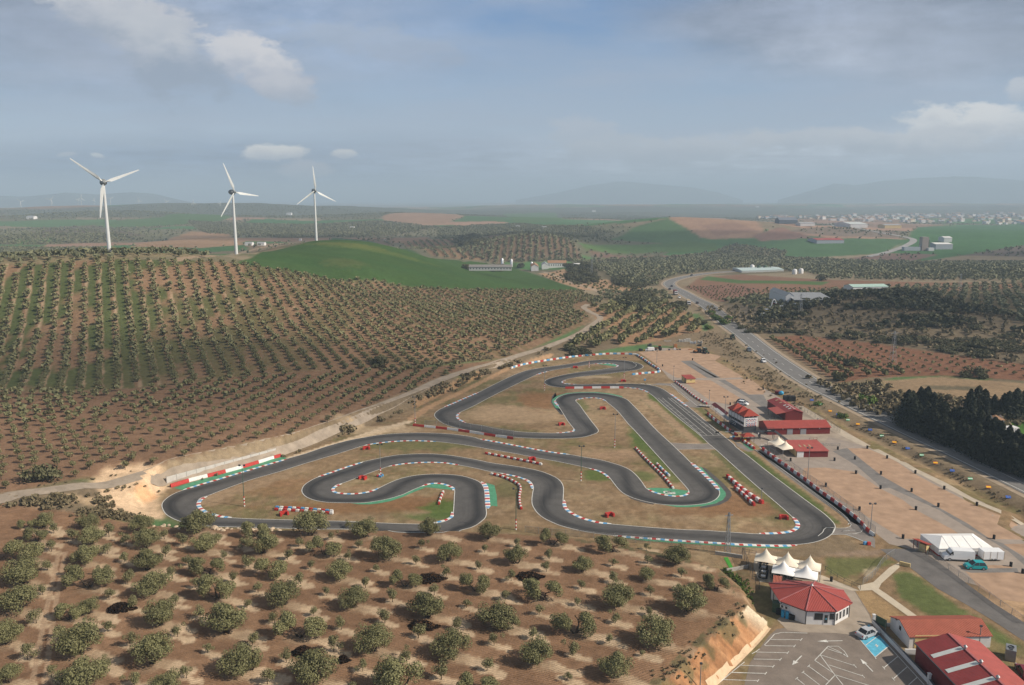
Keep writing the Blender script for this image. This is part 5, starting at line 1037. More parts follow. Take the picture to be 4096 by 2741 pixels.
# belt of conifers beside the highway
def mk_conifer(seed, H=10., W=4.2, n=900, col=False):
    r = np.random.default_rng(seed); h = r.random(n)**.8; rad = (1-h)**(.62)*W/2*(1 if not col else .42)*(.35+.75*r.random(n)); 
    if col: rad = np.sin(np.clip(h*.93+.07, 0, 1)*math.pi)**.5*W*.2*(.6+.5*r.random(n))
    a = r.random(n)*6.28; rad *= 1+.25*np.sin(a*5+h*20); P = np.c_[rad*np.cos(a), rad*np.sin(a), H*(.06+.94*h)]
    N = np.c_[np.cos(a), np.sin(a), .5+0*a]+r.normal(size=(n, 3))*.5; N /= np.linalg.norm(N, axis=1)[:, None]; V, F, T = leaf_quads(P, N, .42, r, asp=.6)
    mb = MB(); mb.tube((0, 0, -.2), (0, 0, H*.85), .17, .05, 6); return mesh_only('crown', V, F, LF_PINE, T), mb_only(mb, 'trunk', BARK)
CON = [mk_conifer(700+i, W=6.4+.6*(i % 3), n=1300) for i in range(5)]; CYP = mk_conifer(720, W=5, col=True)
k = 0
for line, n, dj, hh in [([(555,655),(640,700),(800,765),(1000,850),(1200,935),(1400,1030),(1600,1125),(1800,1190),(2000,1270)], 36, 8, (.95, 1.15)), ([(560,600),(700,640),(900,700),(1100,770),(1250,830),(1400,900),(1600,1000),(1800,1080)], 26, 10, (.95, 1.2))]:
    C = smooth_curve([p[:2] for p in gw_('M', line)], 1.); st_ = np.linspace(0, len(C)-1, n)
    for u in st_:
        x, y = C[int(u), :2]+rng.normal(size=2)*.7; s = random.uniform(*hh)*.88; m = random.choice(CON)
        t = plant('conifer_tree', m[0], m[1], (x, y, gz_(x, y)), s, random.random()*6.28, s*random.uniform(.85, 1.15)); tag(t, 'dark conifer in the dense belt along the right side of the highway', 'conifer', 'conifer belt along the highway')
for x, y, s in [(640,560,.9),(720,545,1.0),(790,560,1.05),(860,575,.9),(1240,590,1.05),(1320,570,1.1),(1390,575,1.0),(1490,590,.85),(1590,590,.9),(1640,600,1.0),(1720,600,1.1),(1800,590,1.0),(930,600,.8),(1860,600,1.1)]:
    p = g1('M', x, y); m = random.choice(CON); t = plant('conifer_tree', m[0], m[1], p, s, random.random()*6.28); tag(t, 'dark spiky conifer in the back row behind the lawn', 'conifer', 'conifers behind the lawn')
for x, y, s, l in [(1270,650,.95,'broad dark cypress on the lawn left of the white container'),(1418,648,.85,'slim dark cypress nearest the white container'),(1320,640,.8,'second broad cypress on the lawn behind the conifer belt')]:
    p = g1('M', x, y); t = plant('cypress_tree', CYP[0], CYP[1], p, s, 0.); tag(t, l, 'cypress')
# compost heaps in the grove
HEAP = leaf_mat('dark_compost', (.010,.006,.004), (.028,.015,.008), (.09,.045,.018))
for w, x, y, wd, hgt, lab in [('P',1020,925,215,1.0,'round dark brown compost heap in the left of the grove'),('Q',1530,670,230,.9,'long dark compost heap right of an olive tree in the middle grove'),('Q',1460,1080,250,.9,'dark compost heap half hidden behind a sapling'),('Q',450,1300,190,1.0,'dark compost heap left of a big olive at the bottom'),
    ('Q',790,1365,105,.8,'small dark compost heap right of the bottom olive'),('T',245,450,220,.8,'dark compost heap in the grove below the racetrack lamp')]:
    p = g1(w, x, y); t_ = p.y*cP-(p.z-CAMH)*sP; W = wd/WIN[w][2]*KV*t_/FV; r = np.random.default_rng(int(x)); n = 1500; a = r.random(n)*6.28; q = r.random(n)**.5*(1+.22*np.sin(a*3+1)+.14*np.sin(a*7)); h = np.clip(1-q**2, 0, 1)*hgt*(.7+.5*r.random(n))
    lp = np.c_[q*np.cos(a)*W/2, q*np.sin(a)*W*.42, h]; N = r.normal(size=(n, 3)); N[:, 2] += .9; N /= np.linalg.norm(N, axis=1)[:, None]; V, F, T = leaf_quads(lp, N, .19, r, asp=.8)
    o = mesh_np('compost_heap', V, F, HEAP, attrs={'tone': ('FLOAT', T*T)}); o.location = p; tag(o, lab, 'compost heap')
# ------------------------------------------------------------------ built things
WIN.update({'a': (2830, 1580, 6.694), 'b': (2960, 1600, 5.8075), 'c': (2540, 1340, 7.322), 'd': (3020, 820, 2.1775), 'e': (3040, 1140, 5.325), 'f': (3600, 2130, 4.7238), 'h': (2860, 2180, 3.905), 'k': (3080, 2380, 6.891)})
def pr(w, a, b):
    A = g1(w, *a); tt = A.y*cP-(A.z-CAMH)*sP; v = W_(w, [b])[0]; q = cp(v[0], W_(w, [a])[0][1], tt); return A, Vector((q[0], q[1], A.z))
def uz(w, x, y, z=0.): v = W_(w, [(x, y)])[0]; return Vector(cz(v[0], v[1], z))
M_STEEL = paint('galvanised_steel', (.33, .34, .35), .5, .5, .1, 2, .6); M_DKSTEEL = paint('dark_steel', (.045, .05, .058), .6, .4, .2, 2); M_BLACK = paint('black_rubber', (.018, .018, .019), .8, .3, .3, 3)
M_SHED = paint('dark_red_cladding', (.150, .018, .020), .6, .3, .12, .8, dirt=.12); M_WALLW = paint('white_render', (.66, .65, .64), .85, .2, .08, .8, dirt=.18); M_CREAM = paint('cream_render', (.60, .46, .22), .85, .2, .1, .8, dirt=.2)
M_GLASS = paint('dark_window_glass', (.022, .026, .03), .12, .6, .2, .6); M_CONCR = paint('grey_concrete', (.38, .36, .33), .9, .2, .15, 1.5, dirt=.25); M_TENTW = paint('white_canvas', (.80, .79, .77), .8, .2, .05, .8, dirt=.08); M_TENTC = paint('cream_canvas', (.74, .66, .54), .8, .2, .09, .8, dirt=.12)
M_GREYDOOR = paint('grey_roller_door', (.25, .25, .27), .6, .3, .1, 2); M_YEL = paint('yellow_paint', (.65, .38, .02), .6, .3, .15, 2, dirt=.2); M_ORANGE = paint('rusty_orange_paint', (.36, .15, .05), .7, .3, .3, 1, dirt=.4); M_DKGREEN = paint('dark_green_paint', (.05, .09, .05), .6, .3, .3, 1, dirt=.3)
M_BLUEP = paint('bright_blue_plastic', (.03, .30, .52), .4, .4, .1, 2); M_TEAL = paint('teal_car_paint', (.01, .32, .34), .25, .5, .06, 1); M_SILV = paint('silver_car_paint', (.55, .56, .58), .3, .5, .05, 1, .3); M_CARW = paint('white_car_paint', (.78, .78, .78), .3, .5, .03, 1); M_CARK = paint('black_car_paint', (.02, .022, .026), .25, .5, .1, 1); M_CARR = paint('dark_red_car_paint', (.16, .012, .018), .3, .5, .1, 1)
M_TURB = paint('turbine_white', (.58, .59, .58), .45, .4, .05, .2); M_TURBG = paint('shaded_nacelle_grey', (.20, .215, .22), .5, .4, .1, .3); M_SKYL = paint('roof_light_panel', (.55, .57, .55), .5, .4, .08, 1, dirt=.2); M_TAN = paint('dirty_roof_light', (.40, .30, .18), .6, .3, .15, 1, dirt=.3)  # near nacelle and hub grey has their shadow-side darkness painted in
def ribbed(name, col, pitch, ang, rough=.65, depth=.06, var=.12):
    m, t, b = new_mat(name, rough, .25); g = t.new('ShaderNodeTexCoord').outputs['Object']; n = t.noise(g, .7, 5, .6); n2 = t.noise(g, 5, 3, .7)
    c = t.mix(t.mapr(n, .3, .7), tuple(q*(1-var) for q in col), tuple(q*(1+var) for q in col)); c = t.mix(t.mapr(n2, .5, .8, 0, .4), c, (.15, .075, .055))
    mp = t.new('ShaderNodeMapping'); mp.inputs['Rotation'].default_value = (0, 0, ang); t.l.new(g, mp.inputs['Vector'])
    w = t.new('ShaderNodeTexWave', wave_type='BANDS', bands_direction='X', wave_profile='SIN'); w.inputs['Scale'].default_value = .314/pitch; t.l.new(mp.outputs[0], w.inputs['Vector'])
    bp = t.new('ShaderNodeBump'); bp.inputs['Strength'].default_value = .9; bp.inputs['Distance'].default_value = depth; t.l.new(w.outputs['Fac'], bp.inputs['Height']); t.l.new(bp.outputs[0], b.inputs['Normal']); t.put(b.inputs['Base Color'], c); return m
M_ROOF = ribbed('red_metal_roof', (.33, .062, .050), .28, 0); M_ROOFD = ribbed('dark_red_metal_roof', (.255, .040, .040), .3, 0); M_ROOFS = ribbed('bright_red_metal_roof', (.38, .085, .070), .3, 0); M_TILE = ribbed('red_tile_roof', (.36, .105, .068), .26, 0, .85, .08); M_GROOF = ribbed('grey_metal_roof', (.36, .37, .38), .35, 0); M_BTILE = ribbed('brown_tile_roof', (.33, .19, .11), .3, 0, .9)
def wire_mat(name, col, fill):
    m = bpy.data.materials.new(name); m.use_nodes = True; t = NT(m.node_tree); b = t.n['Principled BSDF']; b.inputs['Base Color'].default_value = (*col, 1); b.inputs['Roughness'].default_value = .6
    g = t.new('ShaderNodeTexCoord').outputs['Object']; sx = t.new('ShaderNodeSeparateXYZ'); t.l.new(g, sx.inputs[0])
    h = t.math('ADD', sx.outputs[0], sx.outputs[1]); f = None
    for s in (1, -1):
        q = t.math('FRACT', t.math('MULTIPLY', t.math('ADD', h, t.math('MULTIPLY', sx.outputs[2], float(s))), 12.)); q = t.math('LESS_THAN', q, fill/2); f = q if f is None else t.math('MAXIMUM', f, q)
    b.inputs['Alpha'].default_value = 1; t.l.new(f, b.inputs['Alpha']); return m
M_WIRE = wire_mat('chain_link_wire', (.20, .19, .17), .30)
# --- wind turbines
def turbine(base, hub_h, yaw, rot0, label, R_=33., group='wind turbines', grey=True):
    t = empty('wind_turbine', base, 0, label, 'wind turbine', group); s = hub_h/67.
    mb = MB(); mb.lathe([(1.85*s, -3), (1.75*s, 0), (1.5*s, 25*s), (1.05*s, hub_h-1.4*s)], 20); mb.build('tower', M_TURB, t, smooth=True)
    ax = Vector((-math.sin(yaw), -math.cos(yaw), 0)); q = ax.to_track_quat('Z', 'Y').to_matrix().to_4x4(); T0 = Matrix.Translation((0, 0, hub_h)) @ q
    mb = MB(); mb.M = T0; mb.lathe([(.05, -5.6*s), (1.8*s, -5.0*s), (2.7*s, -3.*s), (3.0*s, -.5*s), (2.8*s, 1.2*s), (2.0*s, 2.2*s), (.1, 2.3*s)], 14); mb.build('nacelle', M_TURBG if grey else M_TURB, t, smooth=True)
    mb = MB(); mb.M = T0; mb.lathe([(1.7*s, 2.2*s), (1.8*s, 3.2*s), (1.4*s, 4.2*s), (.5*s, 4.9*s), (.05, 5.1*s)], 14); mb.build('hub', M_TURBG if grey else M_TURB, t, smooth=True)
    up = Vector((0, 0, 1)); rt = up.cross(-ax).normalized()*-1
    rt = Vector((math.cos(yaw), -math.sin(yaw), 0))
    for k in range(3):
        a = R(rot0+120*k); d = rt*math.cos(a)+up*math.sin(a); ch_ = d.cross(ax); mb = MB(); V = []; c0 = Vector((0, 0, hub_h))+ax*3.3*s
        for r, c, th, tw in [(1.0, .5, .5, 0), (3, .65, .5, .1), (6, 1.5, .34, .5), (9, 1.45, .26, .38), (16, 1.1, .17, .22), (24, .75, .11, .1), (31, .42, .06, .03), (R_, .1, .02, 0)]:
            r *= s; cc = (ch_*math.cos(tw)+ax*math.sin(tw))*c*1.2*s; nn = (ax*math.cos(tw)-ch_*math.sin(tw))*th*s; p = c0+d*r
            V += [p-cc*.55, p+nn*.8, p+cc*1.1, p-nn*.8]
        F = [(i*4+j, i*4+(j+1) % 4, i*4+4+(j+1) % 4, i*4+4+j) for i in range(7) for j in range(4)]+[(0, 1, 2, 3), (28, 29, 30, 31)]
        mb.add(V, F); mb.build('blade', M_TURB, t, smooth=False)
    return t
def hang(px, t, z): x, y, _ = ch(px, t, z); return Vector((x, y, gz_(x, y)-.3))
p = cp(252, 593, 470); turbine(Vector(p), cp(238, 418, 470)[2]-p[2], -R(29), 21, 'large white wind turbine on the crest of the olive hill, rotor facing the camera', 30.)
p = cp(541, 582, 577); turbine(Vector(p), cp(535, 440, 577)[2]-p[2], -R(58), 113, 'middle white wind turbine beside the green hill, its rotor seen almost edge-on')
p = cp(724, 551, 725); turbine(Vector(p), cp(719, 437, 725)[2]-p[2], R(-38), 94, 'white wind turbine standing on top of the green hill')
for i, (x, yb, a, hh, tt) in enumerate([(145,580,20,65,3700),(347,570,50,70,3850),(548,553,80,62,4000),(742,557,35,60,4000),(931,565,100,58,4000),(1116,570,10,56,4000),(1297,580,95,58,3800),(1475,582,60,54,3800),(525,552,30,45,4100),(632,548,70,42,4100)]):
    v = W_('X', [(x, yb)])[0]; pp = cp(v[0], v[1], tt); h = hh/1.6736*KV*tt/FV
    turbine(Vector(pp), h, -R(30+5*i), a, f'tiny far wind turbine on the hazy ridge, {ORD[i] if i < 8 else ["smaller one left of the third", "smaller one right of the third"][i-8]}'+(' from the left' if i < 8 else ''), 30., 'far wind turbines on the ridge', False)
def house(name, label, cat, p0, p1, D, hw, hr, wm, rm, over=.35, along=True, group=None, hip=0., z=None, wins=0, doors=(), flat=False):
    """gabled building: local x runs along the near wall p0 -> p1, y away from the camera"""
    d = p1-p0; L = math.hypot(d.x, d.y); t = empty(name, p0 if z is None else Vector((p0.x, p0.y, z)), math.atan2(d.y, d.x), label, cat, group); mb = MB()
    if along: g = [(0, 0), (D, 0), (D, hw), (D/2, hr), (0, hw)]; V = [(x, y, q) for x in (0, L) for y, q in g]
    else: g = [(0, 0), (L, 0), (L, hw), (L/2, hr), (0, hw)]; V = [(x, y, q) for y in (0, D) for x, q in g]
    if flat == 'mono': V = [(x, y, q) for x in (0, L) for y, q in [(0, 0), (D, 0), (D, hr), (D/2, (hw+hr)/2), (0, hw)]]
    mb.add(V, [(0, 1, 2, 3, 4), (9, 8, 7, 6, 5)]+[(i, (i+1) % 5, 5+(i+1) % 5, 5+i) for i in (0, 1, 4)]); mb.build('wall', wm, t)
    o = over; mb = MB(); sl = (hr-hw)/(D/2 if along else L/2); T = .12
    if flat == 'mono': pr = [[(-o, -o, hw+.02), (L+o, -o, hw+.02), (L+o, D+o, hr+.02), (-o, D+o, hr+.02)]]
    elif along: e = hw-sl*o+.03; pr = [[(-o, -o, e), (L+o, -o, e), (L+o-hip, D/2, hr+.03), (-o+hip, D/2, hr+.03)], [(L+o, D+o, e), (-o, D+o, e), (-o+hip, D/2, hr+.03), (L+o-hip, D/2, hr+.03)]]
    else: e = hw-sl*o+.03; pr = [[(-o, D+o, e), (-o, -o, e), (L/2, -o+hip, hr+.03), (L/2, D+o-hip, hr+.03)], [(L+o, -o, e), (L+o, D+o, e), (L/2, D+o-hip, hr+.03), (L/2, -o+hip, hr+.03)]]
    if hip and along: pr += [[(-o, D+o, e), (-o, -o, e), (-o+hip, D/2, hr+.03)], [(L+o, -o, e), (L+o, D+o, e), (L+o-hip, D/2, hr+.03)]]
    for q in pr: n = len(q); mb.add(q+[(x, y, z_-T) for x, y, z_ in q], [tuple(range(n)), tuple(range(n, 2*n))[::-1]]+[(i, (i+1) % n, n+(i+1) % n, n+i) for i in range(n)])
    mb.build('roof', rm, t)
    for k in range(wins): 
        m2 = MB(); m2.box(((k+.5)*L/wins, -.02, hw*.6), (min(.9, L/wins*.5), .08, hw*.32)); m2.build('window', M_GLASS, t)
    for x, w_, h_, mt, nm in doors: m2 = MB(); m2.box((x, -.03, h_/2), (w_, .08, h_)); m2.build(nm, mt, t)
    t['L'] = L; return t
# --- red sheds by the paddock
A, B = g1('b', 640, 815), g1('b', 2085, 790); s1 = house('red_shed', 'long dark red shed with gabled red roof and two grey roller doors', 'shed', A, B, 8.2, 2.35, 3.7, M_SHED, M_ROOF, .3, doors=[(7.4, 1.9, 1.9, M_GREYDOOR, 'roller_door'), (11.9, 1.9, 1.9, M_GREYDOOR, 'roller_door')])
for x in (5, 10.6, 17.3): m2 = MB(); m2.box((x, -.1, 2.0), (.22, .2, .2)); m2.build('wall_lamp', M_WALLW, s1)
for x in (2., 18.4): m2 = MB(); m2.tube((x, 4.1, 3.6), (x, 4.1, 4.1), .13); m2.box((x, 4.1, 4.15), (.4, .4, .1)); m2.build('roof_vent', M_STEEL, s1)
A, B = g1('b', 1315, 1335), g1('b', 2040, 1328); s2 = house('red_shed', 'red shed with flat-pitched roof, three tan roof panels and a white end door', 'shed', A, B, 9.0, 1.95, 2.55, M_SHED, M_ROOFS, .25, flat='mono', doors=[(1.05, 2.0, 1.75, M_WALLW, 'white_door')])
for x in (2.4, 3.9, 5.4): m2 = MB(); m2.box((x, 4.0, 2.30), (.5, 1.7, .05), rx=math.atan(.6/9)); m2.build('roof_panel', M_TAN, s2)
m2 = MB(); m2.box((-.07, 4.5, .95), (.06, 8.6, 1.7)); m2.build('side_wall', M_CREAM, s2)
A, B = g1('b', 1050, 478), g1('b', 1445, 472); s3 = house('red_shed', 'red gabled shed with white and tan roof lights, open porch on its left', 'shed', A, B, 17., 2.9, 3.9, M_SHED, M_ROOFD, .2, along=False); L3 = s3['L']
for k, (y, mt) in enumerate([(2.2, M_SKYL), (4.4, M_SKYL), (6.6, M_SKYL), (10.4, M_TAN), (14.0, M_TAN)]):
    for sg in (-1, 1): m2 = MB(); a_ = math.atan((3.9-2.9)/(L3/2)); m2.box((L3/2+sg*L3*.13, y, 3.93-L3*.13*math.tan(a_)+.06), (L3*.17, .75, .05), ry=sg*a_); m2.build('roof_light', mt, s3)
m2 = MB(); m2.box((-1.6, 4.0, 2.62), (3.6, 8.0, .1), ry=-.17); m2.build('porch_roof', M_ROOFS, s3)
for y in (.4, 4, 7.6): m2 = MB(); m2.tube((-3.2, y, 0), (-3.2, y, 2.3), .07); m2.build('post', M_DKSTEEL, s3)
A, B = g1('F', 958, 528), g1('F', 1095, 522); s4 = house('yellow_hut', 'small yellow hut with a sloping red roof standing in the gravel paddock', 'hut', A, B, 5.2, 2.1, 2.6, M_CREAM, M_ROOF, .25, flat='mono')
m2 = MB(); m2.box((2.0, -.03, 1.45), (.45, .08, .3)); m2.build('window', M_GLASS, s4); m2 = MB(); m2.box((-.03, 1.4, 1), (.08, .9, 1.9)); m2.build('door', M_DKSTEEL, s4); m2 = MB(); m2.box((s4['L']/2, -.02, .12), (s4['L'], .07, .24)); m2.build('plinth', M_SHED, s4)
# --- control tower with three pyramid roofs
A, B, C_ = g1('a', 965, 1010), g1('a', 1345, 1000), g1('a', 545, 800)
ct = empty('control_tower', A, math.atan2(B.y-A.y, B.x-A.x), 'white race control building with three red pyramid roofs beside the start straight', 'building'); TWd = (B-A).length
ax_ = Vector((math.cos(ct.rotation_euler.z), math.sin(ct.rotation_euler.z))); dl = C_.xy-A.xy; TLn = max(dl.dot(Vector((-ax_.y, ax_.x))), 9.); print('tower', TWd, TLn, dl.dot(ax_)); TS = dl.dot(ax_)/TLn
TLn = min(max(TLn, 11), 15); Z0, Z1, Z2, Z3 = 2.0, 4.9, 5.55, 7.4; sk = lambda y: TS*y*.0
ct.rotation_euler.z += math.atan(-TS)*.6 if abs(TS) < 1 else 0
m2 = MB(); m2.box((TWd/2, TLn/2, Z0/2), (TWd-.5, TLn-.4, Z0)); m2.build('ground_floor', M_DKSTEEL, ct)
m2 = MB(); m2.box((TWd/2, TLn/2, (Z0+Z1)/2), (TWd, TLn, Z1-Z0)); m2.build('wall', M_WALLW, ct)
m2 = MB(); m2.box((TWd/2, TLn/2, (Z1+Z2)/2), (TWd-.5, TLn-.5, Z2-Z1)); m2.build('gallery_dark_core', M_GLASS, ct)  # dark box fills the open gallery in place of its shade
m2 = MB()
for x in (0.08, TWd-.08):
    for k in range(7): m2.box((x, .08+k*(TLn-.16)/6, (Z1+Z2)/2), (.16, .16, Z2-Z1))
for x in (TWd*.36, TWd*.66): m2.box((x, .08, (Z1+Z2)/2), (.12, .16, Z2-Z1))
m2.build('gallery_post', M_WALLW, ct)
for k in range(3):
    m2 = MB(); y0, y1 = k*TLn/3-(.45 if k == 0 else 0), (k+1)*TLn/3+(.45 if k == 2 else 0); x0, x1 = -.5, TWd+.5
    m2.add([(x0, y0, Z2), (x1, y0, Z2), (x1, y1, Z2), (x0, y1, Z2), (TWd/2, (y0+y1)/2, Z3+.25)], [(0, 1, 4), (1, 2, 4), (2, 3, 4), (3, 0, 4), (3, 2, 1, 0)]); m2.build('pyramid_roof', M_ROOF if False else paint('control_tower_roof_tiles', (.28, .048, .032), .8, .2, .12, 3), ct)
for k in range(5):
    m2 = MB(); y = (k+.5)*TLn/5; m2.box((-.02, y, Z0+1.0), (.1, TLn/5-.35, .8)); m2.build('window', M_GLASS, ct)
    m2 = MB(); m2.box((-.03, y-TLn/10, (Z0+Z1)/2), (.12, .12, Z1-Z0)); m2.build('pilaster', M_STEEL, ct)
for k in range(3): m2 = MB(); m2.box((.2, TLn-1.4-k*1.5, 1.2), (.12, .8, .7)); wf = m2.build('ground_window', M_WALLW, ct); m2 = MB(); m2.box((.13, TLn-1.4-k*1.5, 1.2), (.03, .55, .45)); m2.build('pane', M_GLASS, wf)
m2 = MB(); m2.box((TWd/2+.05, -.04, (Z0+Z1)/2+.05), (TWd*.80, .08, (Z1-Z0)*.84)); sg = m2.build('sign', M_WALLW, ct)
mr, mb_ = MB(), MB(); W8 = TWd*.76; x0 = TWd/2+.05-W8/2; cw = W8/8
for r_i, zr in enumerate([.93, .81, .69, .47, .35, .23, .10, -.0]):
    zz = Z0+.22+(Z1-Z0)*.80*zr
    for k in range(8):
        if (k+r_i) % 2 or (r_i == 2 and 0 < k < 7) or (r_i == 3 and k < 6): continue
        (mb_ if r_i % 2 == 0 else mr).box((x0+(k+.5)*cw+.08, -.10, zz), (cw*.92, .03, (Z1-Z0)*.085))
for k in range(5): mr.box((x0+W8*(.2+.09*k), -.10, Z0+.22+(Z1-Z0)*.80*.59), (.2, .03, .13))
for k in range(6): mb_.box((x0+W8*(.62+.05*k), -.10, Z0+.22+(Z1-Z0)*.80*.59), (.11, .03, .10))
mr.build('red_checks', M_RED, sg); mb_.build('blue_checks', paint('navy_paint', (.03, .06, .22), .6, .3, .1, 2), sg)
# --- kiosk, footbridge, start gantry, canopies
kc = (g1('a', 1060, 1250)+g1('a', 1060, 1230))/2; k_ = empty('kiosk', kc, ct.rotation_euler.z, 'small open kiosk with a red hipped roof beside the pit wall', 'kiosk')
m2 = MB(); m2.add([(-2.1, -1.5, 1.9), (2.1, -1.5, 1.9), (2.1, 1.5, 1.9), (-2.1, 1.5, 1.9), (-.5, 0, 2.8), (.5, 0, 2.8)], [(0, 1, 5, 4), (1, 2, 5), (2, 3, 4, 5), (3, 0, 4), (3, 2, 1, 0)]); m2.build('roof', paint('control_tower_roof_tiles', (.28, .048, .032)), k_)
for x, y in ((-1.7, -1.2), (1.7, -1.2), (1.7, 1.2), (-1.7, 1.2)): m2 = MB(); m2.tube((x, y, 0), (x, y, 1.95), .07); m2.build('post', M_DKSTEEL, k_)
m2 = MB(); m2.box((0, 0, .5), (1.3, 1.0, 1.0)); m2.build('counter', M_SHED, k_); m2 = MB(); m2.box((-1.1, -.5, .55), (.7, .5, .9)); m2.build('yellow_cabinet', M_YEL, k_)
BZ = 2.75
fb0, fb1 = uz('a', 930, 1000, BZ), uz('a', 1810, 975, BZ); d = fb1-fb0; fb = empty('footbridge', Vector((fb0.x, fb0.y, 0)), math.atan2(d.y, d.x), 'dark steel footbridge on posts leading from race control to the sheds', 'footbridge'); FL = d.length
m2 = MB(); m2.box((FL/2, .6, BZ-.1), (FL, 1.3, .16)); m2.build('deck', M_DKSTEEL, fb)
for y in (0, 1.25):
    m2 = MB(); m2.box((FL/2, y, BZ+.85), (FL, .06, .06)); m2.box((FL/2, y, BZ+.45), (FL, .04, .04))
    for k in range(12): m2.box((FL*k/11, y, BZ+.42), (.05, .05, .9))
    m2.build('railing', M_DKSTEEL, fb)
m2 = MB(); m2.box((FL*.25, -.05, BZ+.1), (FL*.5, .05, .5)); m2.build('lower_panel', M_DKSTEEL, fb)
m2 = MB(); m2.box((FL*.83, -.06, BZ+.3), (FL*.30, .06, .62)); bn = m2.build('banner', M_BLACK, fb)
m2 = MB()
for k, w_ in enumerate([.14, .10, .12, .10, .13, .10, .12]): m2.box((FL*.77+k*.17, -.10, BZ+.30+(.03 if k in (0, 3) else 0)), (w_, .02, .2 if k in (0, 3) else .14))
m2.build('lettering', M_WALLW, bn)
for x in (.03, .28, .56, .98): 
    m2 = MB(); m2.tube((FL*x, .1, 0), (FL*x, .1, BZ), .09); m2.tube((FL*x, 1.1, 0), (FL*x, 1.1, BZ), .09); m2.build('post', M_DKSTEEL, fb)
sB = uz('a', 2140, 1210, 1.55); q = fb.matrix_basis.inverted(); q = Matrix.Rotation(-fb.rotation_euler.z, 4, 'Z') @ Matrix.Translation((-fb0.x, -fb0.y, 0)); e = q @ sB
m2 = MB(); n_ = 12
for k in range(n_): u = (k+.5)/n_; m2.box((FL+(e.x-FL)*u, .4+(e.y-.4)*u, BZ+(1.4-BZ)*u), (.75, 1.1, .08), rz=math.atan2(e.y-.4, e.x-FL))
m2.build('stair', M_DKSTEEL, fb)
m2 = MB(); m2.box((e.x, e.y, 1.38), (1.5, 1.4, .1)); m2.tube((e.x, e.y, 0), (e.x, e.y, 1.4), .09); m2.tube((FL+(e.x-FL)*.45, .4+(e.y-.4)*.45, 0), (FL+(e.x-FL)*.45, .4+(e.y-.4)*.45, 2.1), .09); m2.build('landing', M_DKSTEEL, fb)
m2 = MB()
for k in range(6): u = (k+.5)/6; m2.box((e.x-1.2*u-.3, e.y-.5-.6*u, 1.38*(1-u)), (.5, .9, .07), rz=.5)
m2.build('lower_stair', M_DKSTEEL, fb)
ga, gb = uz('a', 260, 998, BZ), uz('a', 950, 985, BZ); d = gb-ga; gt = empty('start_gantry', Vector((gb.x, gb.y, 0)), math.atan2(-d.y, -d.x), 'thin grey start light gantry reaching from race control over the track', 'gantry')
m2 = MB(); m2.box((2.9, 0, BZ+.05), (5.8, .5, .18)); m2.build('truss', M_STEEL, gt); m2 = MB(); m2.tube((5.8, 0, BZ), (d.length, 0, BZ), .05); m2.build('arm', M_STEEL, gt); m2 = MB(); m2.box((d.length, 0, BZ-.05), (1.1, .3, .5)); m2.build('light_box', M_BLACK, gt); m2 = MB(); m2.box((3.6, .2, BZ+.4), (1.2, .5, .7)); m2.build('monitor', M_BLACK, gt); m2 = MB(); m2.tube((.2, 0, 0), (.2, 0, BZ), .1); m2.build('post', M_DKSTEEL, gt)
def canopy(w, a, b, wd, h, mat, label, z2=None, npost=5, nm='canopy', slope=.12):
    p0, p1 = uz(w, *a, h), uz(w, *b, h); d = p1-p0; t = empty(nm, Vector((p0.x, p0.y, 0)), math.atan2(d.y, d.x), label, 'canopy'); L = d.length
    m2 = MB(); m2.box((L/2, wd/2, h), (L, wd, .1), rx=slope); m2.build('roof', mat, t)
    for k in range(npost): m2 = MB(); x = .2+(L-.4)*k/(npost-1); m2.tube((x, wd*.5, 0), (x, wd*.5, h), .06); m2.build('post', M_STEEL, t)
    return t
canopy('a', (100,230), (470,520), 1.5, 2.3, M_SHED, 'narrow red awning roof behind the pit wall grandstand', nm='awning', slope=.5); canopy('a', (160,360), (545,680), 1.4, 2.3, M_GROOF, 'dark grey canopy over the pit wall stand', nm='canopy', npost=6)
m2 = MB(); gp0, gp1 = g1('J', 250, 335), g1('J', 380, 345)
dk = empty('grandstand', gp0, math.atan2(gp1.y-gp0.y, gp1.x-gp0.x), 'low steel viewing platform at the end of the pit wall', 'platform'); m2.box((2.2, .7, .55), (4.4, 1.6, .12)); m2.build('deck', M_CONCR, dk); m2 = MB()
for k in range(5): m2.tube((k*1.1, 0, 0), (k*1.1, 0, 1.4), .04); m2.tube((k*1.1, 1.4, 0), (k*1.1, 1.4, 1.4), .04)
m2.box((2.2, 0, 1.4), (4.4, .05, .05)); m2.box((2.2, 1.4, 1.4), (4.4, .05, .05)); m2.build('railing', M_STEEL, dk)
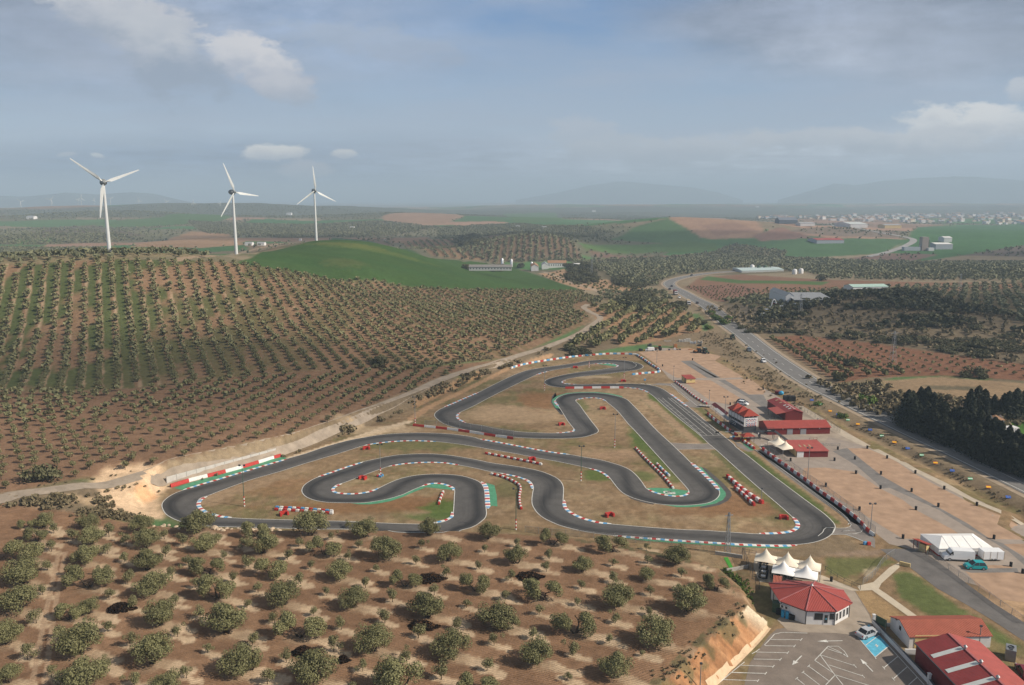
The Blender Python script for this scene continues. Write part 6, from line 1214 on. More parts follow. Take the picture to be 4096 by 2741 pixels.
# --- restaurant with fan-shaped red roof
EV = [uz('H', x, y, 2.9) for x, y in [(1300,1070),(1770,1085),(2005,955),(1870,765),(1440,628),(1000,612),(735,655),(780,740),(895,920)]]; AP = uz('H', 1390, 690, 4.9)
rs = empty('restaurant', Vector((AP.x, AP.y, 0)), 0, 'white many-sided restaurant with a fan-shaped red metal roof', 'restaurant'); O = Vector((AP.x, AP.y, 0)); ev = [v-O for v in EV]; n = len(ev); ap = Vector((0, 0, 4.9))
wl = [Vector((v.x*.93, v.y*.93)) for v in ev]
m2 = MB(); m2.prism([(v.x, v.y) for v in wl], 0, 2.45); m2.build('wall', M_WALLW, rs); m2 = MB(); m2.prism([(v.x*1.003, v.y*1.003) for v in wl], 2.45, 2.86); m2.build('fascia', M_DKSTEEL, rs)
for i in range(n):
    a, b = ev[i], ev[(i+1) % n]; d = (b-a); ang = math.atan2(d.y, d.x); m = ribbed('fan_roof_panel', (.335, .066, .055), .30, -ang, .6, .05, .08)
    m2 = MB(); m2.add([a, b, ap, a-Vector((0, 0, .1)), b-Vector((0, 0, .1)), ap-Vector((0, 0, .1))], [(0, 1, 2), (5, 4, 3), (0, 3, 4, 1)]); rp = m2.build('roof', m, rs)
    m2 = MB(); m2.tube(a+Vector((0, 0, .05)), ap+Vector((0, 0, .05)), .13, .10, 6); m2.build('roof_ridge', paint('ridge_capping', (.34, .11, .11), .6), rs)
m2 = MB(); m2.lathe([(.0, 4.85), (.3, 4.95), (.12, 5.2), (.0, 5.5)], 8); m2.build('finial', M_STEEL, rs)
def on_wall(i, u, z, w_, h_, mat, nm, par=None, dep=.10, out=.0):
    a, b = wl[i], wl[(i+1) % n]; d = (b-a).normalized(); nn = Vector((d.y, -d.x)); c = a.lerp(b, u)+nn*out; m2 = MB(); m2.box((c.x, c.y, z), (w_, dep, h_), rz=math.atan2(d.y, d.x)); return m2.build(nm, mat, par or rs)
L0 = (wl[1]-wl[0]).length; on_wall(0, .44, 1.62, L0*.29, 1.25, M_GLASS, 'window'); dr = on_wall(0, .70, 1.08, L0*.17, 2.16, M_WALLW, 'door'); on_wall(0, .70, 1.2, L0*.115, 1.5, M_GLASS, 'pane', dr, .16); on_wall(0, .70, 1.25, .22, .3, M_LBLUE, 'notice', dr, .19); on_wall(0, .90, 1.7, L0*.15, 1.15, M_GLASS, 'window')
for k in range(4): wf = on_wall(1, .14+.24*k, 1.45, .62, 1.5, M_WALLW, 'window', None, .14); on_wall(1, .14+.24*k, 1.45, .50, 1.36, M_GLASS, 'pane', wf, .2)
for k in range(3): on_wall(2, .2+.3*k, 1.45, .7, 1.2, M_GLASS, 'window')
for i in range(n): m2 = MB(); m2.tube((wl[i].x*1.004, wl[i].y*1.004, 0), (wl[i].x*1.004, wl[i].y*1.004, 2.85), .09); m2.build('corner_post', M_DKSTEEL, rs)
for u in (.07, .24): ac = on_wall(8, u, 1.95, .8, .6, M_WALLW, 'air_conditioner', None, .35, .12); on_wall(8, u, 1.95, .42, .42, M_DKSTEEL, 'fan', ac, .38, .13)
def text_on(i, u, z, s, body, mat):
    cu = bpy.data.curves.new('letters', 'FONT'); cu.body = body; cu.size = s; cu.extrude = .015; cu.align_x = 'CENTER'; cu.align_y = 'CENTER'; o = bpy.data.objects.new('lettering', cu); a, b = wl[i], wl[(i+1) % n]; d = (b-a).normalized(); nn = Vector((d.y, -d.x)); c = a.lerp(b, u)+nn*.09
    o.matrix_basis = Matrix.Translation((c.x, c.y, z)) @ Matrix.Rotation(math.atan2(d.y, d.x), 4, 'Z') @ Matrix.Rotation(R(90), 4, 'X'); cu.materials.append(mat); COL.objects.link(o); bpy.context.view_layer.update(); me = bpy.data.meshes.new_from_object(o.evaluated_get(bpy.context.evaluated_depsgraph_get())); mw = o.matrix_basis.copy(); bpy.data.objects.remove(o); o = link('lettering', me, None, rs); o.matrix_basis = mw
text_on(0, .33, 2.62, .48, 'PIT', M_WALLW); text_on(0, .56, 2.62, .42, 'STOP', M_RED); text_on(1, .22, 2.62, .4, 'PIT', M_WALLW)
yw = uz('h', 885, 850, 0); hs = house('yellow_annex', 'small yellow annex leaning against the left side of the restaurant', 'annex', uz('h', 890, 860), uz('h', 1010, 880), 5.5, 2.3, 2.5, M_CREAM, M_TILE, .1, flat='mono')
for (x, y, W3, D3, H3, mt, lab, nm, cat) in [(945,1165,.55,.6,1.25,M_BLUEP,'left one of the tall blue bins by the restaurant wall','waste_bin','bin'),(1010,1185,.55,.6,1.25,M_BLUEP,'right one of the tall blue bins by the restaurant wall','waste_bin','bin'),(1085,1205,.9,.6,.95,M_BLACK,'black crate stack beside the blue bins','crate','crate'),(885,1120,.9,.8,1.0,M_BLACK,'black waste container left of the blue bins','waste_container','bin'),
    (845,1080,1.3,1.3,1.9,M_DKGREEN,'dark green tank shed at the left corner of the restaurant','tank','tank')]:
    p = uz('H', x, y); t = empty(nm, p, -.35, lab, cat); m2 = MB(); m2.box((0, 0, H3/2), (W3, D3, H3-.06), taper=1.08); m2.build('body', mt, t, bevel=.03); m2 = MB(); m2.box((0, 0, H3+.01), (W3*1.12, D3*1.12, .07)); m2.build('lid', mt, t)
# --- peaked tents
def tent(c, w, rz, mat, label, ze=2.3, zp=4.6, wx=None, sides=(), group=None):
    wx = wx or w; t = empty('peaked_tent', c, rz, label, 'tent', group); N_ = 12; V = []; F = []
    for j in range(N_+1):
        for i in range(N_+1):
            u, v = 2*i/N_-1, 2*j/N_-1; r = max(abs(u), abs(v)); rr = math.hypot(u, v)/1.2; z = ze+(zp-ze)*(max(0, 1-rr)**2.3*.86+.14*(1-r))
            if r > .99: z = ze-.12*(1-abs(abs(u)-abs(v)))*1.0
            V.append((u*wx/2, v*w/2, z))
    F = [(j*(N_+1)+i, j*(N_+1)+i+1, (j+1)*(N_+1)+i+1, (j+1)*(N_+1)+i) for j in range(N_) for i in range(N_)]
    m2 = MB(); m2.add(V, F); m2.tube((0, 0, zp-.35), (0, 0, zp+.15), .07, .02); m2.build('canopy', mat, t, smooth=True, fix=False)
    for x in (-1, 1):
        for y in (-1, 1): m2 = MB(); m2.tube((x*wx/2*.98, y*w/2*.98, 0), (x*wx/2*.98, y*w/2*.98, ze), .06); m2.build('pole', M_STEEL, t)
    for s in sides: m2 = MB(); m2.box(s[0], s[1]); m2.build('side_curtain', mat, t)
    return t
q0, q1 = uz('h', 610, 240, 2.3), uz('h', 1650, 415, 2.3); d = (q1-q0)/3; rz = math.atan2(d.y, d.x); up_ = Vector((-d.y, d.x, 0)).normalized(); wx = d.length; wy = wx*.92
for k in range(3):
    c = q0+d*(k+.5)+up_*wy/2; c.z = 0; tent(c, wy, rz, M_TENTC, f'cream peaked tent of the terrace, {["leftmost of the rear three", "middle of the rear three", "rightmost of the rear three, with a side curtain"][k]}', 2.3, 4.5, wx, sides=[((wx/2-.03, 0, 1.4), (.05, wy*.9, 1.8))] if k == 2 else [], group='terrace tents')
q0, q1 = uz('h', 880, 428, 2.3), uz('h', 1600, 552, 2.3); d = (q1-q0)/2; rz2 = math.atan2(d.y, d.x); up_ = Vector((-d.y, d.x, 0)).normalized(); wx = d.length
for k in range(2):
    c = q0+d*(k+.5)+up_*wx*.46; c.z = 0; tent(c, wx*.92, rz2, M_TENTW, f'white peaked tent in front, {["left", "right"][k]} of the two nearest the restaurant', 2.3, 4.4, wx, group='terrace tents')
for x, y, x2, lab in [(885,1130,330,'rear cream shade tent beside the red shed in the paddock'),(1050,1240,330,'front cream shade tent beside the red shed in the paddock')]:
    c = uz('b', x, y, 0); tent(c, 4.6, s2.rotation_euler.z+.25, M_TENTC, lab, 2.0, 3.9, 4.9, group='shade tents by the shed')
# terrace tables and chairs
def table_set(c, rz, lab):
    t = empty('terrace_table', c, rz, 'round metal table '+lab, 'table', 'terrace tables'); m2 = MB(); m2.lathe([(0, .70), (.48, .70), (.48, .74), (0, .74)], 14); m2.build('tabletop', M_SILV, t); m2 = MB(); m2.tube((0, 0, 0), (0, 0, .7), .05); m2.lathe([(0, .0), (.3, .0), (.3, .03), (0, .04)], 10); m2.build('leg', M_DKSTEEL, t)
    for k in range(4):
        a = rz+k*math.pi/2+.78; p = Vector(c)+Vector((math.cos(a)*.8, math.sin(a)*.8, 0)); h = empty('terrace_chair', p, a+math.pi, 'dark chair at the round metal table '+lab, 'chair', 'chairs '+lab)
        m2 = MB(); m2.box((0, 0, .44), (.48, .48, .07)); m2.build('seat', M_BLACK, h); m2 = MB(); m2.box((-.24, 0, .68), (.06, .48, .46)); m2.build('backrest', M_BLACK, h); m2 = MB()
        for x in (-.2, .2):
            for y in (-.2, .2): m2.tube((x, y, 0), (x, y, .44), .02, n=5)
        m2.build('leg', M_DKSTEEL, h)
for x, y, l in [(765,300,'under the leftmost cream tent'),(755,392,'on the open terrace, farthest from the restaurant'),(760,460,'on the open terrace, middle of three'),(750,530,'on the open terrace, nearest the restaurant'),(935,480,'under the left white tent, behind'),(940,540,'under the left white tent, in front'),(1150,520,'in the middle under the white tents')]: table_set(uz('h', x, y), rz, l)
# --- house, barn, white wall at lower right
A, B = g1('K', 800, 560), g1('K', 1885, 640); dv = B-A; A = uz('K', 790, 655, 0); B = uz('K', 1885, 640, 0)
hs = house('tiled_house', 'low white house with a long red tiled roof behind the big red barn', 'house', A, B, 6.6, 2.3, 3.5, M_WALLW, M_TILE, .2); m2 = MB(); m2.box((-.03, 3.2, 2.0), (.08, .55, .7)); m2.build('window', M_GLASS, hs); m2 = MB(); m2.box((3.2, -.04, 1.3), (4.6, .08, 2.3)); m2.build('yellow_wall_panel', M_CREAM, hs)
m2 = MB(); m2.box((-.06, 4.6, 2.9), (.15, .45, .3)); m2.build('vent', M_DKSTEEL, hs)
E0, E1, RG0 = uz('K', 880, 580, 3.6), uz('K', 1430, 1148, 3.6), uz('K', 1325, 470, 5.2); R0 = uz('K', 1770, 580, 3.6); dv = (E1-E0); yaw = math.atan2(dv.y, dv.x); bw = (R0-E0).length
bl = empty('red_barn', Vector((E0.x, E0.y, 0)), yaw, 'big red barn with a gabled roof and three pale roof-light strips', 'barn'); BL = 30.; ldir = dv.normalized(); lat = Vector((-ldir.y, ldir.x, 0)); BW = abs((R0-E0).dot(lat)); print('barn', BW, math.degrees(yaw))
m2 = MB(); m2.add([(x, y, z) for x in (0, BL) for y, z in [(.2, 0), (BW-.2, 0), (BW-.2, 3.55), (BW/2, 5.1), (.2, 3.55)]], [(0, 1, 2, 3, 4), (9, 8, 7, 6, 5)]+[(i, (i+1) % 5, 5+(i+1) % 5, 5+i) for i in (0, 1, 4)]); m2.build('wall', M_SHED, bl)
for nm, y0, mt in (('roof', 0, M_ROOFD), ('roof', BW, M_ROOFS)): m2 = MB(); m2.add([(-.2, y0, 3.58), (BL, y0, 3.58), (BL, BW/2, 5.2), (-.2, BW/2, 5.2), (-.2, y0, 3.48), (BL, y0, 3.48), (BL, BW/2, 5.1), (-.2, BW/2, 5.1)], [(0, 1, 2, 3), (7, 6, 5, 4), (0, 4, 5, 1), (0, 3, 7, 4)]); m2.build(nm, mt, bl)  # left slope darker, right brighter: shade and sun painted into the reds
sl = math.atan(1.62/(BW/2))
for x in (4.2, 8.3, 12.4, 16.5): m2 = MB(); m2.box((x, BW*.26, 3.58+1.62*.52+.04), (.9, BW*.44/math.cos(sl), .05), rx=sl); m2.build('roof_light', M_SKYL, bl)
for x in (4.6, 8.7, 12.8): m2 = MB(); m2.tube((x, BW/2, 5.1), (x, BW/2, 5.65), .2); m2.tube((x, BW/2, 5.65), (x, BW/2, 5.9), .32, .1); m2.build('ridge_vent', M_STEEL, bl)
m2 = MB(); m2.box((BL/2, BW/2, 5.24), (BL, .35, .08)); m2.build('ridge_cap', paint('ridge_capping', (.34, .11, .11)), bl); m2 = MB(); m2.box((BL/2, -.06, 3.5), (BL, .16, .14)); m2.build('gutter', M_DKSTEEL, bl)
def wall_along(w, pts, h, th, mat, nm, label, cat, caps=None, z=None):
    P = gw_(w, pts); m2 = MB()
    for a, b in zip(P[:-1], P[1:]): d = b-a; c = (a+b)/2; m2.box((c.x, c.y, c.z+h/2-.1), (d.length, th, h+.2), rz=math.atan2(d.y, d.x))
    o = m2.build(nm, mat, None); tag(o, label, cat); 
    if caps:
        m2 = MB()
        for a, b in zip(P[:-1], P[1:]): d = b-a; c = (a+b)/2; m2.box((c.x, c.y, c.z+h+.06), (d.length, th+.1, .07), rz=math.atan2(d.y, d.x))
        m2.build('coping', caps, o)
    return o, P
wo, P = wall_along('K', [(310,330),(1065,1140),(1130,1230)], .9, .22, M_WALLW, 'boundary_wall', 'white boundary wall with dark coping between car park and barn', 'wall', M_DKSTEEL)
for x, y in ((315,325),(1058,1135)): p = uz('K', x, y); m2 = MB(); m2.box((p.x, p.y, .9), (.42, .42, 1.8)); m2.box((p.x, p.y, 1.84), (.55, .55, .1)); m2.build('pillar', M_WALLW, wo)
wall_along('K', [(450,350),(830,375)], .6, .2, M_WALLW, 'garden_wall', 'low white wall in front of the tiled house', 'wall'); wall_along('K', [(735,735),(880,735)], 1.0, .25, M_WALLW, 'garden_wall', 'short white wall stub beside the barn corner', 'wall')
p = uz('K', 2155, 785); t = empty('air_handling_unit', p, -.55, 'big grey air-conditioning unit on the ground right of the barn', 'air unit'); m2 = MB(); m2.box((0, 0, 1.0), (1.5, 2.3, 2.0)); m2.build('body', M_STEEL, t, bevel=.04); m2 = MB(); m2.lathe([(.45, 2.0), (.45, 2.15), (.38, 2.15), (.38, 2.02)], 14); m2.box((0, -.5, 2.05), (.5, .9, .1)); m2.build('fan_cowl', M_DKSTEEL, t)
p = uz('K', 410, 395); t = empty('sign_board', p, R(118), 'dark green sign board on posts behind the boundary wall', 'sign'); m2 = MB(); m2.box((0, 0, 1.5), (2.2, .08, 1.5)); m2.build('board', M_DKGREEN, t); m2 = MB(); m2.tube((-1, 0, 0), (-1, 0, 2.4), .05); m2.tube((1, 0, 0), (1, 0, 2.4), .05); m2.build('post', M_STEEL, t)
# --- marquee, gate shelter, trailer
A, B = uz('f', 725, 450), uz('f', 1780, 440); mq = empty('marquee', A, math.atan2(B.y-A.y, B.x-A.x), 'large white marquee with hipped roof behind the white van', 'marquee'); L = (B-A).length*.97; D = 7.6; hw = 1.75; hr = 3.0
m2 = MB(); m2.box((L/2, D/2, hw/2+.15), (L, D, hw-.3)); m2.build('side_wall', M_TENTW, mq); m2 = MB(); m2.box((L/2, D/2, .09), (L*1.004, D*1.006, .18)); m2.build('red_base', M_RED, mq)
m2 = MB(); hp_ = 2.6; m2.add([(-.1, -.1, hw), (L+.1, -.1, hw), (L+.1, D+.1, hw), (-.1, D+.1, hw), (hp_, D/2, hr), (L-hp_, D/2, hr)], [(0, 1, 5, 4), (1, 2, 5), (2, 3, 4, 5), (3, 0, 4)]); m2.build('roof', M_TENTW, mq)
for k in range(1, 5): m2 = MB(); x = L*k/5; xr = min(max(x, hp_), L-hp_); m2.tube((x, -.1, hw+.02), (xr, D/2, hr+.03), .045, n=5); m2.build('roof_seam', M_TENTW, mq)
A, B = uz('f', 250, 300), uz('f', 480, 395); sh = empty('gate_shelter', A, math.atan2(B.y-A.y, B.x-A.x), 'small gate shelter with a sloping red roof left of the marquee', 'shelter'); L = (B-A).length
m2 = MB(); m2.box((L/2, .7, 2.0), (L+.5, 1.9, .09), rx=-.22); m2.build('roof', paint('control_tower_roof_tiles', (.28, .048, .032)), sh); m2 = MB(); m2.box((L*.7, .7, .85), (L*.55, 1.2, 1.7)); m2.build('wall', M_CREAM, sh)
for x, y in ((0, 0), (0, 1.4), (L, 0), (L, 1.4)): m2 = MB(); m2.tube((x, y, 0), (x, y, 2.0), .07); m2.build('post', M_SHED, sh)
A, B = uz('f', 1570, 545), uz('f', 1960, 548); tr = empty('trailer', A, math.atan2(B.y-A.y, B.x-A.x), 'white box trailer parked behind the white van', 'trailer'); L = (B-A).length
m2 = MB(); m2.box((L/2, 1.1, 1.25), (L, 2.2, 1.8)); m2.build('body', M_CARW, tr, bevel=.05); m2 = MB()
for k in range(4): m2.box((L*k/3.001+.01, -.01, 1.25), (.05, .05, 1.8))
m2.build('trim', M_TAN, tr)
for x in (L*.42, L*.58):
    for y in (.1, 2.1): m2 = MB(); m2.tube((x, y-.1, .3), (x, y+.1, .3), .3, n=14); m2.build('wheel', M_BLACK, tr)
m2 = MB(); m2.box((-.6, 1.1, .4), (1.3, .15, .12)); m2.tube((-1.0, 1.1, 0), (-1.0, 1.1, .6), .05); m2.build('drawbar', M_DKSTEEL, tr)
# --- vehicles
def car(p, rz, paintm, label, L=4.3, W=1.78, H=1.5, kind='hatch', group=None, simple=False, cat='car', name='parked_car'):
    t = empty(name, p, rz, label, cat, group); hb = H*.56
    prof = {'hatch': ([(-.5, .16), (-.5, .46), (-.47, .60), (-.30, .63), (.22, .63), (.44, .53), (.5, .40), (.5, .16)], [(-.46, .60), (-.36, .98), (-.22, 1.0), (.06, .99), (.25, .61)]), 'sedan': ([(-.5, .16), (-.5, .48), (-.46, .62), (-.30, .64), (.22, .62), (.44, .53), (.5, .40), (.5, .16)], [(-.36, .62), (-.22, .98), (-.05, 1.0), (.06, .99), (.24, .61)]),
            'van': ([(-.5, .12), (-.5, .90), (-.48, .97), (.18, .98), (.24, .95), (.33, .55), (.46, .44), (.5, .34), (.5, .12)], [(.20, .56), (.205, .86), (.255, .86), (.335, .55)])}[kind]
    def ext(pf, w, z0w, m2, k=1.0, cut=0):
        nn = len(pf); V = []
        for sg in (-1, 1):
            for x, z in pf: V.append((x*L, sg*w/2*(1-(max(z-.6, 0)*.42 if kind != 'van' else max(z-.7, 0)*.2)), z*H))
        m2.add(V, [tuple(range(nn)), tuple(range(nn, 2*nn))[::-1]]+[(i, (i+1) % nn, nn+(i+1) % nn, nn+i) for i in range(nn)])
    m2 = MB(); ext(prof[0], W, 0, m2); bd = m2.build('body', paintm, t, bevel=.05)
    m2 = MB(); ext(prof[1], W*(.97 if kind != 'van' else 1.02), 0, m2); m2.build('window', M_GLASS, t)
    if kind != 'van':
        q = prof[1]; m2 = MB(); m2.box(((q[1][0]+q[3][0])/2*L, 0, H*1.0), ((q[3][0]-q[1][0])*L*1.02, W*.80, .06)); 
        for x, z in ((q[0][0]*.96, .62), (q[4][0]*.9, .62)): pass
        for sg in (-1, 1):
            for a, b in ((q[0], q[1]), (q[4], q[3])): m2.tube((a[0]*L, sg*W*.47, a[1]*H), (b[0]*L, sg*W*.405, b[1]*H), .05, n=5)
            m2.tube((-.08*L, sg*W*.485, .62*H), (-.1*L, sg*W*.41, .99*H), .045, n=5)
        m2.build('roof', paintm, t)
    wr = .33 if kind != 'van' else .36
    for x in (-.31, .31):
        for sg in (-1, 1):
            m2 = MB(); m2.tube((x*L, sg*(W/2-.17), wr), (x*L, sg*(W/2+.02), wr), wr, n=18); wh = m2.build('wheel', M_BLACK, t)
            if not simple: m2 = MB(); m2.tube((x*L, sg*(W/2-.02), wr), (x*L, sg*(W/2+.035), wr), wr*.62, n=12); m2.build('rim', M_STEEL, wh)
    for sg in (-1, 1):
        m2 = MB(); m2.box((.485*L, sg*W*.37, H*.44), (.14, .32, .13)); m2.build('headlight', M_SILV, t); m2 = MB(); m2.box((-.497*L, sg*W*.39, H*.52), (.06, .22, .16)); m2.build('tail_light', M_RED, t)
        if not simple: m2 = MB(); m2.box((.17*L if kind != 'van' else .26*L, sg*(W/2+.08), H*.62), (.16, .16, .12)); m2.build('mirror', paintm, t)
    if kind == 'van': m2 = MB(); m2.box((0, 0, .42), (L*.86, W*1.01, .12)); m2.build('side_strip', M_BLACK, t)
    m2 = MB(); m2.box((0, 0, .22), (L*.94, W*.9, .16)); m2.build('underbody', M_BLACK, t); return t
def dirang(w, a, b): p, q = gw_(w, [a, b]); return math.atan2(q.y-p.y, q.x-p.x)
car(uz('K', 235, 478), dirang('K', (130,500), (350,420)), M_SILV, 'silver saloon car parked on the blue bay by the white wall', 4.5, 1.8, 1.45, 'sedan'); car(uz('f', 1415, 680), dirang('f', (1580,690), (1250,680)), M_TEAL, 'teal hatchback parked on gravel in front of the trailer', 4.2, 1.8, 1.6)
car(uz('f', 1080, 515), dirang('f', (1340,530), (800,500)), M_CARW, 'long white panel van parked in front of the marquee', 6.2, 2.05, 2.5, 'van', cat='van', name='white_van'); car(uz('K', 2350, 1010), R(75), M_CARR, 'dark red car cut by the right edge beside the barn', 4.3, 1.8, 1.5)
car(uz('a', 950, 262), dirang('a', (850,240), (1045,275)), M_CARW, 'white hatchback parked behind race control', 4.1, 1.75, 1.5, 'hatch'); car(uz('a', 935, 222), dirang('a', (840,200), (1050,235)), M_CARK, 'black car parked beside the white hatchback behind race control', 4.3, 1.75, 1.45, 'hatch')
car(uz('c', 430, 470), dirang('c', (520,480), (335,480)), M_CARW, 'white delivery van with a dark blue nose in the machine yard', 4.6, 1.8, 1.9, 'van', cat='van', name='white_van')
def on_road(w, x, y, side, away): 
    p = g1(w, x, y); i = np.argmin(np.hypot(HWC[:, 0]-p.x, HWC[:, 1]-p.y)); i = min(max(i, 1), len(HWC)-2); d = HWC[i+1, :2]-HWC[i-1, :2]; a = math.atan2(d[1], d[0]); return Vector((p.x, p.y, p.z+.12)), a if away else a+math.pi
for w, x, y, aw, mt, k, lab in [('N',1622,1375,False,M_CARW,'hatch','white car on the highway, nearest to the camera'),('N',1452,1245,False,paint('grey_blue_car_paint', (.10, .13, .16), .3, .5),'hatch','grey-blue car on the highway behind the nearest white car'),('N',636,625,False,M_CARW,'sedan','white car between the two trucks on the highway'),('N',523,526,True,M_CARK,'hatch','dark car on the highway bend, lower of two'),('N',545,492,True,M_CARK,'hatch','dark car on the highway bend, upper of two'),('N',778,362,False,M_CARK,'hatch','tiny dark car on the highway beyond the bend'),('N',845,690,True,M_CARK,'sedan','dark car waiting at the side road right of the highway')]:
    p, a = on_road(w, x, y, 0, aw); car(p, a, mt, lab, 4.3, 1.8, 1.5, k, 'cars on the highway', True)
for w, x, y, lab in [('N',748,712,'white truck on the straight of the highway, the nearer of two'),('N',598,590,'white truck on the highway bend, the farther of two')]:
    p, a = on_road(w, x, y, 0, False); t = empty('truck', p, a, lab, 'truck', 'trucks on the highway'); m2 = MB(); m2.box((0, 0, 1.9), (2.0, 2.4, 2.6)); m2.build('cab', M_CARW, t, bevel=.12); m2 = MB(); m2.box((1.0, 0, 2.4), (.08, 2.1, .9)); m2.build('windscreen', M_GLASS, t); m2 = MB(); m2.box((-4.9, 0, 2.3), (7.4, 2.5, 2.7)); m2.build('trailer_box', M_TAN if x > 600 else M_SHED, t); m2 = MB(); m2.box((1.02, 0, .8), (.1, 2.2, .6)); m2.build('grille', M_DKSTEEL, t)
    for xx in (.2, -2.4, -6.5, -7.7):
        for sg in (-1, 1): m2 = MB(); m2.tube((xx, sg*1.0, .5), (xx, sg*1.25, .5), .5, n=14); m2.build('wheel', M_BLACK, t)
def tractor(p, a, lab, mt, load=None):
    t = empty('tractor', p, a, lab, 'tractor'); m2 = MB(); m2.box((1.0, 0, 1.15), (1.9, .8, .8)); m2.build('bonnet', mt, t, bevel=.06); m2 = MB(); m2.box((-.5, 0, 1.9), (1.3, 1.4, 1.3), taper=.9); m2.build('cab', M_GLASS, t); m2 = MB(); m2.box((-.5, 0, 2.6), (1.5, 1.6, .14)); m2.build('cab_roof', mt, t)
    for x, r in ((-.8, .85), (1.5, .55)):
        for sg in (-1, 1): m2 = MB(); m2.tube((x, sg*.65, r), (x, sg*1.1, r), r, n=16); m2.build('wheel', M_BLACK, t)
    if load: m2 = MB(); m2.box((-2.6, 0, 1.6), (2.2, 2.2, 1.5)); m2.build('sprayer_tank', load, t)
    return t
p, a = on_road('N', 1262, 1105, 0, False); tractor(p, a, 'dark green tractor with implement driving on the highway', M_DKGREEN, M_TAN)
tractor(uz('c', 2070, 540), R(-80), 'dark green harvester with canopy in the machine yard', M_DKGREEN, M_SILV); tractor(uz('c', 1830, 525), R(200), 'rusty orange machine under a pale canopy in the machine yard', M_ORANGE, M_TAN)
tractor(uz('c', 690, 450), R(170), 'rusty yellow loader parked beside the white delivery van', M_ORANGE)
def clutter(w, x, y, L, D, H, mt, lab, nm, cat, rz=.1, n=3):
    p = uz(w, x, y); t = empty(nm, p, rz, lab, cat); r = np.random.default_rng(int(x*7+y))
    for k in range(n): m2 = MB(); hh = H*(.6+.5*r.random()); m2.box((-L/2+L*(k+.5)/n, r.normal()*D*.08, hh/2), (L/n*.92, D*(.8+.3*r.random()), hh), rz=r.normal()*.12, taper=.94); m2.build('block', mt, t, bevel=.04)
    return t
for a in [(1450,200,6.5,1.8,1.7,M_CONCR,'row of pale stacked slabs at the back of the machine yard','slab_stack','stack',.05,5),(1180,380,1.8,1.4,2.2,M_ORANGE,'rusty machine block in the middle of the machine yard','machine','machine',.1,2),(1165,440,1.2,1.2,1.4,M_WALLW,'white tank in the middle of the machine yard','tank','tank',.1,1),(1005,450,.9,.9,.9,M_DKSTEEL,'left dark crate in the machine yard','crate','crate',.1,1),(1240,440,1.1,.8,.5,M_DKSTEEL,'low dark crate right of the white tank','crate','crate',.1,1),(1315,440,.9,.9,.8,M_DKSTEEL,'right dark crate in the machine yard','crate','crate',.1,1),(1625,440,2.4,.7,.6,M_ORANGE,'low orange implement in the machine yard','implement','implement',.1,3),
    (425,345,2.0,1.2,1.7,M_DKSTEEL,'dark container at the left edge of the machine yard','container','container',.2,2),(165,470,1.8,1.3,1.2,M_BLACK,'black heap of sheeting left of the delivery van','sheeting_heap','heap',.2,2),(285,465,1.1,.8,.8,M_YEL,'small yellow block left of the delivery van','block','block',.2,1),(1700,250,3.2,1.2,1.2,M_SILV,'white scrap cars dumped at the right of the machine yard','scrap','scrap',-.2,4),(1900,240,2.4,1.2,1.2,M_CONCR,'pale scrap pieces at the right of the machine yard','scrap','scrap',-.5,3),(1880,320,2.6,1.4,1.0,M_DKSTEEL,'dark scrap pile at the right of the machine yard','scrap','scrap',-.3,3),(960,190,4.,.8,.4,M_CONCR,'low pale debris along the back of the machine yard','debris_row','debris',.1,5),(120,560,.9,.7,.7,M_TAN,'tan block at the corner of the tyre barrier','block','block',.1,1)]:
    clutter('c', *a)
clutter('J', 1075, 195, 2.6, 2.2, 1.7, M_SHED, 'red container at the edge of the paddock', 'container', 'container', -.5, 1); clutter('J', 1190, 270, 4.6, 2.4, 2.1, M_BLACK, 'black covered stack at the edge of the paddock', 'covered_stack', 'stack', -.1, 3)
p = uz('J', 1105, 210); o = MB(); o.lathe([(0, 0), (.7, .15), (1.0, .7), (.95, 1.2), (.5, 1.6), (0, 1.7)], 16); tag(o.build('water_tank', M_BLUEP, smooth=True), 'round blue water tank beside the red container', 'tank').location = p
# drums that mark out the paddock lanes
dm = MB(); dm.lathe([(0, 0), (.33, 0), (.34, .08), (.31, .12), (.31, .42), (.34, .46), (.34, .52), (.31, .56), (.31, .95), (.34, 1.0), (.33, 1.08), (0, 1.05)], 16); DRUM = mb_only(dm, 'drum', M_BLACK)
i = 0
for w, x, y in [('M',50,1015),('M',180,902),('M',387,1005),('M',62,1165),('M',323,1172),('M',682,1162),('M',318,1322),('M',643,1352),('M',984,1328),('M',1325,1498),('M',922,1510),('M',688,1543),('M',97,1548),('I',1140,475),('I',1608,475),('I',1818,478),('I',1944,683),('I',2032,735),('I',815,264),('I',565,88),('J',1660,895),('J',1203,898),('J',1885,1030),('J',1570,1160),('J',1920,1410),('J',1695,778),('F',2157,622),('F',1903,457),('F',1055,162),('F',1595,190),('F',1643,860),('F',587,258),('h',1815,570)]:
    o = link('marker_drum', DRUM); o.location = uz(w, x, y); o.scale = (.9, .9, .9); tag(o, 'black drum standing on the gravel paddock as a marker', 'drum', 'black marker drums of the paddock')
